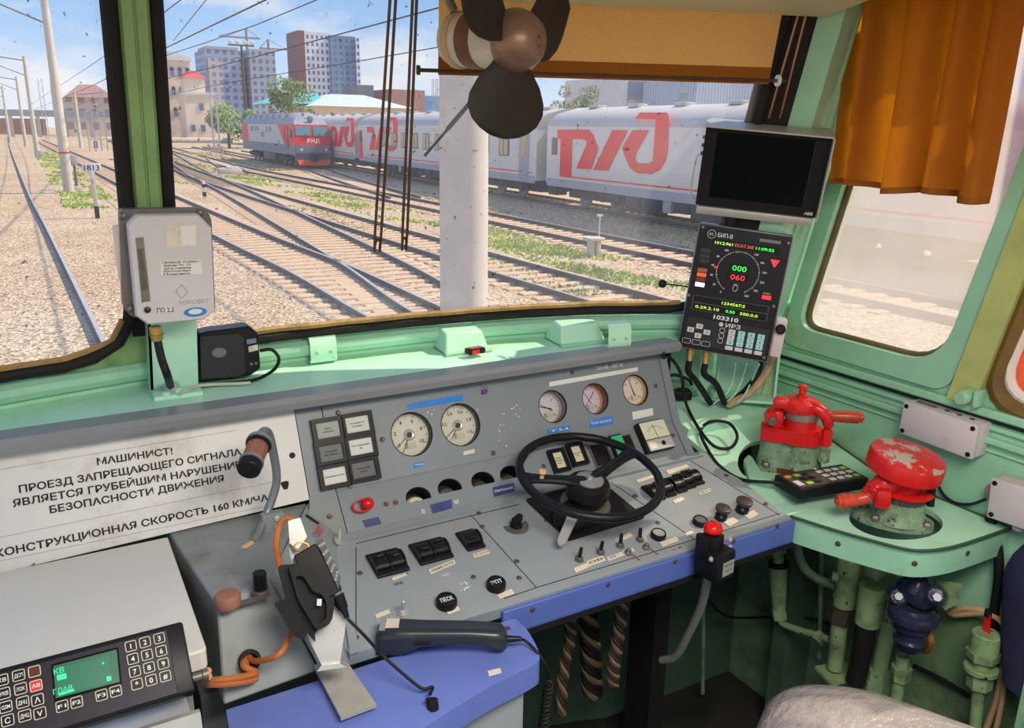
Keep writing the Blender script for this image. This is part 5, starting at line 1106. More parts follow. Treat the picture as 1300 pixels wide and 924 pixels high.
for k in range(3): b = MB(); b.cyl((mx - mw / 2 + .001, my + mh * (.32 - .1 * k), -.02), (mx - mw / 2 - .006, my + mh * (.32 - .1 * k), -.02), .005, .004, 12); b.build('side_button', REDP if k == 0 else BLACK, t)
# green bracket column carrying both
base = rs @ V((1.66, .36, .036)); bx = thing('display_bracket', 'mint green folded steel bracket column carrying the driver panel and monitor', 'bracket', T(*base) @ RZ(-rad(40)))
b = MB(); b.box((0, 0, .004), (.20, .085, .008), None, .002, 1); b.build('foot_plate', GREEN_L, bx)
b = MB(); b.box((-.085, .012, .085), (.006, .055, .17)); b.box((.070, .012, .085), (.006, .055, .17)); b.box((-.008, .042, .26), (.16, .006, .52)); b.box((-.04, .030, .48), (.10, .03, .18)); b.build('column', GREEN_L, bx)
for x in (-.095, .095):
    b = MB(); b.lathe([(.010, .008), (.010, .016), (.006, .018)], T(x * .95, -.022, 0), 6); b.build('bolt', GREEN_L, bx)
for k, (g, lab) in enumerate(zip(GL, ('black cable dropping from the left gland under the driver panel', 'black cable dropping from the second gland under the driver panel'))):
    e = pz(902 + 18 * k, 512, 1.0); wire('gland_cable', lab, 'cable', [g, g + V((0, .0, -.03)), (g + e) / 2 + V((-.01 + .012 * k, 0, 0)), e], .0085, CABLE_B, group='cables under the driver panel')
wire('bundle_cable', 'thick tan corrugated cable curving up behind the driver panel', 'cable', [pz(925, 513, 1.0), pz(945, 503, 1.01), pz(960, 490, 1.04), pz(972, 474, 1.07), pz(978, 460, 1.10), pz(980, 440, 1.16)], .011, CABLE_T)
wire('bundle_cable', 'black cable lying along the thick tan cable', 'cable', [pz(918, 512, 1.0), pz(938, 502, 1.01), pz(952, 488, 1.05), pz(964, 470, 1.09), pz(968, 452, 1.13)], .007, CABLE_B)
for k, dx in enumerate((0, 14, 30)):
    wire('thin_wire', ['thin pale green wire nearest the glands', 'thin pale green wire in the middle behind the panel foot', 'thin pale green wire nearest the tan cable'][k], 'wire', [pz(906 + dx, 512, 1.0), pz(922 + dx * .8, 500, 1.03), pz(930 + dx * .8, 484, 1.06), pz(934 + dx, 462, 1.12)], .0022, GREEN_L)
wire('thin_wire', 'thin yellow wire loop hanging right of the tan cable', 'wire', [px_(974, 470, 1.70), px_(972, 485, 1.70), px_(967, 500, 1.70), px_(970, 507, 1.70), px_(975, 502, 1.70), px_(976, 485, 1.70), px_(977, 468, 1.70)], .002, paint('yellow_wire', S(206, 170, 70), .5))
p = dz(866, 506, .03); t = thing('black_socket', 'small square black socket on the counter behind the console end', 'socket', T(*p) @ RZ(-.5)); b = MB(); b.box((0, 0, .012), (.045, .035, .024), None, .003); b.build('body', BLACK, t); b = MB(); b.box((0, 0, .026), (.03, .022, .004), None, .001, 1); b.build('lid', BLACKM, t)
for k, pts in enumerate(([(842, 447, 1.18), (846, 470, 1.08), (852, 492, 1.02), (864, 500, 1.01)], [(846, 478, 1.10), (858, 476, 1.08), (874, 482, 1.05), (878, 488, 1.03)], [(850, 450, 1.16), (848, 475, 1.06), (842, 498, 1.0)])):
    wire('tangled_cable', ['black cable hanging behind the right end of the console, topmost', 'black cable crossing behind the console end', 'black cable hanging down behind the console end, lowest'][k], 'cable', [pz(*p) for p in pts], .0045, CABLE_B)
# black ball on a thin rod
c = pz(841, 360, 1.36); r_ = EYE + (c - EYE).normalized() * 2.05; t = thing('ball_knob', 'small black ball on a thin rod left of the driver panel', 'knob', T(*r_))
b = MB(); b.sphere((0, 0, 0), .0105); b.build('ball', BLACK, t)
b = MB(); e = EYE + ray(874, 364).normalized() * 2.16 - r_; b.tube([(0, 0, 0), e], .0018, 6, 0); b.build('rod', BLACKM, t)
# ------------------------------------------------------------------ white box on the pillar, its bracket, the speaker
YB = 1.55; BX = frame((0, YB, 0), (1, 0, 0), (0, -1, 0))
def bq(x, y): return on(x, y, BX)
oc = [bq(*p) for p in ((162, 284), (173, 273), (252, 272), (269, 289), (273.5, 395.5), (259, 406), (188, 412.5), (173, 402))]
c = sum(oc, V((0, 0))) / 8; t = thing('recorder_box', 'pale grey box with cut corners on the post between the panes, lettered ПО 2.2', 'box', BX @ T(c.x, c.y))
P = [(p.x - c.x, p.y - c.y) for p in oc]
b = MB(); b.prism(P, -.032, -.006); b.loft([(x, y, -.006) for x, y in P], [(x * .965, y * .975, 0) for x, y in P]); b.build('cover', CASEW, t)
bp = [bq(*p) for p in ((155, 268), (264, 266), (272, 280), (277, 400), (172, 408), (160, 395))]; b = MB(); b.prism(round_poly([((p.x - c.x) * 1.02, (p.y - c.y)) for p in bp], .008, 3), -.062, -.033); b.build('base_tray', paint('tray_dark', S(108, 102, 98), .45, .15, 14), t)
b = MB(); b.prism(rrect(bq(157, 300).x - c.x - .012, bq(160, 360).y - c.y, bq(157, 300).x - c.x + .004, bq(157, 290).y - c.y, .004, 3), -.058, -.040); b.build('hinge_strip', PINKW, t)
for q in ((159, 276), (258, 272), (167, 396)):
    p = bq(*q) - c; b = MB(); b.lathe([(.006, -.034), (.006, -.026), (.003, -.024)], T(p.x, p.y), 14); b.build('screw', STEEL_D, t)
def bpoly(name, pts, mat, z=.0004, par=None, th=.0008):
    b = MB(); q = [bq(*p) - c for p in pts]; b.prism([(p.x, p.y) for p in q], z, z + th); return b.build(name, mat, par or t)
def btext(s, p, cap, mat, par=None, w=None, z=.0014): q = bq(*p) - c; b = MB(); b.text(s, cap, T(q.x, q.y, z) @ RZ(-.02), 'CENTER', w, .012, .0003); return b.build('lettering', mat, par or t)
bpoly('slot_frame', [(172, 302), (182, 301), (191, 382), (180, 384)], STEEL_D); bpoly('slot', [(174.5, 316), (181, 315), (187, 367), (180, 368)], paint('slot_olive', S(92, 90, 74), .6, .2, 60), .001)
lb = bpoly('torn_label', [(209, 287), (249, 284), (251, 312), (211, 315)], OFFW); bpoly('label_stain', [(229, 287), (248, 286), (249, 311), (230, 312)], WHITE, .0014, lb)
wl2 = bpoly('rating_label', [(203, 331), (255, 329), (257, 348), (204, 350)], WHITE)
for i, s in enumerate(('ПРИБОР ТСКБМ', 'Версия ПО  2.2', 'Дата поверки', 'Изготовлено', 'Подпись')): btext(s, (229 + (0 if i == 0 else -4), 332.5 + i * 3.7), .0036, INK, wl2, .06 if i == 0 else .045)
s_ = bpoly('small_label', [(200, 391), (219, 388.5), (219.5, 395), (200.5, 397.5)], WHITE); btext('ПО 2.2', (210, 393), .008, INK, s_, .028)
b = MB(); q = bq(248, 396) - c; b.prism([(q.x + .020 * cos(a), q.y + .0085 * sin(a)) for a in xs(0, 2 * pi, 30)[:-1]], .0004, .001, RZ(0)); ov = b.build('oval_sticker', LBLUE, t)
b = MB(); b.prism([(q.x + .012 * cos(a), q.y + .001 + .005 * sin(a)) for a in xs(0, 2 * pi, 20)[:-1]], .001, .0014); b.build('oval_picture', WHITE, ov)
b = MB(); q = bq(187, 393) - c; b.lathe([(.0055, 0), (.0055, .004), (.004, .005)], T(q.x, q.y), 18); b.build('indicator_lamp', paint('dark_red_lamp', S(74, 26, 26), .3), t)
b = MB(); q = [bq(*p) - c for p in ((231, 361), (238, 371), (230, 379), (223, 370))]; b.tube([V((p.x, p.y, .0006)) for p in q], .0006, 4, 0, True); b.build('engraved_mark', paint('engraved', S(150, 148, 146), .6), t)
q = bq(246, 383) - c; b = MB(); b.text('ТОКСВЕТ', .007, T(q.x, q.y, .0005), 'CENTER', .052, 0, .0003); b.build('embossed_lettering', MATS['engraved'], t)
f0 = pz(216, 500, 1.19); t = thing('box_bracket', 'mint green folded bracket standing on the shelf and carrying the pale box', 'bracket', T(f0.x, f0.y, 1.19))
YF = frame((0, f0.y + .02, 0), (1, 0, 0), (0, -1, 0))
def yq(x, y, Fm=YF): p = on(x, y, Fm); return Fm @ V((p.x, p.y, 0)) - V((f0.x, f0.y, 1.19))
b = MB(); q = [yq(187, 395), yq(249, 390), yq(252, 496), yq(192, 503)]; b.loft([p for p in q], [p + V((0, .006, 0)) for p in q]); q2 = [q[0], q[3], q[3] + V((0, .05, 0)), q[0] + V((0, .05, 0))]; b.loft(q2, [p + V((.005, 0, 0)) for p in q2]); b.build('upright', GREEN_L, t)
b = MB(); q = [pz(*p, 1.19) - V((f0.x, f0.y, 1.19)) for p in ((189, 493), (252, 492), (258, 501), (196, 509))]; b.loft(q, [p + V((0, 0, .007)) for p in q]); b.build('foot_plate', GREEN_L, t)
for q in ((211, 502), (226, 497)): p = pz(*q, 1.197) - V((f0.x, f0.y, 1.19)); b = MB(); b.lathe([(.008, 0), (.008, .006), (.004, .008)], T(*p), 6); b.build('bolt', GREEN_L, t)
a = py_(200, 432, 1.58); k = thing('box_cable', 'black cable with a yellow brass connector hanging from the pale box', 'cable', T(*a))
b = MB(); u = py_(197, 414, 1.58) - a; b.cyl(u, u * .4, .011, .011, 16, .002); b.cyl(u * .45, V((0, 0, 0)), .0125, .0095, 8); b.build('connector', BRASS, k)
b = MB(); b.tube([V((0, 0, 0)), py_(205, 455, 1.575) - a, py_(212, 475, 1.57) - a, pz(217, 492, 1.20) - a], .0075, 10, 5); b.build('lead', CABLE_B, k)
b = MB(); p = pz(218, 494, 1.198) - a; b.lathe([(.016, 0), (.016, .008), (.011, .014)], T(*p), 20); b.build('shelf_gland', STEEL, k)
SF = frame((0, 1.635, 0), (1, 0, 0), (-.05, -1, .05))
def sq(x, y): return on(x, y, SF)
cs = sq(290, 450); t = thing('loudspeaker', 'small black loudspeaker box on the shelf right of the pillar bracket', 'speaker', SF @ T(cs.x, cs.y))
def sp(pts): return [(sq(*p).x - cs.x, sq(*p).y - cs.y) for p in pts]
b = MB(); b.prism(sp([(252, 424), (262, 421), (316, 414), (328, 423), (331, 468), (318, 477), (254, 483)]), -.06, 0); o = b.build('case', BLACK, t); bv = o.modifiers.new('bevel', 'BEVEL'); bv.width = .004; bv.segments = 2; bv.limit_method = 'ANGLE'
b = MB(); g_ = sp([(254, 427), (303, 423), (309, 429), (311, 472), (306, 477), (255, 481)]); b.prism(g_, .0, .004); gr = b.build('grille', paint('grille_black', S(52, 52, 54), .6, .35, 260), t)
b = MB(); p = sp([(278, 447)])[0]; b.prism([(p[0] + .014 * cos(a), p[1] + .010 * sin(a)) for a in xs(0, 2 * pi, 20)[:-1]], .004, .0046); b.build('badge', paint('badge_grey', S(110, 112, 112), .4), gr)
for pts, m in (([(313, 431), (325, 429), (325.5, 435), (313.5, 437)], paint('sp_label', S(120, 130, 160), .5)), ([(315, 440), (327, 437), (328, 444), (316, 447)], OFFW)): b = MB(); b.prism(sp(pts), .0003, .001); b.build('label', m, t)
for q in ((319, 462), (325, 461)): p = sp([q])[0]; b = MB(); b.lathe([(.003, 0), (.003, .0012)], T(*p), 10); b.build('jack', STEEL_D, t)
wire('speaker_cable', 'thin black cable looping from the loudspeaker back along the shelf', 'cable', [py_(330, 445, 1.63), py_(345, 444, 1.62), py_(354, 455, 1.61), py_(349, 468, 1.60), pz(334, 478, 1.198), pz(318, 483, 1.196), pz(290, 486, 1.195), pz(255, 489, 1.195)], .0035, CABLE_B)
wire('shelf_cable', 'pale grey cable lying on the shelf beside the bracket foot', 'cable', [pz(318, 486, 1.196), pz(300, 487, 1.196), pz(272, 488, 1.196), pz(250, 490, 1.20), pz(236, 496, 1.203), pz(229, 499, 1.203)], .0035, paint('pale_cable', S(190, 196, 186), .5))
# mint covers on the shelf and the sill clamps
for q, lab in (([(566, 447), (622, 441), (612, 421), (567, 424)], 'mint green wedge cover on the sill, left one nearer the red switch'), ([(713, 436), (770, 430), (762, 412), (722, 416)], 'mint green wedge cover on the sill, right one behind the console end')):
    p = [pz(*k_, 1.20) for k_ in q[:2]]; w = (p[1] - p[0]).length; t = thing('sill_cover', lab, 'cover', T(*((p[0] + p[1]) / 2)) @ RZ(atan2((p[1] - p[0]).y, (p[1] - p[0]).x)), 'wedge covers on the sill')
    b = MB(); lo_ = [V((-w / 2, 0, -.008)), V((w / 2, 0, -.008)), V((w / 2, .09, -.008)), V((-w / 2, .09, -.008))]; up = [V((-w * .42, .022, .038)), V((w * .40, .022, .038)), V((w * .40, .09, .046)), V((-w * .42, .09, .046))]; b.loft(lo_, up); o = b.build('cover', GREEN_L, t); bv = o.modifiers.new('bevel', 'BEVEL'); bv.width = .004; bv.segments = 2
    b = MB(); b.box((0, -.002, -.006), (w * 1.06, .012, .008), None, .002, 1); b.build('lip', GREEN, t)
for q, lab in (((408, 441), 'mint green clamp plate over the sill moulding, near the loudspeaker'), ((783, 424), 'mint green clamp plate over the sill moulding, near the driver panel')):
    p = pz(*q, 1.225); t = thing('sill_clamp', lab, 'clamp', T(p.x, p.y - .004, 1.225) @ RZ(.0 if q[0] < 600 else -.2), 'clamp plates on the sill')
    b = MB(); pr = [(.024, -.034), (-.010, -.030), (-.014, -.022), (-.012, .016), (-.004, .028), (.020, .030), (.022, .026), (-.002, .024), (-.009, .014), (-.011, -.020), (-.008, -.026), (.024, -.030)]
    b.prism([(y, z) for y, z in pr], -.030, .030, frame((0, 0, 0), (0, 1, 0), (1, 0, 0))); b.build('plate', GREEN_L, t)
    for x in (-.016, .016): b = MB(); b.lathe([(.004, 0), (.004, .003)], T(x, -.0135, -.008) @ RX(pi / 2), 10); b.build('screw', GREEN, t)
p = pz(603, 449, 1.197); t = thing('small_switch', 'small black and red switch box lying on the console ledge', 'switch', T(p.x, p.y, 1.198) @ RZ(.1))
b = MB(); b.box((0, 0, .007), (.044, .024, .013), None, .002); b.build('body', BLACK, t); b = MB(); b.box((-.006, -.0125, .007), (.020, .002, .009)); b.build('red_face', REDP, t); b = MB(); b.box((.0, 0, .014), (.032, .014, .002)); b.build('red_top', paint('dull_red', S(150, 90, 84), .5), t)
# ------------------------------------------------------------------ gooseneck lamp on the grey block
bs_ = pz(340, 680, .987); t = thing('gooseneck_lamp', 'bent grey tube lamp with a copper head, clamped to the grey block', 'lamp', T(*bs_))
def lp_(x, y, Y_): return py_(x, y, Y_) - bs_
b = MB(); b.tube([lp_(321, 689, 1.37), lp_(330, 672, 1.39), lp_(340, 648, 1.41), lp_(350, 618, 1.42), lp_(351, 600, 1.42), lp_(348, 580, 1.415), lp_(344, 560, 1.405), lp_(340, 549, 1.395), lp_(334, 548, 1.38), lp_(330, 556, 1.365)], .0078, 14, 6); b.build('neck', paint('neck_grey', S(126, 130, 132), .35, .1, metal=.3), t)
A_ = lp_(330, 560, 1.365); B_ = lp_(315, 597, 1.30); d = (B_ - A_)
b = MB(); n = 40
def knurl(a_, c_, r):
    z = (c_ - a_).normalized(); m = M.Translation(a_) @ z.to_track_quat('Z', 'Y').to_matrix().to_4x4(); L = (c_ - a_).length
    b.prism([((r + (.0008 if i % 2 else 0)) * cos(2 * pi * i / 56), (r + (.0008 if i % 2 else 0)) * sin(2 * pi * i / 56)) for i in range(56)], 0, L, m)
knurl(A_, A_ + d * .14, .0215); b.cyl(A_ - d * .10, A_, .012, .019, 24); knurl(A_ + d * .70, A_ + d * .78, .0200); b.build('knurled_ring', paint('ring_steel', S(150, 148, 146), .3, .15, 30, metal=.5), t)
b = MB(); b.cyl(A_ + d * .14, A_ + d * .70, .0185, .0185, 28); b.build('copper_body', COPPER, t)
b = MB(); b.cyl(A_ + d * .78, B_, .0200, .0195, 28, .002); b.cyl(A_ + d * .12, A_ + d * .2, .0225, .0205, 28); b.build('black_cap', BLACK, t)
b = MB(); b.tube([lp_(320, 690, 1.37), lp_(312, 697, 1.36), lp_(302, 704, 1.355)], [.0075, .0085, .0095, .008, .003], 12, 5); b.build('tan_end', CRACK, t)
q = lp_(346, 662, 1.40); b = MB(); b.box((q.x, q.y, q.z), (.040, .018, .038), RZ(0), .002); b.box((q.x + .006, q.y + .012, q.z * .5), (.024, .024, q.z)); b.build('clamp', GREY_B, t)
for dz_ in (.009, -.009): b = MB(); b.lathe([(.006, 0), (.006, .002), (.003, .0035)], T(q.x + .006, q.y - .0095, q.z + dz_) @ RX(pi / 2), 12); b.build('screw', STEEL, t)
p = pz(290, 768, .986); t = thing('push_button', 'short round brown knob on the front edge of the grey block', 'button', T(*p)); b = MB(); b.lathe([(.0185, 0), (.0195, .003), (.0195, .017), (.0175, .020), (.012, .021)], None, 28); b.build('cap', BROWNK, t)  # a brown knob, filed under the button name and category
p = pz(331, 750, .986); t = thing('selector_knob', 'black ribbed selector knob with a clear skirt on the grey block', 'knob', T(*p)); b = MB(); b.lathe([(.014, 0), (.013, .004)], None, 24); b.build('skirt', STEEL_D, t); b = MB(); b.prism([((.0095 + (.0015 if i % 2 else 0)) * cos(2 * pi * i / 16), (.0095 + (.0015 if i % 2 else 0)) * sin(2 * pi * i / 16)) for i in range(16)], .003, .033); b.box((0, -.002, .02), (.006, .022, .024), RZ(.3), .002); b.build('grip', BLACK, t)
p = [pz(*q, .9855) for q in ((278, 772), (341, 752), (344, 757), (281, 777))]; t = thing('data_strip', 'thin engraved metal strip along the front edge of the grey block', 'strip', T(*p[0])); b = MB(); b.loft([k_ - p[0] for k_ in p], [k_ - p[0] + V((0, 0, .0012)) for k_ in p]); b.build('strip', STEEL_D, t)
# ------------------------------------------------------------------ radio panel
TRp = py_(230, 790, 1.05); RF = frame(TRp, (1, 0, 0), (0, -.7, .7))
def rq(x, y): return on(x, y, RF)
t = thing('radio_set', 'black radio control panel with a green screen and number keys, front left', 'radio', RF)
br = rq(236, 880); x1 = max(0, br.x) + .002; x0 = -.40; y1 = .002; y0 = br.y
b = MB(); b.box(((x0 + x1) / 2, (y0 + y1) / 2, -.018), (x1 - x0, y1 - y0, .036), None, .004); b.build('case', RADIOM, t)
b = MB(); b.box(((x0 + x1) / 2 - .008, (y0 + y1) / 2 - .002, .0012), (x1 - x0 - .026, (y1 - y0) * .90, .0024), None, .0008, 1); fp = b.build('face', paint('radio_face', S(38, 36, 48), .4, .05), t)
Zr = .0026
def rpoly(name, pts, mat, par=fp, z=Zr, th=.0006): b = MB(); b.prism([tuple(rq(*p)) for p in pts], z, z + th); return b.build(name, mat, par)
sc_ = rpoly('screen', [(68, 846), (148, 825), (152, 866), (71, 887)], LCD); rpoly('screen_border', [(65, 844), (150, 822), (155, 868), (69, 891)], SCREEN, fp, Zr - .0004)
rpoly('screen_field', [(71, 850), (138, 833), (141, 866), (74, 883)], glow('lcd_mid', S(10, 104, 80), .8), sc_, Zr + .0006)
for s, p, cap in (('КВ', (75, 852), .007), ('▪', (131, 842), .006), ('ГЛАВ', (80, 876), .006)): q = rq(*p); b = MB(); b.text(s, cap, T(q.x, q.y, Zr + .0012), 'CENTER', None, .01, .0003); b.build('lettering', LCDL, sc_)
rpoly('screen_mark', [(72, 858), (84, 855), (85, 862), (73, 865)], LCDL, sc_, Zr + .0012); rpoly('screen_mark', [(135, 860), (141, 858.5), (142, 864), (136, 866)], LCDL, sc_, Zr + .0012); rpoly('screen_mark', [(74, 881), (94, 875), (95, 878), (75, 884)], LCDL, sc_, Zr + .0012)
def rkey(s, px, py, w=.0125, m=None, ink=WINK, h=None):
    q = rq(px, py); h = h or w; b = MB(); b.prism(rrect(-w / 2, -h / 2, w / 2, h / 2, .0018, 3), Zr, Zr + .0012, T(q.x, q.y)); k = b.build('key', m or RADIOM, fp)
    b = MB(); b.tube([(q.x + x, q.y + y, Zr + .0012) for x, y in rrect(-w / 2, -h / 2, w / 2, h / 2, .0018, 3)], .0006, 5, 0, True); b.build('key_edge', OFFW, k)
    if s: b = MB(); b.text(s, .0066 if len(s) < 2 else .0046, T(q.x, q.y, Zr + .0012), 'CENTER', None if len(s) < 2 else w * .72, .012, .0003); b.build('lettering', ink, k)
for r_, row in enumerate(('123', '456', '789', '*0#')):
    for c_, s in enumerate(row): rkey(s, 166 + 18 * c_ + 2.6 * r_, 821 - 5 * c_ + 16 * r_)
for s, p in (('F1', (79, 897)), ('F2', (97.5, 892)), ('F3', (129, 883)), ('F4', (147, 878))): rkey(s, *p)
rkey('', 44, 853, m=paint('dark_red_key', S(90, 20, 26), .4)); rkey('АВ', 46, 871, m=BTN_RED); rkey('Λ', 48, 889); rkey('V', 51, 906)
for i, s in enumerate(('ДСП', 'ЛОК', 'ДНЦ', 'ДНЦ')): rkey(s, 24 + 2.6 * i, 858 + 17 * i)
for i, s in enumerate(('КВ', 'УКВ', 'GSM', 'С')): rkey(s, 3 + 2.4 * i, 864 + 17 * i)
b = MB(); q = rq(231, 862); b.lathe([(.006, .0), (.006, .012), (.0075, .013), (.0075, .02)], T(x1, q.y, -.015) @ RY(pi / 2), 14); b.build('side_connector', STEEL_D, t)
lowq = RF @ V((0, y0, -.03)); t2 = thing('radio_bracket', 'grey metal tray bracket under the black radio panel', 'bracket', T(-.12, lowq.y, lowq.z))
b = MB(); b.box((-.08, .018, -.020), (.60, .05, .004)); b.box((-.08, -.02, -.045), (.62, .012, .06), RX(-.3)); b.box((-.08, .06, -.030), (.50, .03, .05)); b.build('tray', STEEL, t2)
# orange cables from the radio to the grommet
g0 = RF @ V((x1 + .02, rq(231, 862).y, -.015))
for k, lab in enumerate(('orange brown cable from the radio to the grommet, upper one', 'orange brown cable from the radio to the grommet, lower one')):
    wire('radio_cable', lab, 'cable', [g0 + V((0, 0, .004 - .008 * k)), py_(262, 863 + 5 * k, 1.09), py_(295, 861 + 6 * k, 1.11), py_(325, 854 + 7 * k, 1.13), HOLE + V((-.012 + .004 * k, -.012, .002 - .006 * k)), HOLE + V((0, .02, 0))], .0052, CABLE_O, group='orange cables left of the blue counter')
# ------------------------------------------------------------------ microphone cradle on its stand
cc = py_(392, 745, 1.13); t = thing('microphone_cradle', 'black handset cradle and speech unit on a bent metal stand at the desk corner', 'cradle', T(*cc))
d_ = ray(392, 745).normalized(); CFm = frame(cc, cR, -d_); CL = M.Translation(-cc) @ CFm
def cq_(x, y): p = on(x, y, CFm); return (p.x, p.y)
b = MB(); q = [pz(*p, .857) - cc for p in ((398, 848), (437, 838), (478, 898), (433, 915))]; b.loft(q, [p + V((0, 0, .006)) for p in q]); b.build('base_plate', paint('plate_grey', S(158, 156, 148), .5, .15, 20, chip=S(90, 80, 66), ca=.66, cs=60), t)
b = MB(); b.prism([cq_(*p) for p in ((365, 690), (377, 688), (440, 790), (432, 842), (408, 844), (392, 812))], -.018, -.012, CL); b.prism([cq_(*p) for p in ((408, 844), (432, 842), (440, 846), (402, 852))], -.02, .006, CL); b.build('stand', STEEL, t)
b = MB(); b.prism([cq_(*p) for p in ((373, 706), (401, 690), (434, 748), (410, 764), (380, 724))], -.010, .020, CL); b.prism([cq_(*p) for p in ((395, 742), (410, 738), (428, 758), (420, 772))], -.01, .012, CL); o = b.build('speech_unit', BLACK, t); bv = o.modifiers.new('bevel', 'BEVEL'); bv.width = .002; bv.segments = 2
q = [cq_(*p) for p in ((401.5, 687), (409, 684), (432, 732), (429, 748))]; b = MB(); b.prism(q, -.004, .024, CL); fcu = b.build('keypad_face', paint('unit_face', S(70, 72, 78), .5, .1), t)
A = V(q[0]); Bv = V(q[1]); Cv = V(q[2]); Dv = V(q[3])
for i in range(5):
    for j in range(3):
        u = (i + .7) / 5.6; v = (j + .6) / 3.2; p = (A * (1 - v) + Bv * v) * (1 - u) + (Dv * (1 - v) + Cv * v) * u
        b = MB(); b.lathe([(.0024, .024), (.0024, .0252)], CL @ T(p.x, p.y), 8); b.build('key', STEEL_D, fcu)
b = MB(); rim = [cq_(*p) for p in ((353, 718), (371, 716), (388, 722), (402, 730), (417, 742), (425, 762), (421, 788), (399, 802), (401, 816), (384, 795), (362, 758))]; rim = round_poly(rim, .006, 4); b.prism(rim, .004, .016, CL); o = b.build('cradle_back', BLACK, t); bv = o.modifiers.new('bevel', 'BEVEL'); bv.width = .003; bv.segments = 2
b = MB(); lip = round_poly([cq_(*p) for p in ((366, 717), (380, 716), (388, 730), (397, 744), (412, 748), (420, 762), (420, 790), (402, 800), (378, 760))], .008, 5)
k_ = [(x * .72 + cq_(398, 770)[0] * .28 * 1.0, y * .72 + cq_(398, 770)[1] * .28) for x, y in lip]; b.plate(lip, [k_], .018, CL @ T(0, 0, .034)); o = b.build('cradle_cup', BLACK, t); bv = o.modifiers.new('bevel', 'BEVEL'); bv.width = .004; bv.segments = 3; bv.limit_method = 'ANGLE'
b = MB(); b.prism(round_poly([cq_(*p) for p in ((348, 765), (366, 758), (392, 800), (386, 812), (372, 806))], .004, 3), .002, .020, CL); b.build('cradle_side', BLACKM, t)
b = MB(); p = cq_(405, 764); b.box((p[0], p[1], .030), (.007, .010, .004), CL); b.build('hook_contact', KEYW, t)
b = MB(); b.prism([cq_(*p) for p in ((366, 662), (381, 658), (390, 682), (378, 698), (368, 690))], -.006, .014, CL); b.build('plug_shell', STEEL, t)
b = MB(); p = cq_(383, 694); b.tube([CL @ V((p[0] + .011 * cos(a), p[1] + .006 * sin(a), .012)) for a in xs(0, 2 * pi, 18)[:-1]], .0026, 8, 0, True); b.build('gold_ring', BRASS, t)
b = MB(); p0_ = V((*cq_(428, 756), .006)); p1_ = V((*cq_(441, 784), .004)); b.cyl(CL @ p0_, CL @ (p0_ + (p1_ - p0_) * .6), .011, .008, 14); b.cyl(CL @ (p0_ + (p1_ - p0_) * .55), CL @ p1_, .007, .0035, 12); b.build('cord_boot', BLACK, t)
def cw(x, y, z=0.0): p = cq_(x, y); return CFm @ V((p[0], p[1], z))
wire('cradle_cable', 'orange brown cable arching over the cradle plug and down behind it', 'cable', [cw(374, 661, .005), cw(364, 658, .004), cw(355, 667, .0), cw(351, 690, -.004), cw(354, 715, -.02), cw(366, 760, -.035), cw(370, 795, -.03), cw(364, 815, -.015), cw(352, 832, .0), HOLE + V((.004, -.010, .004)), HOLE + V((.0, .02, .004))], .0048, CABLE_O, group='orange cables left of the blue counter')
def coil(p0, p1, r, turns, wr, b):
    p0 = V(p0); p1 = V(p1); d = (p1 - p0); z = d.normalized(); x = z.orthogonal().normalized(); y = z.cross(x); n = turns * 10
    b.tube([p0 + d * (i / n) + x * r * cos(2 * pi * i / 10) + y * r * sin(2 * pi * i / 10) for i in range(n + 1)], wr, 6, 0)
def cord(label, pts, cpts, r=.0075):
    P = [V(p) for p in pts]; o0 = P[0]; t = thing('coiled_cord', label, 'cord', T(*o0), 'coiled handset cords')
    b = MB(); b.tube([p - o0 for p in P], .0026, 8, 6); b.build('straight_lead', CABLE_B, t)
    b = MB(); coil(V(cpts[0]) - o0, V(cpts[1]) - o0, r, 16, .0024, b); b.build('coil', CABLE_B, t)
cord('black cord running from the cradle down over the blue counter edge', [cw(441, 785, .004), cw(462, 806, .0), pz(486, 832, .90), pz(515, 858, .875), pz(536, 874, .862), pz(549, 872, .860), pz(546, 881, .862)], [pz(548, 886, .862), pz(556, 950, .80)])
# ------------------------------------------------------------------ telephone handset
h0 = pz(478, 826, .852); h1 = pz(644, 824, .852); hx_ = (h1 - h0); HL = hx_.length; HF = frame(h0, hx_, (0, 0, 1)); t = thing('telephone_handset', 'black telephone handset with stickers lying across the blue counter', 'handset', HF)
secs = [(.0, .020, .034, .020), (.012, .040, .046, .022), (.06, .050, .050, .026), (.18, .050, .050, .027), (.27, .044, .048, .029), (.34, .034, .045, .033), (.50, .030, .043, .034), (.70, .028, .042, .034), (.82, .030, .042, .031), (.90, .036, .042, .026), (.955, .038, .040, .0235), (.99, .026, .030, .020), (1.0, .012, .016, .018)]
b = MB(); rows = []
for s, hh, ww, zc in secs:
    rows.append([b.bm.verts.new((s * HL, y * ww, zc + z * hh)) for y, z in [(p[0], p[1]) for p in rrect(-.5, -.5, .5, .5, .3, 5)]])
for A, B in zip(rows, rows[1:]):
    n = len(A)
    for j in range(n): b.face((A[j], A[(j + 1) % n], B[(j + 1) % n], B[j]))
b.face(rows[0]); b.face(rows[-1]); b.build('body', paint('handset_black', S(40, 44, 50), .3, .08, 14, spec=.5), t, 60)
b = MB(); b.box((.13 * HL, 0, .0525), (.022, .026, .001), RY(-.01)); b.build('paper_sticker', OFFW, t)
b = MB(); b.box((.055 * HL, 0, .051), (.010, .034, .002)); b.build('window', paint('clear_window', S(150, 152, 150), .2), t)
b = MB(); b.box((.36 * HL, -.0225, .030), (.028, .006, .006), None, .002); b.build('talk_key', BLACKM, t)
b = MB(); b.cyl((HL * .995, 0, .020), (HL + .024, 0, .020), .0065, .004, 12); b.build('cord_boot', BLACK, t)
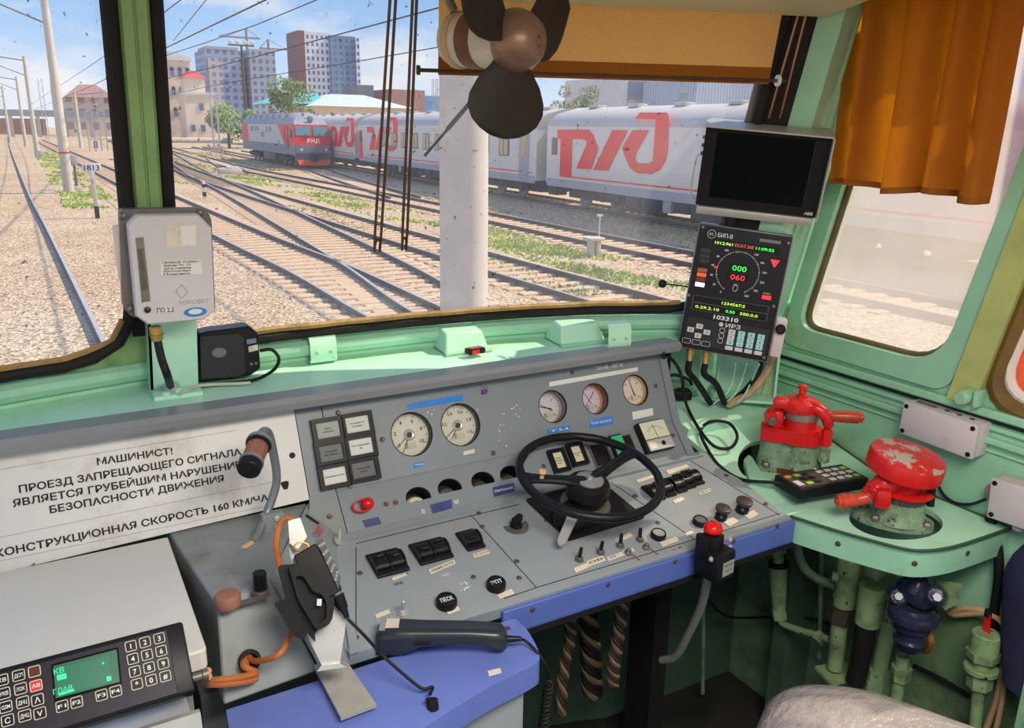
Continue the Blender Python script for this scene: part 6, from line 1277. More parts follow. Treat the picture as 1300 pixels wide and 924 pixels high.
he = HF @ V((HL + .02, 0, .020)); cord('black cord from the handset hanging off the right end of the blue counter', [he, pz(668, 814, .862), pz(682, 828, .852), pz(693, 845, .83), pz(698, 862, .79)], [pz(697, 866, .78), pz(686, 950, .62)])
# ------------------------------------------------------------------ fan
FC = EYE + ray(653, 52).normalized() * 1.50; ax = V((.36, -.93, -.06)).normalized(); t = thing('fan', 'brown cab fan with three broad blades hanging before the windshield', 'fan', frame(FC, V((0, 0, 1)).cross(ax), ax))
b = MB(); b.lathe([(.050, -.012), (.053, .0), (.0525, .010), (.048, .026), (.038, .040), (.024, .049), (.010, .052), (.0085, .048)], None, 40); b.build('hub', FANH, t)
b = MB(); b.lathe([(.030, -.150), (.042, -.143), (.046, -.120), (.046, -.096)], None, 36); b.lathe([(.046, -.068), (.047, -.04), (.046, -.012)], None, 36); b.build('motor_case', FANW, t)
b = MB(); b.lathe([(.0475, -.098), (.0480, -.094), (.0480, -.069), (.0475, -.066)], None, 36); b.build('brown_band', paint('fan_band', S(110, 70, 52), .5, .15, 12), t)
b = MB(); b.lathe([(.0485, -.130), (.0490, -.128), (.0490, -.118), (.0485, -.116)], None, 36); b.build('tan_strap', CABLE_T, t)
CH = [(0, .026), (.12, .038), (.3, .058), (.5, .072), (.65, .075), (.8, .067), (.9, .052), (.97, .031), (1.0, .005)]
def chord(f):
    for (p, u), (q, w_) in zip(CH, CH[1:]):
        if f <= q: return u + (w_ - u) * (f - p) / (q - p)
for k, a0 in enumerate((265, 25, 145)):
    b = MB(); rows = []; u = V((cos(rad(a0)), sin(rad(a0)), 0)); w_ = V((-u.y, u.x, 0))
    for i in range(25):
        f = i / 24; f = 1 - (1 - f) ** 1.5; r = .030 + .130 * f
        rows.append([u * r + w_ * (v * chord(f)) + V((0, 0, .006 + v * .40 * chord(f) * (1.1 - .5 * f) - .008 * v * v)) for v in xs(-1, 1, 12)])
    b.grid(rows, .0022); b.build('blade', FANB, t, 50)
b = MB(); b.tube([(-.02, .046, -.124), (-.03, .07, -.13), (-.04, .12, -.13), (-.04, .19, -.13)], .008, 10, 5); b.box((-.04, .185, -.13), (.06, .03, .05), None, .004); b.build('mount', STEEL_D, t)
b = MB(); b.tube([(.01, .046, -.11), (.02, .075, -.12), (.0, .11, -.13), (-.02, .16, -.15)], .004, 8, 5); b.build('lead', REDWOOD, t)
# ------------------------------------------------------------------ blind, rods, curtain
zb = 1.806; L0 = pz(556, 95, zb); L1 = pz(975, 107, zb); dv = (L1 - L0); nv = V((dv.y, -dv.x, 0)).normalized()
def bw(f, z, o=0.0): return L0 + dv * f + V((0, 0, z - zb)) + nv * (o + (z - zb) * .22)
t = thing('roller_blind', 'tan cloth blind with a brown hem, half lowered over the right pane', 'blind', T(*L0))
zh = zb + .034
def bsheet(z0, z1, mat, name, o):
    b = MB(); b.grid([[bw(f, z, o + .0015 * sin(f * 40)) - L0 for f in xs(0, 1, 60)] for z in xs(z0, z1, 6)], .0012); return b.build(name, mat, t, 60)
bsheet(zh - .001, 2.0, BLIND, 'cloth', 0); bsheet(zb, zh, BLINDB, 'hem', .001)
b = MB(); b.tube([bw(-.055, zb + .008) - L0, bw(1.055, zb + .008) - L0], .004, 8, 0); b.build('bottom_rod', ROPE, t)
b = MB(); m = frame(bw(1.03, zb + .008) - L0, (0, 0, 1), dv); b.lathe([(.012, -.003), (.013, 0), (.012, .003)], m, 20); b.build('white_roller', WHITE, t)
b = MB(); m = frame(bw(-.055, zb + .008) - L0, (0, 0, 1), dv); b.lathe([(.009, -.004), (.010, 0), (.009, .004)], m, 16); b.build('left_roller', ROPE, t)
for k, (xa, xb_, lab) in enumerate(((1013, 976, 'thin copper guide rod at the windshield edge, left one'), (1023, 990, 'thin copper guide rod at the windshield edge, right one'))):
    wire('guide_rod', lab, 'rod', [py_(xa, 20, 1.30 - .01 * k), py_(xb_, 150, 1.40 - .01 * k)], .0022, COPPER, 0, 'guide rods')
for pts, lab in ((((500, -75), (476, 297), (478, 303), (482, 303), (484, 296), (507, -75)), 'long dark wire loop hanging before the right pane, left one'), (((527, -75), (511, 295), (512, 301), (515, 301), (517, 294), (532, -75)), 'long dark wire loop hanging before the right pane, right one')):
    wire('guide_loop', lab, 'rod', [py_(x, y, 1.52 - (300 - y) * .0003) for x, y in pts], .0029, ROPE, 2, 'hanging wire loops')
wy = lambda x, y: py_(x, y, 1.70)
a = wy(604, 122); t = thing('windshield_wiper', 'black wiper arm outside the windshield behind the fan', 'wiper', T(*a)); b = MB(); b.tube([wy(640, 60) - a, V((0, 0, 0)), wy(568, 164) - a], .0052, 10, 0); b.build('arm', BLACK, t); b = MB(); b.tube([wy(570, 162) - a, wy(539, 198) - a], .0032, 8, 0); b.build('blade', RUBBER, t)
# curtain on the right window
XC = 1.66; t = thing('window_curtain', 'orange brown cloth curtain hanging over the upper side window', 'curtain', T(XC, 1.2, 2.04))
def ccol(f, z):
    Yc = 1.345 - .385 * f + (.02 - .02 * f) * (z - 1.58) * .6; amp = .022 + .030 * min(1, (2.05 - z) * 2.2)
    w_ = sin(f * 25 + .8 * sin(f * 9) + (z - 1.6) * 1.4 * sin(f * 7)); w_ = w_ * (1.0 - .25 * w_ * w_)
    return V((XC + amp * w_ - XC, Yc + .012 * sin(f * 31 + 1) * (2.05 - z) * 1.5 - 1.2, z - 2.04))
def zhem(f): return 1.588 + .006 * sin(f * 12) - .012 * f
b = MB(); b.grid([[ccol(f, zhem(f) + .012 + (2.05 - zhem(f)) * g) for f in xs(0, 1, 150)] for g in xs(0, 1, 26)], .0012); b.build('cloth', CURTAIN, t, 80)
b = MB(); b.grid([[ccol(f, zhem(f) + .013 * g) + V((-.0008, 0, 0)) for f in xs(0, 1, 150)] for g in xs(0, 1, 3)], .002); b.build('hem', BLINDB, t, 80)
b = MB(); b.tube([(0, -.9, .0), (0, .28, .0)], .005, 10, 0); b.build('rail', STEEL_D, t)
wire('post_conduit', 'pale green conduit running down the corner post beside the curtain', 'pipe', [px_(1058, -10, 1.70), px_(1072, 18, 1.69), px_(1070, 60, 1.69), px_(1060, 110, 1.69), px_(1050, 135, 1.69), px_(1046, 160, 1.69), px_(1040, 200, 1.69)], .008, GREEN_L)
# ------------------------------------------------------------------ seat back and jacket at the lower right
s0_ = pz(1032, 876, .96); sdir = V((.50, -.86, 0)).normalized(); t = thing('driver_chair', 'grey wrinkled leather seat back at the bottom edge', 'seat', frame(s0_ - V((0, 0, .96)), sdir, (0, 0, 1)))
b = MB(); pr = round_poly([(-.12, .30), (.50, .30), (.50, .80), (.42, .875), (.04, .895), (-.08, .85)], [.03, .03, .1, .08, .09, .06], 8)
m = frame((0, 0, 0), (1, 0, 0), (0, -1, 0)); r1 = [m @ V((x, z, -.13)) for x, z in pr]; cxx = sum(p[0] for p in pr) / len(pr); czz = sum(p[1] for p in pr) / len(pr)
def ins(k, y): return [m @ V((cxx + (x - cxx) * k, czz + (z - czz) * k, y)) for x, z in pr]
L_ = [ins(.90, -.16), ins(.97, -.15), ins(1.0, -.125), ins(1.0, -.03), ins(.97, -.008), ins(.90, 0)]
vs = [[b.bm.verts.new(p) for p in r] for r in L_]
for A, B in zip(vs, vs[1:]):
    n = len(A)
    for j in range(n): b.face((A[j], A[(j + 1) % n], B[(j + 1) % n], B[j]))
b.face(vs[0]); b.face(vs[-1]); b.build('backrest', SEATM, t, 60)
b = MB(); b.box((.22, .08, .20), (.08, .05, .40)); b.box((.22, .08, .01), (.3, .3, .02)); b.build('pedestal', BLACKM, t)
j0 = px_(1290, 760, 1.745); t = thing('hanging_jacket', 'dark navy cloth jacket sleeve hanging at the right edge', 'jacket', T(1.745, j0.y, j0.z))
b = MB(); rows = []
for i in range(13):
    f = i / 12; z = .16 - .34 * f; w_ = .05 + .045 * sin(pi * min(1, f * 1.15)) ; rows.append([b.bm.verts.new((-.012 + .042 * sin(a) * (1 + .1 * sin(7 * f)), -.085 + (w_ + .02) * cos(a) * 1.0 + .008 * sin(9 * f), z)) for a in xs(0, 2 * pi, 20)[:-1]])
for A, B in zip(rows, rows[1:]):
    for j in range(20): b.face((A[j], A[(j + 1) % 20], B[(j + 1) % 20], B[j]))
b.face(rows[0]); b.face(rows[-1]); b.build('sleeve', JACKET, t, 60)
wire('wall_hose', 'black hose with a tan clamp at the right edge under the junction box', 'hose', [px_(1256, 655, 1.785), px_(1266, 690, 1.775), px_(1268, 730, 1.775), px_(1262, 780, 1.775), px_(1262, 810, 1.78)], .011, CABLE_B)
t = thing('orange_cloth', 'bright orange cloth seen blurred through the rear side window', 'cloth', T(1.93, .72, 1.35))
b = MB(); b.grid([[V((.015 * sin(y * 40), y, z)) for y in xs(-.30, .30, 40)] for z in xs(-.30, .64, 8)], .003); b.build('sheet', cloth('bright_orange_cloth', S(255, 110, 40), (1, .3, .06, 1), .4), t, 80)
t = thing('side_locker', 'green painted locker edge at the lower right corner', 'locker', T(1.74, .60, 0)); b = MB(); b.box((0, -.02, .37), (.11, .30, .74), None, .006); b.build('body', GREEN, t); b = MB(); b.box((-.058, -.02, .37), (.006, .26, .68), None, .002, 1); b.build('door', GREEN, t)
# lamp frame added out of view to house the fill light
t = thing('added_lamp_frame', 'rectangular lamp frame added on the ceiling, out of view', 'lamp', T(.55, .1, 2.02)); b = MB(); b.box((0, 0, .008), (1.0, .6, .022), None, .004); b.build('frame', WHITE, t)
# ------------------------------------------------------------------ outside: ground, tracks
ZR, ZG = -1.5, -1.66
def gravel():
    m = bpy.data.materials.new('gravel'); m.use_nodes = True; nt = m.node_tree; N = nt.nodes; L = nt.links; b = N['Principled BSDF']; b.inputs['Roughness'].default_value = .9
    tc = N.new('ShaderNodeTexCoord')
    vo = N.new('ShaderNodeTexVoronoi'); vo.inputs['Scale'].default_value = 17; L.new(tc.outputs['Object'], vo.inputs['Vector'])
    r = N.new('ShaderNodeValToRGB'); sp = N.new('ShaderNodeSeparateColor'); L.new(vo.outputs['Color'], sp.inputs[0]); L.new(sp.outputs[0], r.inputs[0])
    e = r.color_ramp.elements; e[0].color = S(134, 110, 86); e[1].color = S(232, 216, 190); x = e.new(.35); x.color = S(198, 172, 138); x = e.new(.7); x.color = S(216, 194, 162)
    n = N.new('ShaderNodeTexNoise'); n.inputs['Scale'].default_value = .35; n.inputs['Detail'].default_value = 6; L.new(tc.outputs['Object'], n.inputs['Vector'])
    mr = N.new('ShaderNodeMapRange'); mr.inputs[1].default_value = .35; mr.inputs[2].default_value = .7; L.new(n.outputs['Fac'], mr.inputs[0])
    mx = N.new('ShaderNodeMix'); mx.data_type = 'RGBA'; mx.blend_type = 'MULTIPLY'; L.new(mr.outputs[0], mx.inputs[0]); L.new(r.outputs[0], mx.inputs[6]); mx.inputs[7].default_value = (.86, .76, .64, 1)
    L.new(mx.outputs[2], b.inputs['Base Color'])
    bp = N.new('ShaderNodeBump'); bp.inputs['Strength'].default_value = .8; bp.inputs['Distance'].default_value = .05; L.new(vo.outputs['Distance'], bp.inputs['Height']); L.new(bp.outputs[0], b.inputs['Normal'])
    return m
GRAVEL = gravel()
def plain(name, c, r=.7, var=.1, vs=.6, **k): return paint(name, c, r, var, vs, **k)
RUST = plain('rail_rust', S(98, 76, 62), .6, .2, 3); RAILTOP = paint('rail_top', S(196, 190, 184), .35, .08, 2, metal=.3); SLEEPER = plain('sleeper', S(208, 178, 146), .85, .2, 1.2); CONC = plain('concrete', S(206, 198, 184), .8, .1, 1.5, grime=S(160, 146, 124), ga=.55, gs=2); CONCL = plain('concrete_pole', S(214, 204, 192), .8, .07, 3, grime=S(184, 168, 148), ga=.56, gs=5, chip=S(150, 140, 128), ca=.72, cs=60)
b = MB(); b.box((60, 330, ZG - .05), (700, 760, .1)); struct(b.build('ground', GRAVEL))
def path_sample(P, step):
    Q = smooth_path([V((x, y, 0)) for x, y in P], 14); out = []; acc = 0; last = Q[0]; out.append(Q[0])
    for a, c in zip(Q, Q[1:]):
        seg = (c - a).length; d = step - acc
        while d <= seg: out.append(a + (c - a) * (d / seg)); d += step
        acc = (seg - (d - step))
    return out
slm = MB(); slm.box((0, 0, -.02), (2.6, .26, .15), None, .02, 1)
SLP = None
RPROF = [(-.075, -.18), (.075, -.18), (.075, -.165), (.014, -.14), (.014, -.05), (.038, -.036), (.038, -.006), (-.038, -.006), (-.038, -.036), (-.014, -.05), (-.014, -.14), (-.075, -.165)]
def track(label, P, y0, y1, sl=60, zr=ZR):
    global SLP
    t = thing('railway_track', label, 'railway track', T(P[0][0], P[0][1], ZG), 'railway tracks in the yard'); o0 = V(t.location)
    Q = smooth_path([V((x, y, zr)) for x, y in P], 10); Q = [p for p in Q if y0 - 6 <= p.y <= y1 + 20]
    def sd(i):
        d = (Q[min(i + 1, len(Q) - 1)] - Q[max(i - 1, 0)]).normalized(); return V((d.y, -d.x, 0)), V((0, 0, 1))
    for s in (-.76, .76):
        pts = [q + sd(i)[0] * s for i, q in enumerate(Q)]
        b = MB(); b.sweep(RPROF, [p - o0 for p in pts], sd); r_ = b.build('rail', RUST, t)
        b = MB(); b.sweep([(-.038, -.006), (.038, -.006), (.032, 0), (-.032, 0)], [p - o0 for p in pts], sd); b.build('running_surface', RAILTOP, r_)
    S_ = [p for p in path_sample(P, .58) if y0 <= p.y <= y1]
    far = MB(); k = 0
    for i, p in enumerate(S_ if sl > 0 else []):
        j = min(i + 1, len(S_) - 1); d = (S_[j] - S_[max(j - 1, 0)]); a = atan2(-d.x, d.y) + random.uniform(-.02, .02); m = T(p.x - o0.x, p.y - o0.y, -.018) @ RZ(a)
        if k < sl:
            if SLP is None: SLP = slm.build('sleeper', SLEEPER, t); SLP.matrix_basis = m
            else: part_copy(SLP, m, t)
            k += 1
        else: far.box((0, 0, -.01), (2.6, .26, .12), m)
    if len(far.bm.verts): o = far.build('distant_sleepers', SLEEPER, t); o['kind'] = 'stuff'
    return t
track('straight track the cab runs along, at the left edge of the yard', [(0.06, -5), (0.05, 6), (-.03, 12.7), (-.38, 29.6), (-.9, 54), (-2.28, 145), (-4, 300)], 10, 200, -1)
track('nearest track right of the cab, running past the white post', [(6.4, -5), (6.0, 6), (5.7, 12.7), (5.75, 18.9), (5.52, 26), (5.2, 45), (4.9, 66), (3.3, 164), (1, 300)], 7, 180, 80)
track('diverging turnout track crossing from the nearest track to the middle one', [(6.35, 9), (6.6, 14), (7.16, 18.9), (7.75, 25.7), (8.6, 36), (9.3, 45), (10.3, 60), (11.8, 77), (15, 110), (19, 150)], 11, 140, 60)
track('middle track beyond the white post with a grass strip on its far side', [(10.4, -5), (10.1, 12), (9.95, 20), (9.85, 43), (10.1, 60), (12, 100), (15.5, 160), (20, 230)], 8, 160, 70)
track('track between the grass strip and the passenger coaches', [(15.5, -5), (15.3, 17), (15.3, 30), (15.1, 50), (15, 72), (17, 110), (20, 160), (25, 240)], 10, 160, 70)
track('track under the red and grey locomotive', [(16.0, 38), (17.6, 50), (19.5, 62), (20.4, 67), (21.2, 90), (24, 150)], 44, 120, 60)
track('track under the grey passenger coaches', [(19.9, -5), (21.4, 23), (22, 33), (23.4, 61), (24.8, 88), (28, 150)], 8, 100, 60)
track('far track left of the locomotive towards the station', [(13.0, 60), (17, 90), (23, 120), (30, 160)], 70, 150, 40)
# low grass
def grass(label, boxes, n, cols):
    b = MB()
    for k in range(n):
        x0, x1, y0, y1 = random.choice(boxes); f = random.random() ** 1.6; y = y0 + (y1 - y0) * f; x = random.uniform(x0, x1)
        if sin(x * 2.1 + y * .9) + sin(y * .37 - x) + random.uniform(-.9, .9) < .35: continue
        h = random.uniform(.02, .065) * (1 + y / 50); w = h * .7 * (1 + y / 90); a = random.uniform(0, pi); dx, dy = w * cos(a), w * sin(a); l = random.uniform(-.05, .05)
        b.face([b.bm.verts.new((x - dx, y - dy, ZG)), b.bm.verts.new((x + dx, y + dy, ZG)), b.bm.verts.new((x + l, y + l, ZG + h))])
    me_o = b.build('grass', cols); return tag(me_o, label, 'grass', None, 'stuff')
GR1 = plain('grass_green', S(186, 200, 110), .8, .3, .8); GR2 = plain('grass_olive', S(196, 192, 130), .8, .3, .8)
grass('yellow green grass strip between the middle track and the coach-side track', [(11.6, 13.9, 13, 60), (11.4, 14.2, 13, 30)], 16000, GR1)
grass('sparse olive grass growing between and beside the coach-side rails', [(16.8, 19.3, 14, 45), (12.2, 14.0, 12, 30), (9.4, 10.6, 14, 40)], 9000, GR2)
grass('green grass patch around the row of concrete poles at left', [(1.2, 3.4, 38, 110)], 7000, GR1)
grass('far grass between the tracks before the locomotive', [(11.5, 13.5, 60, 110), (16.5, 19, 66, 110), (7, 8.4, 50, 90)], 7000, GR2)
# ------------------------------------------------------------------ poles, posts, wires
pb = EYE + ray(589, 300) * 7.3
t = thing('catenary_post', 'thick pale concrete post standing close outside the right pane', 'post', T(pb.x, pb.y, ZG))
b = MB(); b.lathe([(.222, 0), (.214, 2.4), (.210, 3.6), (.205, 8.0)], None, 40); b.build('shaft', CONCL, t)
b = MB(); b.tube([(-.20, .05, 3.2), (-.21, .0, 3.2), (0, -.214, 3.19), (.21, 0, 3.2)], .008, 6, 5); b.build('rust_band', plain('rust_streak', S(186, 124, 84), .8, .3, 8), t)
p0 = (3, 46)
PB = MB(); PB.lathe([(.24, 0), (.20, 5), (.16, 9.5)], None, 20); pole0 = None
for (px, py, top, lab) in ((88, 245, 9.6, 'nearest concrete pole of the row along the left track, with a red band'), (48, 200, 9.4, 'second concrete pole along the left track'), (33, 186, 9.4, 'third concrete pole along the left track'), (103, 188, 7.4, 'short concrete pole right of the row with a lamp arm'), (13, 181, 9.0, 'farthest concrete pole of the left row')):
    g = pz(px, py, ZG); t = thing('concrete_pole', lab, 'pole', T(*g), 'concrete catenary poles at left'); k = top / 9.5
    if pole0 is None: pole0 = PB.build('shaft', CONC, t); sh = pole0
    else: sh = pole0.copy(); C.objects.link(sh); sh.parent = t
    sh.scale = (1, 1, k)
    s_ = -1 if px != 103 else 1
    b = MB(); b.tube([(0, 0, top - .4), (s_ * 3.4, 0, top + .0)], .05, 6, 0); b.tube([(0, 0, top - 1.8), (s_ * 3.0, 0, top - .6)], .04, 6, 0); b.tube([(s_ * 2.2, 0, top - .3), (s_ * 2.2, 0, top - 1.6)], .03, 6, 0); b.build('cantilever_arm', STEEL_D, t)
    if px == 88: b = MB(); b.lathe([(.232, 1.9), (.23, 1.98)], None, 20); b.build('red_band', REDP, t)
    if px == 48: b = MB(); b.box((.35, 0, .35), (.5, .5, .7), None, .05); b.build('base_box', CONC, t)
def post(name, label, cat, px, py, fn, parts): 
    g = pz(px, py, ZG); t = thing(name, label, cat, T(*g))
    for nm, mt, f in parts: b = MB(); f(b); b.build(nm, mt, t)
post('kilometre_post', 'white kilometre post with a number plate beside the left track', 'post', 124, 277, None, (('post', CONC, lambda b: b.box((0, 0, .85), (.14, .14, 1.7), None, .01)), ('black_foot', BLACKM, lambda b: b.box((0, 0, .22), (.15, .15, .45), None, .01)), ('number_plate', WHITE, lambda b: b.box((0, -.02, 1.82), (.62, .05, .30), None, .01)), ('lettering', INK, lambda b: b.text('1813', .2, frame((0, -.046, 1.82), (1, 0, 0), (0, -1, 0)), 'CENTER', .5))))
post('dwarf_signal', 'small grey dwarf signal on a thin post behind the kilometre post', 'signal', 98, 241, None, (('post', STEEL_D, lambda b: b.cyl((0, 0, 0), (0, 0, 1.3), .07, .06, 12)), ('head', STEEL, lambda b: b.box((0, 0, 1.5), (.35, .3, .5), None, .05)), ('foot', CONC, lambda b: b.box((0, 0, .1), (.5, .4, .2), None, .02))))
post('limit_post', 'short black and white striped limit post between the tracks', 'post', 260, 252, None, (('post', WHITE, lambda b: b.box((0, 0, .4), (.14, .14, .8), None, .01)), ('black_band', INK, lambda b: b.box((0, 0, .2), (.15, .15, .2))), ('upper_band', INK, lambda b: b.box((0, 0, .6), (.15, .15, .16)))))
post('concrete_stub', 'low grey concrete stub with a flat cap in the grass strip', 'post', 753, 326, None, (('cap', CONC, lambda b: b.box((0, 0, .50), (.50, .42, .09), None, .03)), ('leg', CONC, lambda b: b.box((-.10, 0, .23), (.13, .2, .46), None, .01)), ('leg', CONC, lambda b: b.box((.12, 0, .23), (.13, .2, .46), None, .01))))
post('thin_stake', 'thin white stake sign behind the concrete stub', 'post', 760, 312, None, (('stake', WHITE, lambda b: b.cyl((0, 0, 0), (0, 0, .9), .02, .02, 8)), ('plate', WHITE, lambda b: b.box((0, 0, .92), (.22, .02, .07)))))
post('point_machine', 'grey point machine box beside the turnout rails', 'box', 292, 223, None, (('case', CONC, lambda b: b.box((0, 0, .3), (1.6, .6, .4), None, .08)), ('lid', WHITE, lambda b: b.box((.2, 0, .55), (.8, .5, .12), None, .03))))
post('point_lever', 'small grey rail clamp machine at the foot of the white post', 'box', 606, 404, None, (('case', STEEL_D, lambda b: b.box((0, 0, .25), (.12, .12, .5), None, .02)), ('arm', STEEL_D, lambda b: b.cyl((-.25, 0, .42), (.1, 0, .42), .03, .03, 10))))
post('blue_marker', 'small blue marker board far down the left yard', 'sign', 122, 188, None, (('board', paint('marker_blue', S(60, 120, 190), .5), lambda b: b.box((0, 0, .5), (.5, .3, 1.0), None, .05)),))
for k, (x, z, y1, lab) in enumerate(((5.7, 4.75, 260, 'overhead wire above the nearest right-hand track'), (5.6, 6.3, 260, 'upper catenary wire above the nearest right-hand track'), (10.0, 4.8, 260, 'overhead wire above the middle track'), (9.9, 6.4, 260, 'upper catenary wire above the middle track'), (15.2, 4.9, 260, 'overhead wire above the coach-side track'), (-1.2, 4.8, 300, 'overhead wire above the left track'), (-1.3, 6.4, 300, 'upper catenary wire above the left track'))):
    wire('overhead_wire', lab, 'wire', [(x + (.2 if x > 0 else .6), 4, z), (x, 40, z + (.0 if k % 2 == 0 else -.3)), (x - (0 if x > 0 else .8), 100, z), (x + (8 if x > 9 else -2), y1, z)], .022, BLACKM, 4, 'overhead wires', 6)
wire('feeder_wire', 'dark feeder wire slanting up across the sky over the yard', 'wire', [(14, 90, 9.5), (10, 40, 9.6), (6.5, 12, 8.3)], .03, BLACKM, 4)
# ------------------------------------------------------------------ coaches
CG = plain('coach_grey', S(230, 222, 210), .4, .04, .8); CRF = plain('coach_roof', S(196, 190, 182), .5, .06, .8); CRED = plain('coach_red', S(252, 24, 40), .4, .05, 1); CDK = plain('undercarriage', S(50, 54, 62), .7, .3, 3); CGD = plain('coach_lower_grey', S(176, 178, 182), .45, .05, .8); WIN = plain('coach_window', S(90, 96, 100), .15, .05); CURT = plain('window_drape', S(214, 196, 160), .7, .1, 4); LAMPY = plain('door_pane', S(216, 190, 128), .4)
PX2 = lambda P: [(690 + x / 4.4, 90 + y / 4.4) for x, y in P]
LOGO = [PX2([(168, 328), (250, 328), (275, 352), (303, 428), (303, 445), (265, 551), (183, 545), (232, 430), (243, 405), (238, 388), (220, 380), (160, 380)]), PX2([(385, 330), (472, 330), (360, 557), (278, 553)]),
        PX2([(498, 330), (588, 330), (516, 462), (511, 498), (530, 517), (595, 515), (611, 500), (628, 270), (510, 268), (540, 232), (690, 232), (700, 246), (695, 430), (682, 500), (650, 553), (600, 577), (520, 570), (482, 540), (440, 437), (444, 420)])]
DOORP = PX2([(78, 328), (168, 328), (160, 378), (155, 597), (90, 590), (96, 380), (80, 376)])
def coach(label, A, L, kind):
    # A: near side, far-left lower corner of the body at rail level; runs towards the camera by L
    dirv = V((-.0512, -1, 0)).normalized(); nrm = V((-1, .0512, 0)).normalized()
    F = M(((dirv.x, nrm.x, 0, A[0]), (dirv.y, nrm.y, 0, A[1]), (0, 0, 1, ZR), (0, 0, 0, 1)))   # x along the side, y outwards, z up from rail
    t = thing('passenger_coach', label, 'train coach', F, 'passenger coaches in the yard')
    W = 3.1; sec = [(-W, .95), (-W, 3.35), (-W + .12, 3.62), (-W + .5, 3.92), (-W / 2, 4.20), (-.5, 3.92), (-.12, 3.62), (0, 3.35), (0, .95)]
    low = [(-W, .95), (-W, 3.35), (-W + .06, 3.5), (-.06, 3.5), (0, 3.35), (0, .95)]
    fx = frame((0, 0, 0), (0, 1, 0), (1, 0, 0))
    def ex(b, poly, x0, x1): b.loft([(x0, y, z) for y, z in poly], [(x1, y, z) for y, z in poly])
    b = MB(); ex(b, low, .0, L)
    for i in range(7): b.box((L / 2, .004, 1.02 + i * .13), (L - .3, .02, .05))
    if kind != 2:
        for i in range(9): b.box((L / 2, .004, 2.0 + i * .15), (L - .3, .014, .03))
    b.build('body', CG, t)
    b = MB(); ex(b, [(-W - .0, 3.38), (-W + .12, 3.62), (-W + .5, 3.92), (-W / 2, 4.20), (-.5, 3.92), (-.12, 3.62), (.0, 3.38)], -.02, L + .02)
    for i in range(9): b.box((1.6 + i * (L - 3.2) / 8, -W / 2, 4.22), (.7, .5, .14), None, .04)
    b.build('roof', CRF, t)
    b = MB(); b.box((L / 2, .006, 1.0), (L - .2, .03, .34)); b.build('sill_band', CGD, t)
    b = MB(); b.box((L / 2 + .8, .012, 1.30), (L - 2.4, .02, .055)); b.build('red_line', CRED, t)
    FS = F @ frame((0, .016, 0), (1, 0, 0), (0, 1, 0))
    S2 = frame((0, .016, 0), (1, 0, 0), (0, 1, 0))
    if kind == 2: REF['F'] = FS; REF['L'] = [[tuple(on(*p, FS)) for p in P] for P in LOGO]; REF['D'] = [tuple(on(*p, FS)) for p in DOORP]
    for P in REF['L']:
        ox = 0 if kind != 0 else L - 8.6
        b = MB(); b.prism([(x + ox, y) for x, y in P], 0, .012, S2); b.build('emblem', CRED, t)
    # door and windows
    xa = min(p[0] for p in REF['D']); xb = max(p[0] for p in REF['D'])
    if kind != 0:
        b = MB(); b.prism(REF['D'], -.002, .008, S2) if kind == 2 else b.box((.55, .01, 2.0), (.8, .03, 2.0)); d = b.build('door', CRED, t)
        b = MB(); b.box((.70, .035, 2.55), (.42, .02, .72)) ; b.build('pane', WIN, d)
    if kind == 1:
        for i in range(9):
            x = 6.0 + i * 1.95
            b = MB(); b.box((x, .012, 2.45), (1.1, .04, .95), None, .08); w_ = b.build('window', WIN, t)
            b = MB(); b.box((x - .27, .034, 2.45), (.42, .01, .85)); b.box((x + .27, .034, 2.45), (.42, .01, .85)); b.build('drapes', CURT, w_)
        b = MB(); b.prism([(L - 6.3, 1.30), (L - 5.5, 1.30), (L - 4.05, 3.15), (L - 1.2, 3.15), (L - 1.2, 3.3), (L - 4.6, 3.3)], 0, .012, S2); b.build('red_flash', CRED, t)
        for x in (L - 5.6, L - 3.3):
            b = MB(); b.box((x, .022, 2.45), (1.1, .04, .95), None, .08); w_ = b.build('window', WIN, t); b = MB(); b.box((x - .25, .046, 2.45), (.40, .01, .85)); b.box((x + .25, .046, 2.45), (.40, .01, .85)); b.build('drapes', CURT, w_)
        b = MB(); b.box((L - 1.2, .012, 2.02), (1.0, .05, 2.2), None, .03); d = b.build('door', CGD, t); b = MB(); b.box((L - 1.2, .042, 2.45), (.45, .02, .95), None, .08); b.build('pane', LAMPY, d)
    # gangway, underframe, bogies
    b = MB(); b.box((-.25, -W / 2, 2.2), (.5, 1.6, 2.7), None, .1); b.box((L + .25, -W / 2, 2.2), (.5, 1.6, 2.7), None, .1); b.build('gangway', BLACKM, t)
    for x in (3.6, L - 3.6):
        b = MB(); b.box((x, -.45, .58), (3.4, .16, .26), None, .05); b.box((x, -.35, .74), (1.0, .26, .3), None, .06); b.box((x - 1.6, -.35, .62), (.4, .2, .4), None, .05); b.box((x + 1.6, -.35, .62), (.4, .2, .4), None, .05)
        for dx in (-.55, .55): b.cyl((x + dx, -.35, .40), (x + dx, -.35, .86), .11, .11, 10)
        bo = b.build('bogie', CDK, t)
        for dx in (-1.2, 1.2):
            b = MB(); b.cyl((x + dx, -.72, .475), (x + dx, -.60, .475), .475, .475, 24, .03); b.cyl((x + dx, -.60, .475), (x + dx, -.42, .475), .16, .14, 14); b.build('wheel', STEEL_D, bo)
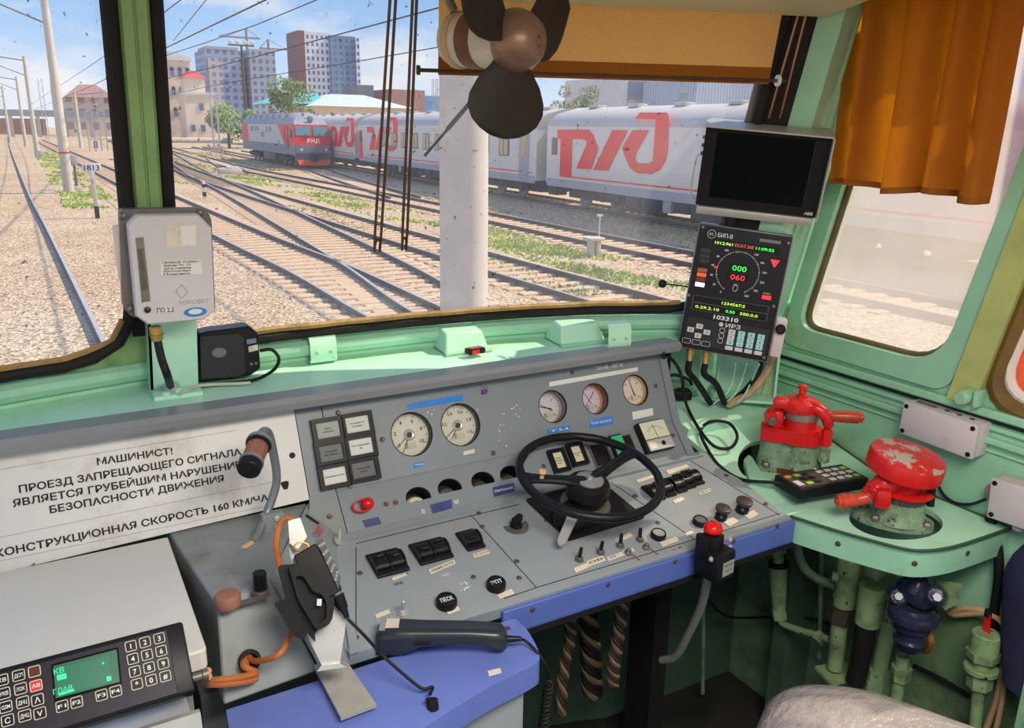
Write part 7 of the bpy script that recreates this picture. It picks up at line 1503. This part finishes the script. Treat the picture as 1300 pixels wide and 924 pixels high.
    for i, (x, w_, h, m_) in enumerate(((.45, .7, .5, CDK), (6.6, .9, .62, CDK), (7.7, .9, .72, CDK), (8.8, .5, .55, CGD), (9.6, .8, .5, CDK), (10.9, 1.5, .64, CDK), (12.6, .9, .5, CDK), (13.8, 1.0, .7, CDK), (15.4, 1.4, .55, CDK), (17.0, 1.0, .66, CDK), (18.5, .9, .8, CDK), (20.0, .9, .6, CDK))):
        b = MB(); b.box((x, -.35, .93 - h / 2), (w_, .6, h), None, .04); b.build('equipment_box', m_, t)
    b = MB(); b.box((L / 2, -W / 2, .66), (L * .94, 1.6, .62)); b.build('underframe', CDK, t)
    return t
REF = {}
coach('nearest grey coach with a huge red emblem and a red door at its left end', (20.33, 32.0), 27.0, 2)
coach('middle grey coach with curtained windows behind the white post, red flash at its right end', (21.83, 60.6), 27.6, 1)
coach('far grey coach mostly hidden behind the red locomotive', (23.25, 88.8), 27.2, 0)
# ------------------------------------------------------------------ locomotive
LD = V((.035, 1, 0)).normalized(); LN = V((-1, .035, 0)).normalized(); t = thing('locomotive', 'red and grey diesel locomotive facing the yard beside the coaches', 'locomotive', M(((-LN.x, LD.x, 0, 20.4), (-LN.y, LD.y, 0, 67.0), (0, 0, 1, ZR), (0, 0, 0, 1))))
LG = plain('loco_grey', S(196, 198, 204), .4, .04, .8); LDK = plain('loco_mid_grey', S(138, 142, 150), .5, .06, .8); LRF = plain('loco_roof', S(152, 156, 162), .5, .08, .8); LOR = plain('loco_orange', S(240, 92, 62), .4, .05, 1); LRD = plain('loco_red', S(224, 52, 62), .4, .05, 1); LGL = plain('loco_glass', S(110, 150, 160), .15, .05)
LL = 22.0
def ey(b, poly, y0, y1, k0=1.0): b.loft([(x * k0, y0, z) for x, z in poly], [(x, y1, z) for x, z in poly])
b = MB(); ey(b, [(-1.5, 1.75), (1.5, 1.75), (1.5, 3.35), (-1.5, 3.35)], 3.6, LL - 3.2); b.build('upper_body', LG, t)
b = MB(); ey(b, [(-1.5, .95), (1.5, .95), (1.5, 1.75), (-1.5, 1.75)], .5, LL, .96); b.build('lower_body', LDK, t)
b = MB(); ey(b, [(-1.5, 1.75), (1.5, 1.75), (1.5, 3.35), (-1.5, 3.35)], .7, 3.6, .95); b.loft([(-1.42, .35, 1.75), (1.42, .35, 1.75), (1.42, .70, 3.35), (-1.42, .70, 3.35)], [(-1.43, .75, 1.75), (1.43, .75, 1.75), (1.43, .75, 3.35), (-1.43, .75, 3.35)]); b.build('front_cab', LRD, t)
b = MB(); ey(b, [(-1.5, 1.75), (1.5, 1.75), (1.5, 3.35), (-1.5, 3.35)], LL - 3.2, LL); b.build('rear_cab', LRD, t)
rf = [(-1.5, 3.35), (1.5, 3.35), (1.35, 3.75), (.95, 4.12), (.4, 4.3), (-.4, 4.3), (-.95, 4.12), (-1.35, 3.75)]
b = MB(); b.loft([(x * .92, .75 + (z - 3.35) * 1.1, 3.35 + (z - 3.35) * .8) for x, z in rf], [(x, 3.0, z) for x, z in rf]); b.loft([(x, 3.0, z) for x, z in rf], [(x, LL - .4, z) for x, z in rf])
for i in range(7): b.box((0, 4 + i * 2.5, 3.95), (2.55, .08, .62), None, .02)
b.build('roof', LRF, t)
def fy(z): return .35 + (z - 1.75) * .35 / 1.6 - .02
for x in (-.72, .72):
    b = MB(); q = [(x - .62, fy(2.5), 2.5), (x + .62, fy(2.5), 2.5), (x + .60, fy(3.22), 3.22), (x - .60, fy(3.22), 3.22)]; b.loft(q, [(a, y - .03, z) for a, y, z in q]); b.build('windshield_pane', LGL, t)
for s in (-1, 1):
    b = MB(); b.box((s * .55, fy(2.35) - .03, 2.42), (.04, .04, .5), RY(s * .5) if False else None); b.build('wiper', BLACK, t)
b = MB(); b.text('РЖД', .30, frame((0.05, fy(2.1) - .01, 2.1), (1, 0, 0), (0, -1, .22)), 'CENTER', 1.0, .02); b.build('emblem', WINK, t)
b = MB(); ey(b, [(-1.38, 1.15), (1.38, 1.15), (1.38, 1.75), (-1.38, 1.75)], .30, .7); b.build('front_grey_band', LDK, t)
b = MB(); ey(b, [(-1.38, .62), (1.38, .62), (1.38, 1.15), (-1.38, 1.15)], .22, 1.0); b.build('front_dark_band', plain('loco_dark', S(84, 90, 102), .6, .1, 2), t)
b = MB(); b.loft([(-1.36, .15, .62), (1.36, .15, .62), (1.2, .0, .18), (-1.2, .0, .18)], [(-1.36, .8, .62), (1.36, .8, .62), (1.2, .6, .18), (-1.2, .6, .18)]); b.build('snow_plough', LOR, t)
b = MB(); b.box((0, .0, .75), (.6, .4, .45), None, .08); b.build('coupler', CDK, t)
for x in (-1.0, 1.0): b = MB(); b.lathe([(.12, 0), (.12, .06)], T(x, .20, 1.42) @ RX(pi / 2), 16); b.build('buffer_lamp', WHITE, t)
b = MB(); b.lathe([(.26, 0), (.24, .12), (.1, .14)], T(0, 1.0, 3.78) @ RX(pi / 2), 20); b.build('headlight', LDK, t)
b = MB(); q = [(-1.512, 3.6, 1.75), (-1.512, 6.0, 3.35), (-1.512, 3.5, 3.35)]; b.loft(q, [(x - .01, y, z) for x, y, z in q]); b.build('red_wedge', LRD, t)
for y, w_ in ((5.0, 0), (9.0, .9), (10.4, .5), (14.2, .6), (15.2, .6), (17.0, 1.2)):
    if w_: b = MB(); b.box((-1.51, y, 2.95), (.03, w_, .42)); b.build('side_window', WIN, t)
b = MB(); b.box((-1.49, 1.75, 2.65), (.04, .6, .7), None, .03); b.build('cab_side_window', WIN, t)
b = MB(); b.box((-1.50, 2.85, 2.35), (.04, .6, 1.7), None, .03); b.build('cab_door', LRD, t)
b = MB(); b.text('РЖД', .42, frame((-1.515, 12.2, 2.45), (0, -1, 0), (-1, 0, 0)), 'CENTER', 1.3, .02); b.build('side_emblem', LRD, t)
for y in (4.6, LL - 4.6):
    b = MB(); b.box((-1.2, y, .62), (.3, 4.6, .35), None, .06); b.box((-1.2, y, .86), (.36, 1.2, .3), None, .05); bo = b.build('bogie', CDK, t)
    for dy in (-1.8, 0, 1.8): b = MB(); b.cyl((-.95, y + dy, .52), (-.80, y + dy, .52), .52, .52, 24, .03); b.cyl((-1.2, y + dy, .52), (-.95, y + dy, .52), .18, .2, 14); b.build('wheel', STEEL_D, bo)
b = MB(); b.box((0, LL / 2, .62), (2.6, 4.4, .8), None, .1); b.build('fuel_tank', plain('tank_grey', S(118, 116, 112), .6, .15, 2), t)
b = MB(); b.box((0, LL / 2, .75), (1.2, LL - 1.5, .5)); b.build('underframe', CDK, t)
# ------------------------------------------------------------------ buildings far behind the yard
def facade(name, wall, win, sx, sz, wr=.5):
    m = bpy.data.materials.new(name); m.use_nodes = True; nt = m.node_tree; N = nt.nodes; L = nt.links; b = N['Principled BSDF']; b.inputs['Roughness'].default_value = .6
    tc = N.new('ShaderNodeTexCoord'); sp = N.new('ShaderNodeSeparateXYZ'); L.new(tc.outputs['Object'], sp.inputs[0])
    ad = N.new('ShaderNodeMath'); ad.operation = 'ADD'; L.new(sp.outputs[0], ad.inputs[0]); L.new(sp.outputs[1], ad.inputs[1])
    def band(src, s, w):
        d = N.new('ShaderNodeMath'); d.operation = 'DIVIDE'; L.new(src, d.inputs[0]); d.inputs[1].default_value = s
        f = N.new('ShaderNodeMath'); f.operation = 'FRACT'; L.new(d.outputs[0], f.inputs[0]); g = N.new('ShaderNodeMath'); g.operation = 'LESS_THAN'; L.new(f.outputs[0], g.inputs[0]); g.inputs[1].default_value = w; return g.outputs[0]
    mu = N.new('ShaderNodeMath'); mu.operation = 'MULTIPLY'; L.new(band(ad.outputs[0], sx, wr), mu.inputs[0]); L.new(band(sp.outputs[2], sz, .55), mu.inputs[1])
    mx = N.new('ShaderNodeMix'); mx.data_type = 'RGBA'; L.new(mu.outputs[0], mx.inputs[0]); mx.inputs[6].default_value = wall; mx.inputs[7].default_value = win; L.new(mx.outputs[2], b.inputs['Base Color']); return m
def gp(px, Y_, py=170): return py_(px, py, Y_)
def building(name, label, x0, x1, Y_, ytop, depth, mat, cat='building', zb=-3.0, yaw=0.0):
    a = gp(x0, Y_); c = gp(x1, Y_); zt = py_((x0 + x1) / 2, ytop, Y_).z; t = thing(name, label, cat, T((a.x + c.x) / 2, Y_, 0) @ RZ(yaw)); w = abs(c.x - a.x)
    b = MB(); b.box((0, depth / 2, (zt + zb) / 2), (w, depth, zt - zb)); b.build('walls', mat, t); return t, w, zt
TW = facade('tower_facade', S(150, 166, 190), S(92, 118, 160), 3.4, 3.2, .55); TWD = facade('tower_facade_grey', S(160, 168, 184), S(104, 122, 152), 3.0, 3.2, .5)
t, w, zt = building('high_rise', 'wide blue grey high rise tower under a crane behind the station', 268, 312, 400, 64, 24, TW)
b = MB(); b.box((w / 2 + 9, 8, zt / 2 + .5), (w * .75, 22, zt + 1)); b.build('wing', TWD, t); TZ = zt; b = MB(); b.box((0, 10, zt + .6), (w * .9, 20, 1.6)); b.build('parapet', TWD, t)
b = MB(); b.box((-w / 2 + 4, -.3, zt * .45), (6, 1, zt * .9)); b.build('bay', facade('tower_bay', S(190, 180, 170), S(110, 140, 190), 3, 3.2), t)
def crane(px, ytop, Y_, jl, jr, label, zb):
    g = py_(px, ytop, Y_); t = thing('tower_crane', label, 'crane', T(g.x, Y_, zb), 'tower cranes'); h = g.z - zb; m_ = plain('crane_steel', S(150, 132, 130), .6) if 'crane_steel' not in MATS else MATS['crane_steel']
    b = MB(); b.box((0, 0, h / 2), (.9, .9, h)); b.build('mast', m_, t); b = MB(); b.box(((jr - jl) / 2, 0, h - 4), (jl + jr, .7, .7)); b.tube([(-jl, 0, h - 4), (0, 0, h), (jr, 0, h - 4)], .18, 5, 0); b.build('jib', m_, t)
crane(312, 36, 405, 12, 6, 'tower crane on the left of the blue grey tower', TZ + 1.1); crane(340, 50, 405, 4, 9, 'tower crane at the right end of the blue grey tower', TZ + 1.1)
TW2 = facade('tower_white', S(216, 222, 232), S(92, 112, 150), 2.4, 3.3, .48)
t, w, zt = building('high_rise', 'tall white patterned high rise with a brown edge and blue glass side', 391, 422, 420, 41, 22, TW2)
b = MB(); b.box((-w / 2 - 1.6, 8, zt / 2), (3.2, 20, zt)); b.build('brown_edge', plain('tower_brown', S(112, 78, 84), .6), t)
b = MB(); b.box((w / 2 + 6.5, 8, zt / 2 - .6), (13, 20, zt - 1)); b.build('blue_wing', facade('tower_blue', S(104, 134, 168), S(74, 106, 146), 3.0, 3.0, .6), t)
b = MB(); b.box((w / 2 + 14, 6, zt / 2 - 1), (2, 18, zt - 1.5)); b.build('white_edge', TW2, t)
CREAM = plain('cream_wall', S(232, 214, 188), .7, .06, .4); REDR = plain('red_roof', S(196, 84, 80), .6, .1, .5); WBL = plain('window_blue', S(104, 122, 150), .3)
t, w, zt = building('station_tower', 'cream station tower with arched windows at the right of the pillar', 214, 249, 200, 76, 8, CREAM)
b = MB(); b.box((0, 4, zt + .2), (w + .8, 8.8, .7)); b.build('cornice', WHITE, t)
b = MB(); b.loft([(-w / 2, 0, zt + .5), (w / 2, 0, zt + .5), (w / 2, 8, zt + .5), (-w / 2, 8, zt + .5)], [(-1, 3, zt + 1.8), (1, 3, zt + 1.8), (1, 5, zt + 1.8), (-1, 5, zt + 1.8)]); b.build('roof', LRF, t)
for z in (zt - 2.6, zt - 6.6, zt - 11):
    for x in (-1.0, .6, 2.2): b = MB(); b.box((x, -.05, z), (.8, .2, 1.5)); b.lathe([(.4, 0), (.4, .2)], T(x, .05, z + .75) @ RX(pi / 2), 12); b.build('window', WBL, t)
t, w, zt = building('station_house', 'cream station house with a small red hipped roof', 238, 274, 190, 120, 8, CREAM)
b = MB(); b.box((0, 4, zt + .2), (w + .6, 8.6, .5)); b.build('cornice', WHITE, t)
b = MB(); b.box((-.3, 4, zt + 1.8), (w * .72, 5, 3.2)); b.build('turret', CREAM, t)
b = MB(); b.loft([(-.3 - w * .42, 1, zt + 3.4), (-.3 + w * .42, 1, zt + 3.4), (-.3 + w * .42, 7, zt + 3.4), (-.3 - w * .42, 7, zt + 3.4)], [(-.8, 3.5, zt + 4.9), (.2, 3.5, zt + 4.9), (.2, 4.5, zt + 4.9), (-.8, 4.5, zt + 4.9)]); b.build('roof', REDR, t)
for x, z in ((.4, zt - 2.5), (.4, 1.0), (-1.6, 1.0)): b = MB(); b.box((x, -.05, z), (.9, .2, 1.4)); b.build('window', WBL, t)
t, w, zt = building('depot_building', 'long cream depot building with a reddish roof behind the left yard', 88, 152, 250, 124, 14, facade('depot_wall', S(206, 192, 176), S(150, 144, 142), 3.0, 3.4, .5)); b = MB(); b.loft([(-w / 2, -1, zt), (w / 2, -1, zt), (w / 2, 15, zt), (-w / 2, 15, zt)], [(-w / 2 + 4, 5, zt + 3.4), (w / 2 - 4, 5, zt + 3.4), (w / 2 - 4, 9, zt + 3.4), (-w / 2 + 4, 9, zt + 3.4)]); b.build('roof', plain('dull_red_roof', S(160, 122, 116), .7), t)
t, w, zt = building('footbridge', 'grey footbridge across the far end of the left yard', -20, 150, 230, 140, 3, plain('bridge_grey', S(150, 152, 156), .7), 'bridge', 3.0); 
for x in (-.3, -.1, .1, .3): b = MB(); b.box((w * x, 1.5, 0.5), (.8, 1.2, 5)); b.build('pier', CONC, t)
t, w, zt = building('low_block', 'low brick red block behind the left yard', -40, 60, 270, 150, 10, plain('brick_block', S(150, 118, 108), .8, .15, .3))
TEAL = plain('teal_roof', S(84, 190, 184), .5, .06, .3); PINKB = facade('pink_wall', S(232, 206, 182), S(190, 160, 140), 1.6, 6, .4)
t, w, zt = building('warehouse', 'long low building with a pale and teal roof behind the locomotive', 400, 520, 150, 136, 20, PINKB)
b = MB(); b.loft([(-w / 2 - .5, -1, zt), (w / 2 + .5, -1, zt), (w / 2 + .5, 21, zt), (-w / 2 - .5, 21, zt)], [(-w / 2 + 6, 8, zt + 2.4), (w / 2 - 6, 8, zt + 2.4), (w / 2 - 6, 12, zt + 2.4), (-w / 2 + 6, 12, zt + 2.4)]); b.build('roof', plain('pale_roof', S(206, 222, 206), .5), t); b = MB(); b.loft([(-w / 2 - 6, 4, zt + .4), (-w / 2 + 5, 4, zt + .4), (-w / 2 + 5, 22, zt + .4), (-w / 2 - 6, 22, zt + .4)], [(-w / 2 - 2, 12, zt + 2.2), (-w / 2 + 4, 12, zt + 2.6), (-w / 2 + 4, 16, zt + 2.6), (-w / 2 - 2, 16, zt + 2.2)]); b.build('teal_roof', TEAL, t)
building('brick_block', 'brown brick block beyond the hanging wire loops', 496, 540, 210, 114, 12, plain('brown_brick', S(172, 132, 118), .8, .12, .3)); building('brick_block', 'dark grey block left of the brown brick block', 456, 476, 215, 108, 12, plain('dark_block', S(116, 122, 138), .8))
building('blue_hall', 'blue hall far behind the post', 538, 575, 240, 122, 12, plain('hall_blue', S(110, 160, 206), .6))
t, w, zt = building('office_building', 'white office building with teal windows behind the nearest coach', 790, 900, 90, 100, 14, plain('office_white', S(214, 210, 212), .6, .03, .3))
for px, wd in ((808, 3.4), (846, 3.4)): g = gp(px, 89.9); b = MB(); b.box((g.x - t.location.x, -.05, zt - 1.6), (wd, .3, 2.2)); b.build('window', TEAL if px > 820 else WBL, t)
t, w, zt = building('corrugated_hall', 'blue grey corrugated hall at the right behind the nearest coach', 880, 1010, 78, 104, 10, facade('corrugated', S(170, 186, 206), S(146, 164, 190), .5, 500, .5))
# floodlight mast and yard lattice masts
g = py_(312, 140, 150); t = thing('floodlight_mast', 'tall floodlight mast before the blue grey tower', 'mast', T(g.x, 150, ZG)); zt = py_(312, 58, 150).z - ZG
b = MB(); b.lathe([(.35, 0), (.18, zt)], None, 10); b.build('mast', RUST, t); b = MB(); b.box((0, 0, zt), (4.2, .5, .25)); b.box((0, 0, zt - 2), (2.4, .4, .15)); b.build('platform', STEEL_D, t)
for x in (-1.8, -.6, .6, 1.8): b = MB(); b.box((x, -.3, zt + .45), (.7, .5, .5), None, .08); b.build('floodlight', WHITE, t)
def lattice(px, ytop, Y_, label):
    g = py_(px, ytop, Y_); t = thing('lattice_mast', label, 'mast', T(g.x, Y_, ZG), 'lattice masts in the far yard'); h = g.z - ZG; b = MB()
    for sx in (-.35, .35):
        for sy in (-.3, .3): b.box((sx, sy, h / 2), (.09, .09, h))
    n = int(h / .9)
    for i in range(n): s = 1 if i % 2 else -1; b.tube([(-.35 * s, -.3, i * h / n), (.35 * s, -.3, (i + 1) * h / n)], .04, 4, 0)
    b.build('lattice', STEEL, t)
for q in ((124, 112, 120, 'pale lattice mast right of the short concrete pole'), (112, 140, 115, 'short pale lattice mast beside the short concrete pole'), (270, 118, 110, 'pale lattice mast before the station house'), (50, 100, 190, 'far lattice mast left of the short pole'), (66, 106, 200, 'far lattice mast between the poles'), (552, 100, 130, 'lattice mast seen just left of the white post'), (788, 104, 60, 'slim lattice mast between the trees and the white office')): lattice(*q)
b = None
wire('yard_fence', 'long pale low wall along the far side of the yard', 'wall', [(14, 175, -1.2), (26, 173, -1.2), (36, 172, -1.2)], .5, CONC, 2)
# ------------------------------------------------------------------ trees
LEAF = [plain('leaf_olive', S(112, 134, 84), .8, .35, .9), plain('leaf_green', S(134, 164, 104), .8, .3, .9), plain('leaf_mixed', S(136, 140, 88), .8, .35, 1.2)]; BARK = plain('bark', S(96, 82, 70), .9)
def tree(px, pbot, ptop, Y_, wpx, m_, label, n=2600):
    g = py_(px, pbot, Y_); top = py_(px, ptop, Y_); zb = ZG; h = top.z - zb; R_ = wpx * Y_ / FPX * .55; t = thing('tree', label, 'tree', T(g.x, Y_, zb), 'trees behind the yard')
    b = MB(); b.lathe([(.25, 0), (.18, h * .4), (.08, h * .75)], None, 10); b.build('trunk', BARK, t)
    b = MB(); blobs = [(random.uniform(-.7, .7) * R_, random.uniform(-.5, .5) * R_, h * random.uniform(.35, .85), R_ * random.uniform(.35, .6)) for k in range(11)] + [(0, 0, h * .86, R_ * .4), (0, 0, h * .6, R_ * .7)]
    for k in range(n):
        x, y, z, r = random.choice(blobs); d = V((random.gauss(0, 1), random.gauss(0, 1), random.gauss(0, 1))).normalized() * r * random.uniform(.7, 1.02); c = V((x, y, z)) + d; c.z = min(c.z, h * 1.02); s = R_ * random.uniform(.035, .075); u = V((random.gauss(0, 1), random.gauss(0, 1), random.gauss(0, 1))).normalized(); w_ = u.orthogonal().normalized()
        b.face([b.bm.verts.new(c + u * s), b.bm.verts.new(c + w_ * s), b.bm.verts.new(c - u * s), b.bm.verts.new(c - w_ * s)])
    b.build('foliage', m_, t)
tree(371, 150, 96, 135, 46, LEAF[0], 'round olive tree between the tower and the white high rise')
tree(290, 168, 132, 130, 40, LEAF[1], 'pale green bushy tree beside the station house')
tree(318, 168, 138, 132, 30, LEAF[1], 'small pale green tree behind the locomotive rear')
tree(716, 140, 100, 62, 42, LEAF[2], 'mixed olive tree above the gap between two coaches')
tree(752, 140, 102, 64, 52, LEAF[0], 'bushy olive tree right of the mixed olive tree')
tree(866, 136, 106, 72, 26, LEAF[0], 'small dark tree before the corrugated hall')
tree(565, 146, 142, 140, 24, LEAF[2], 'low yellow green bush left of the white post')
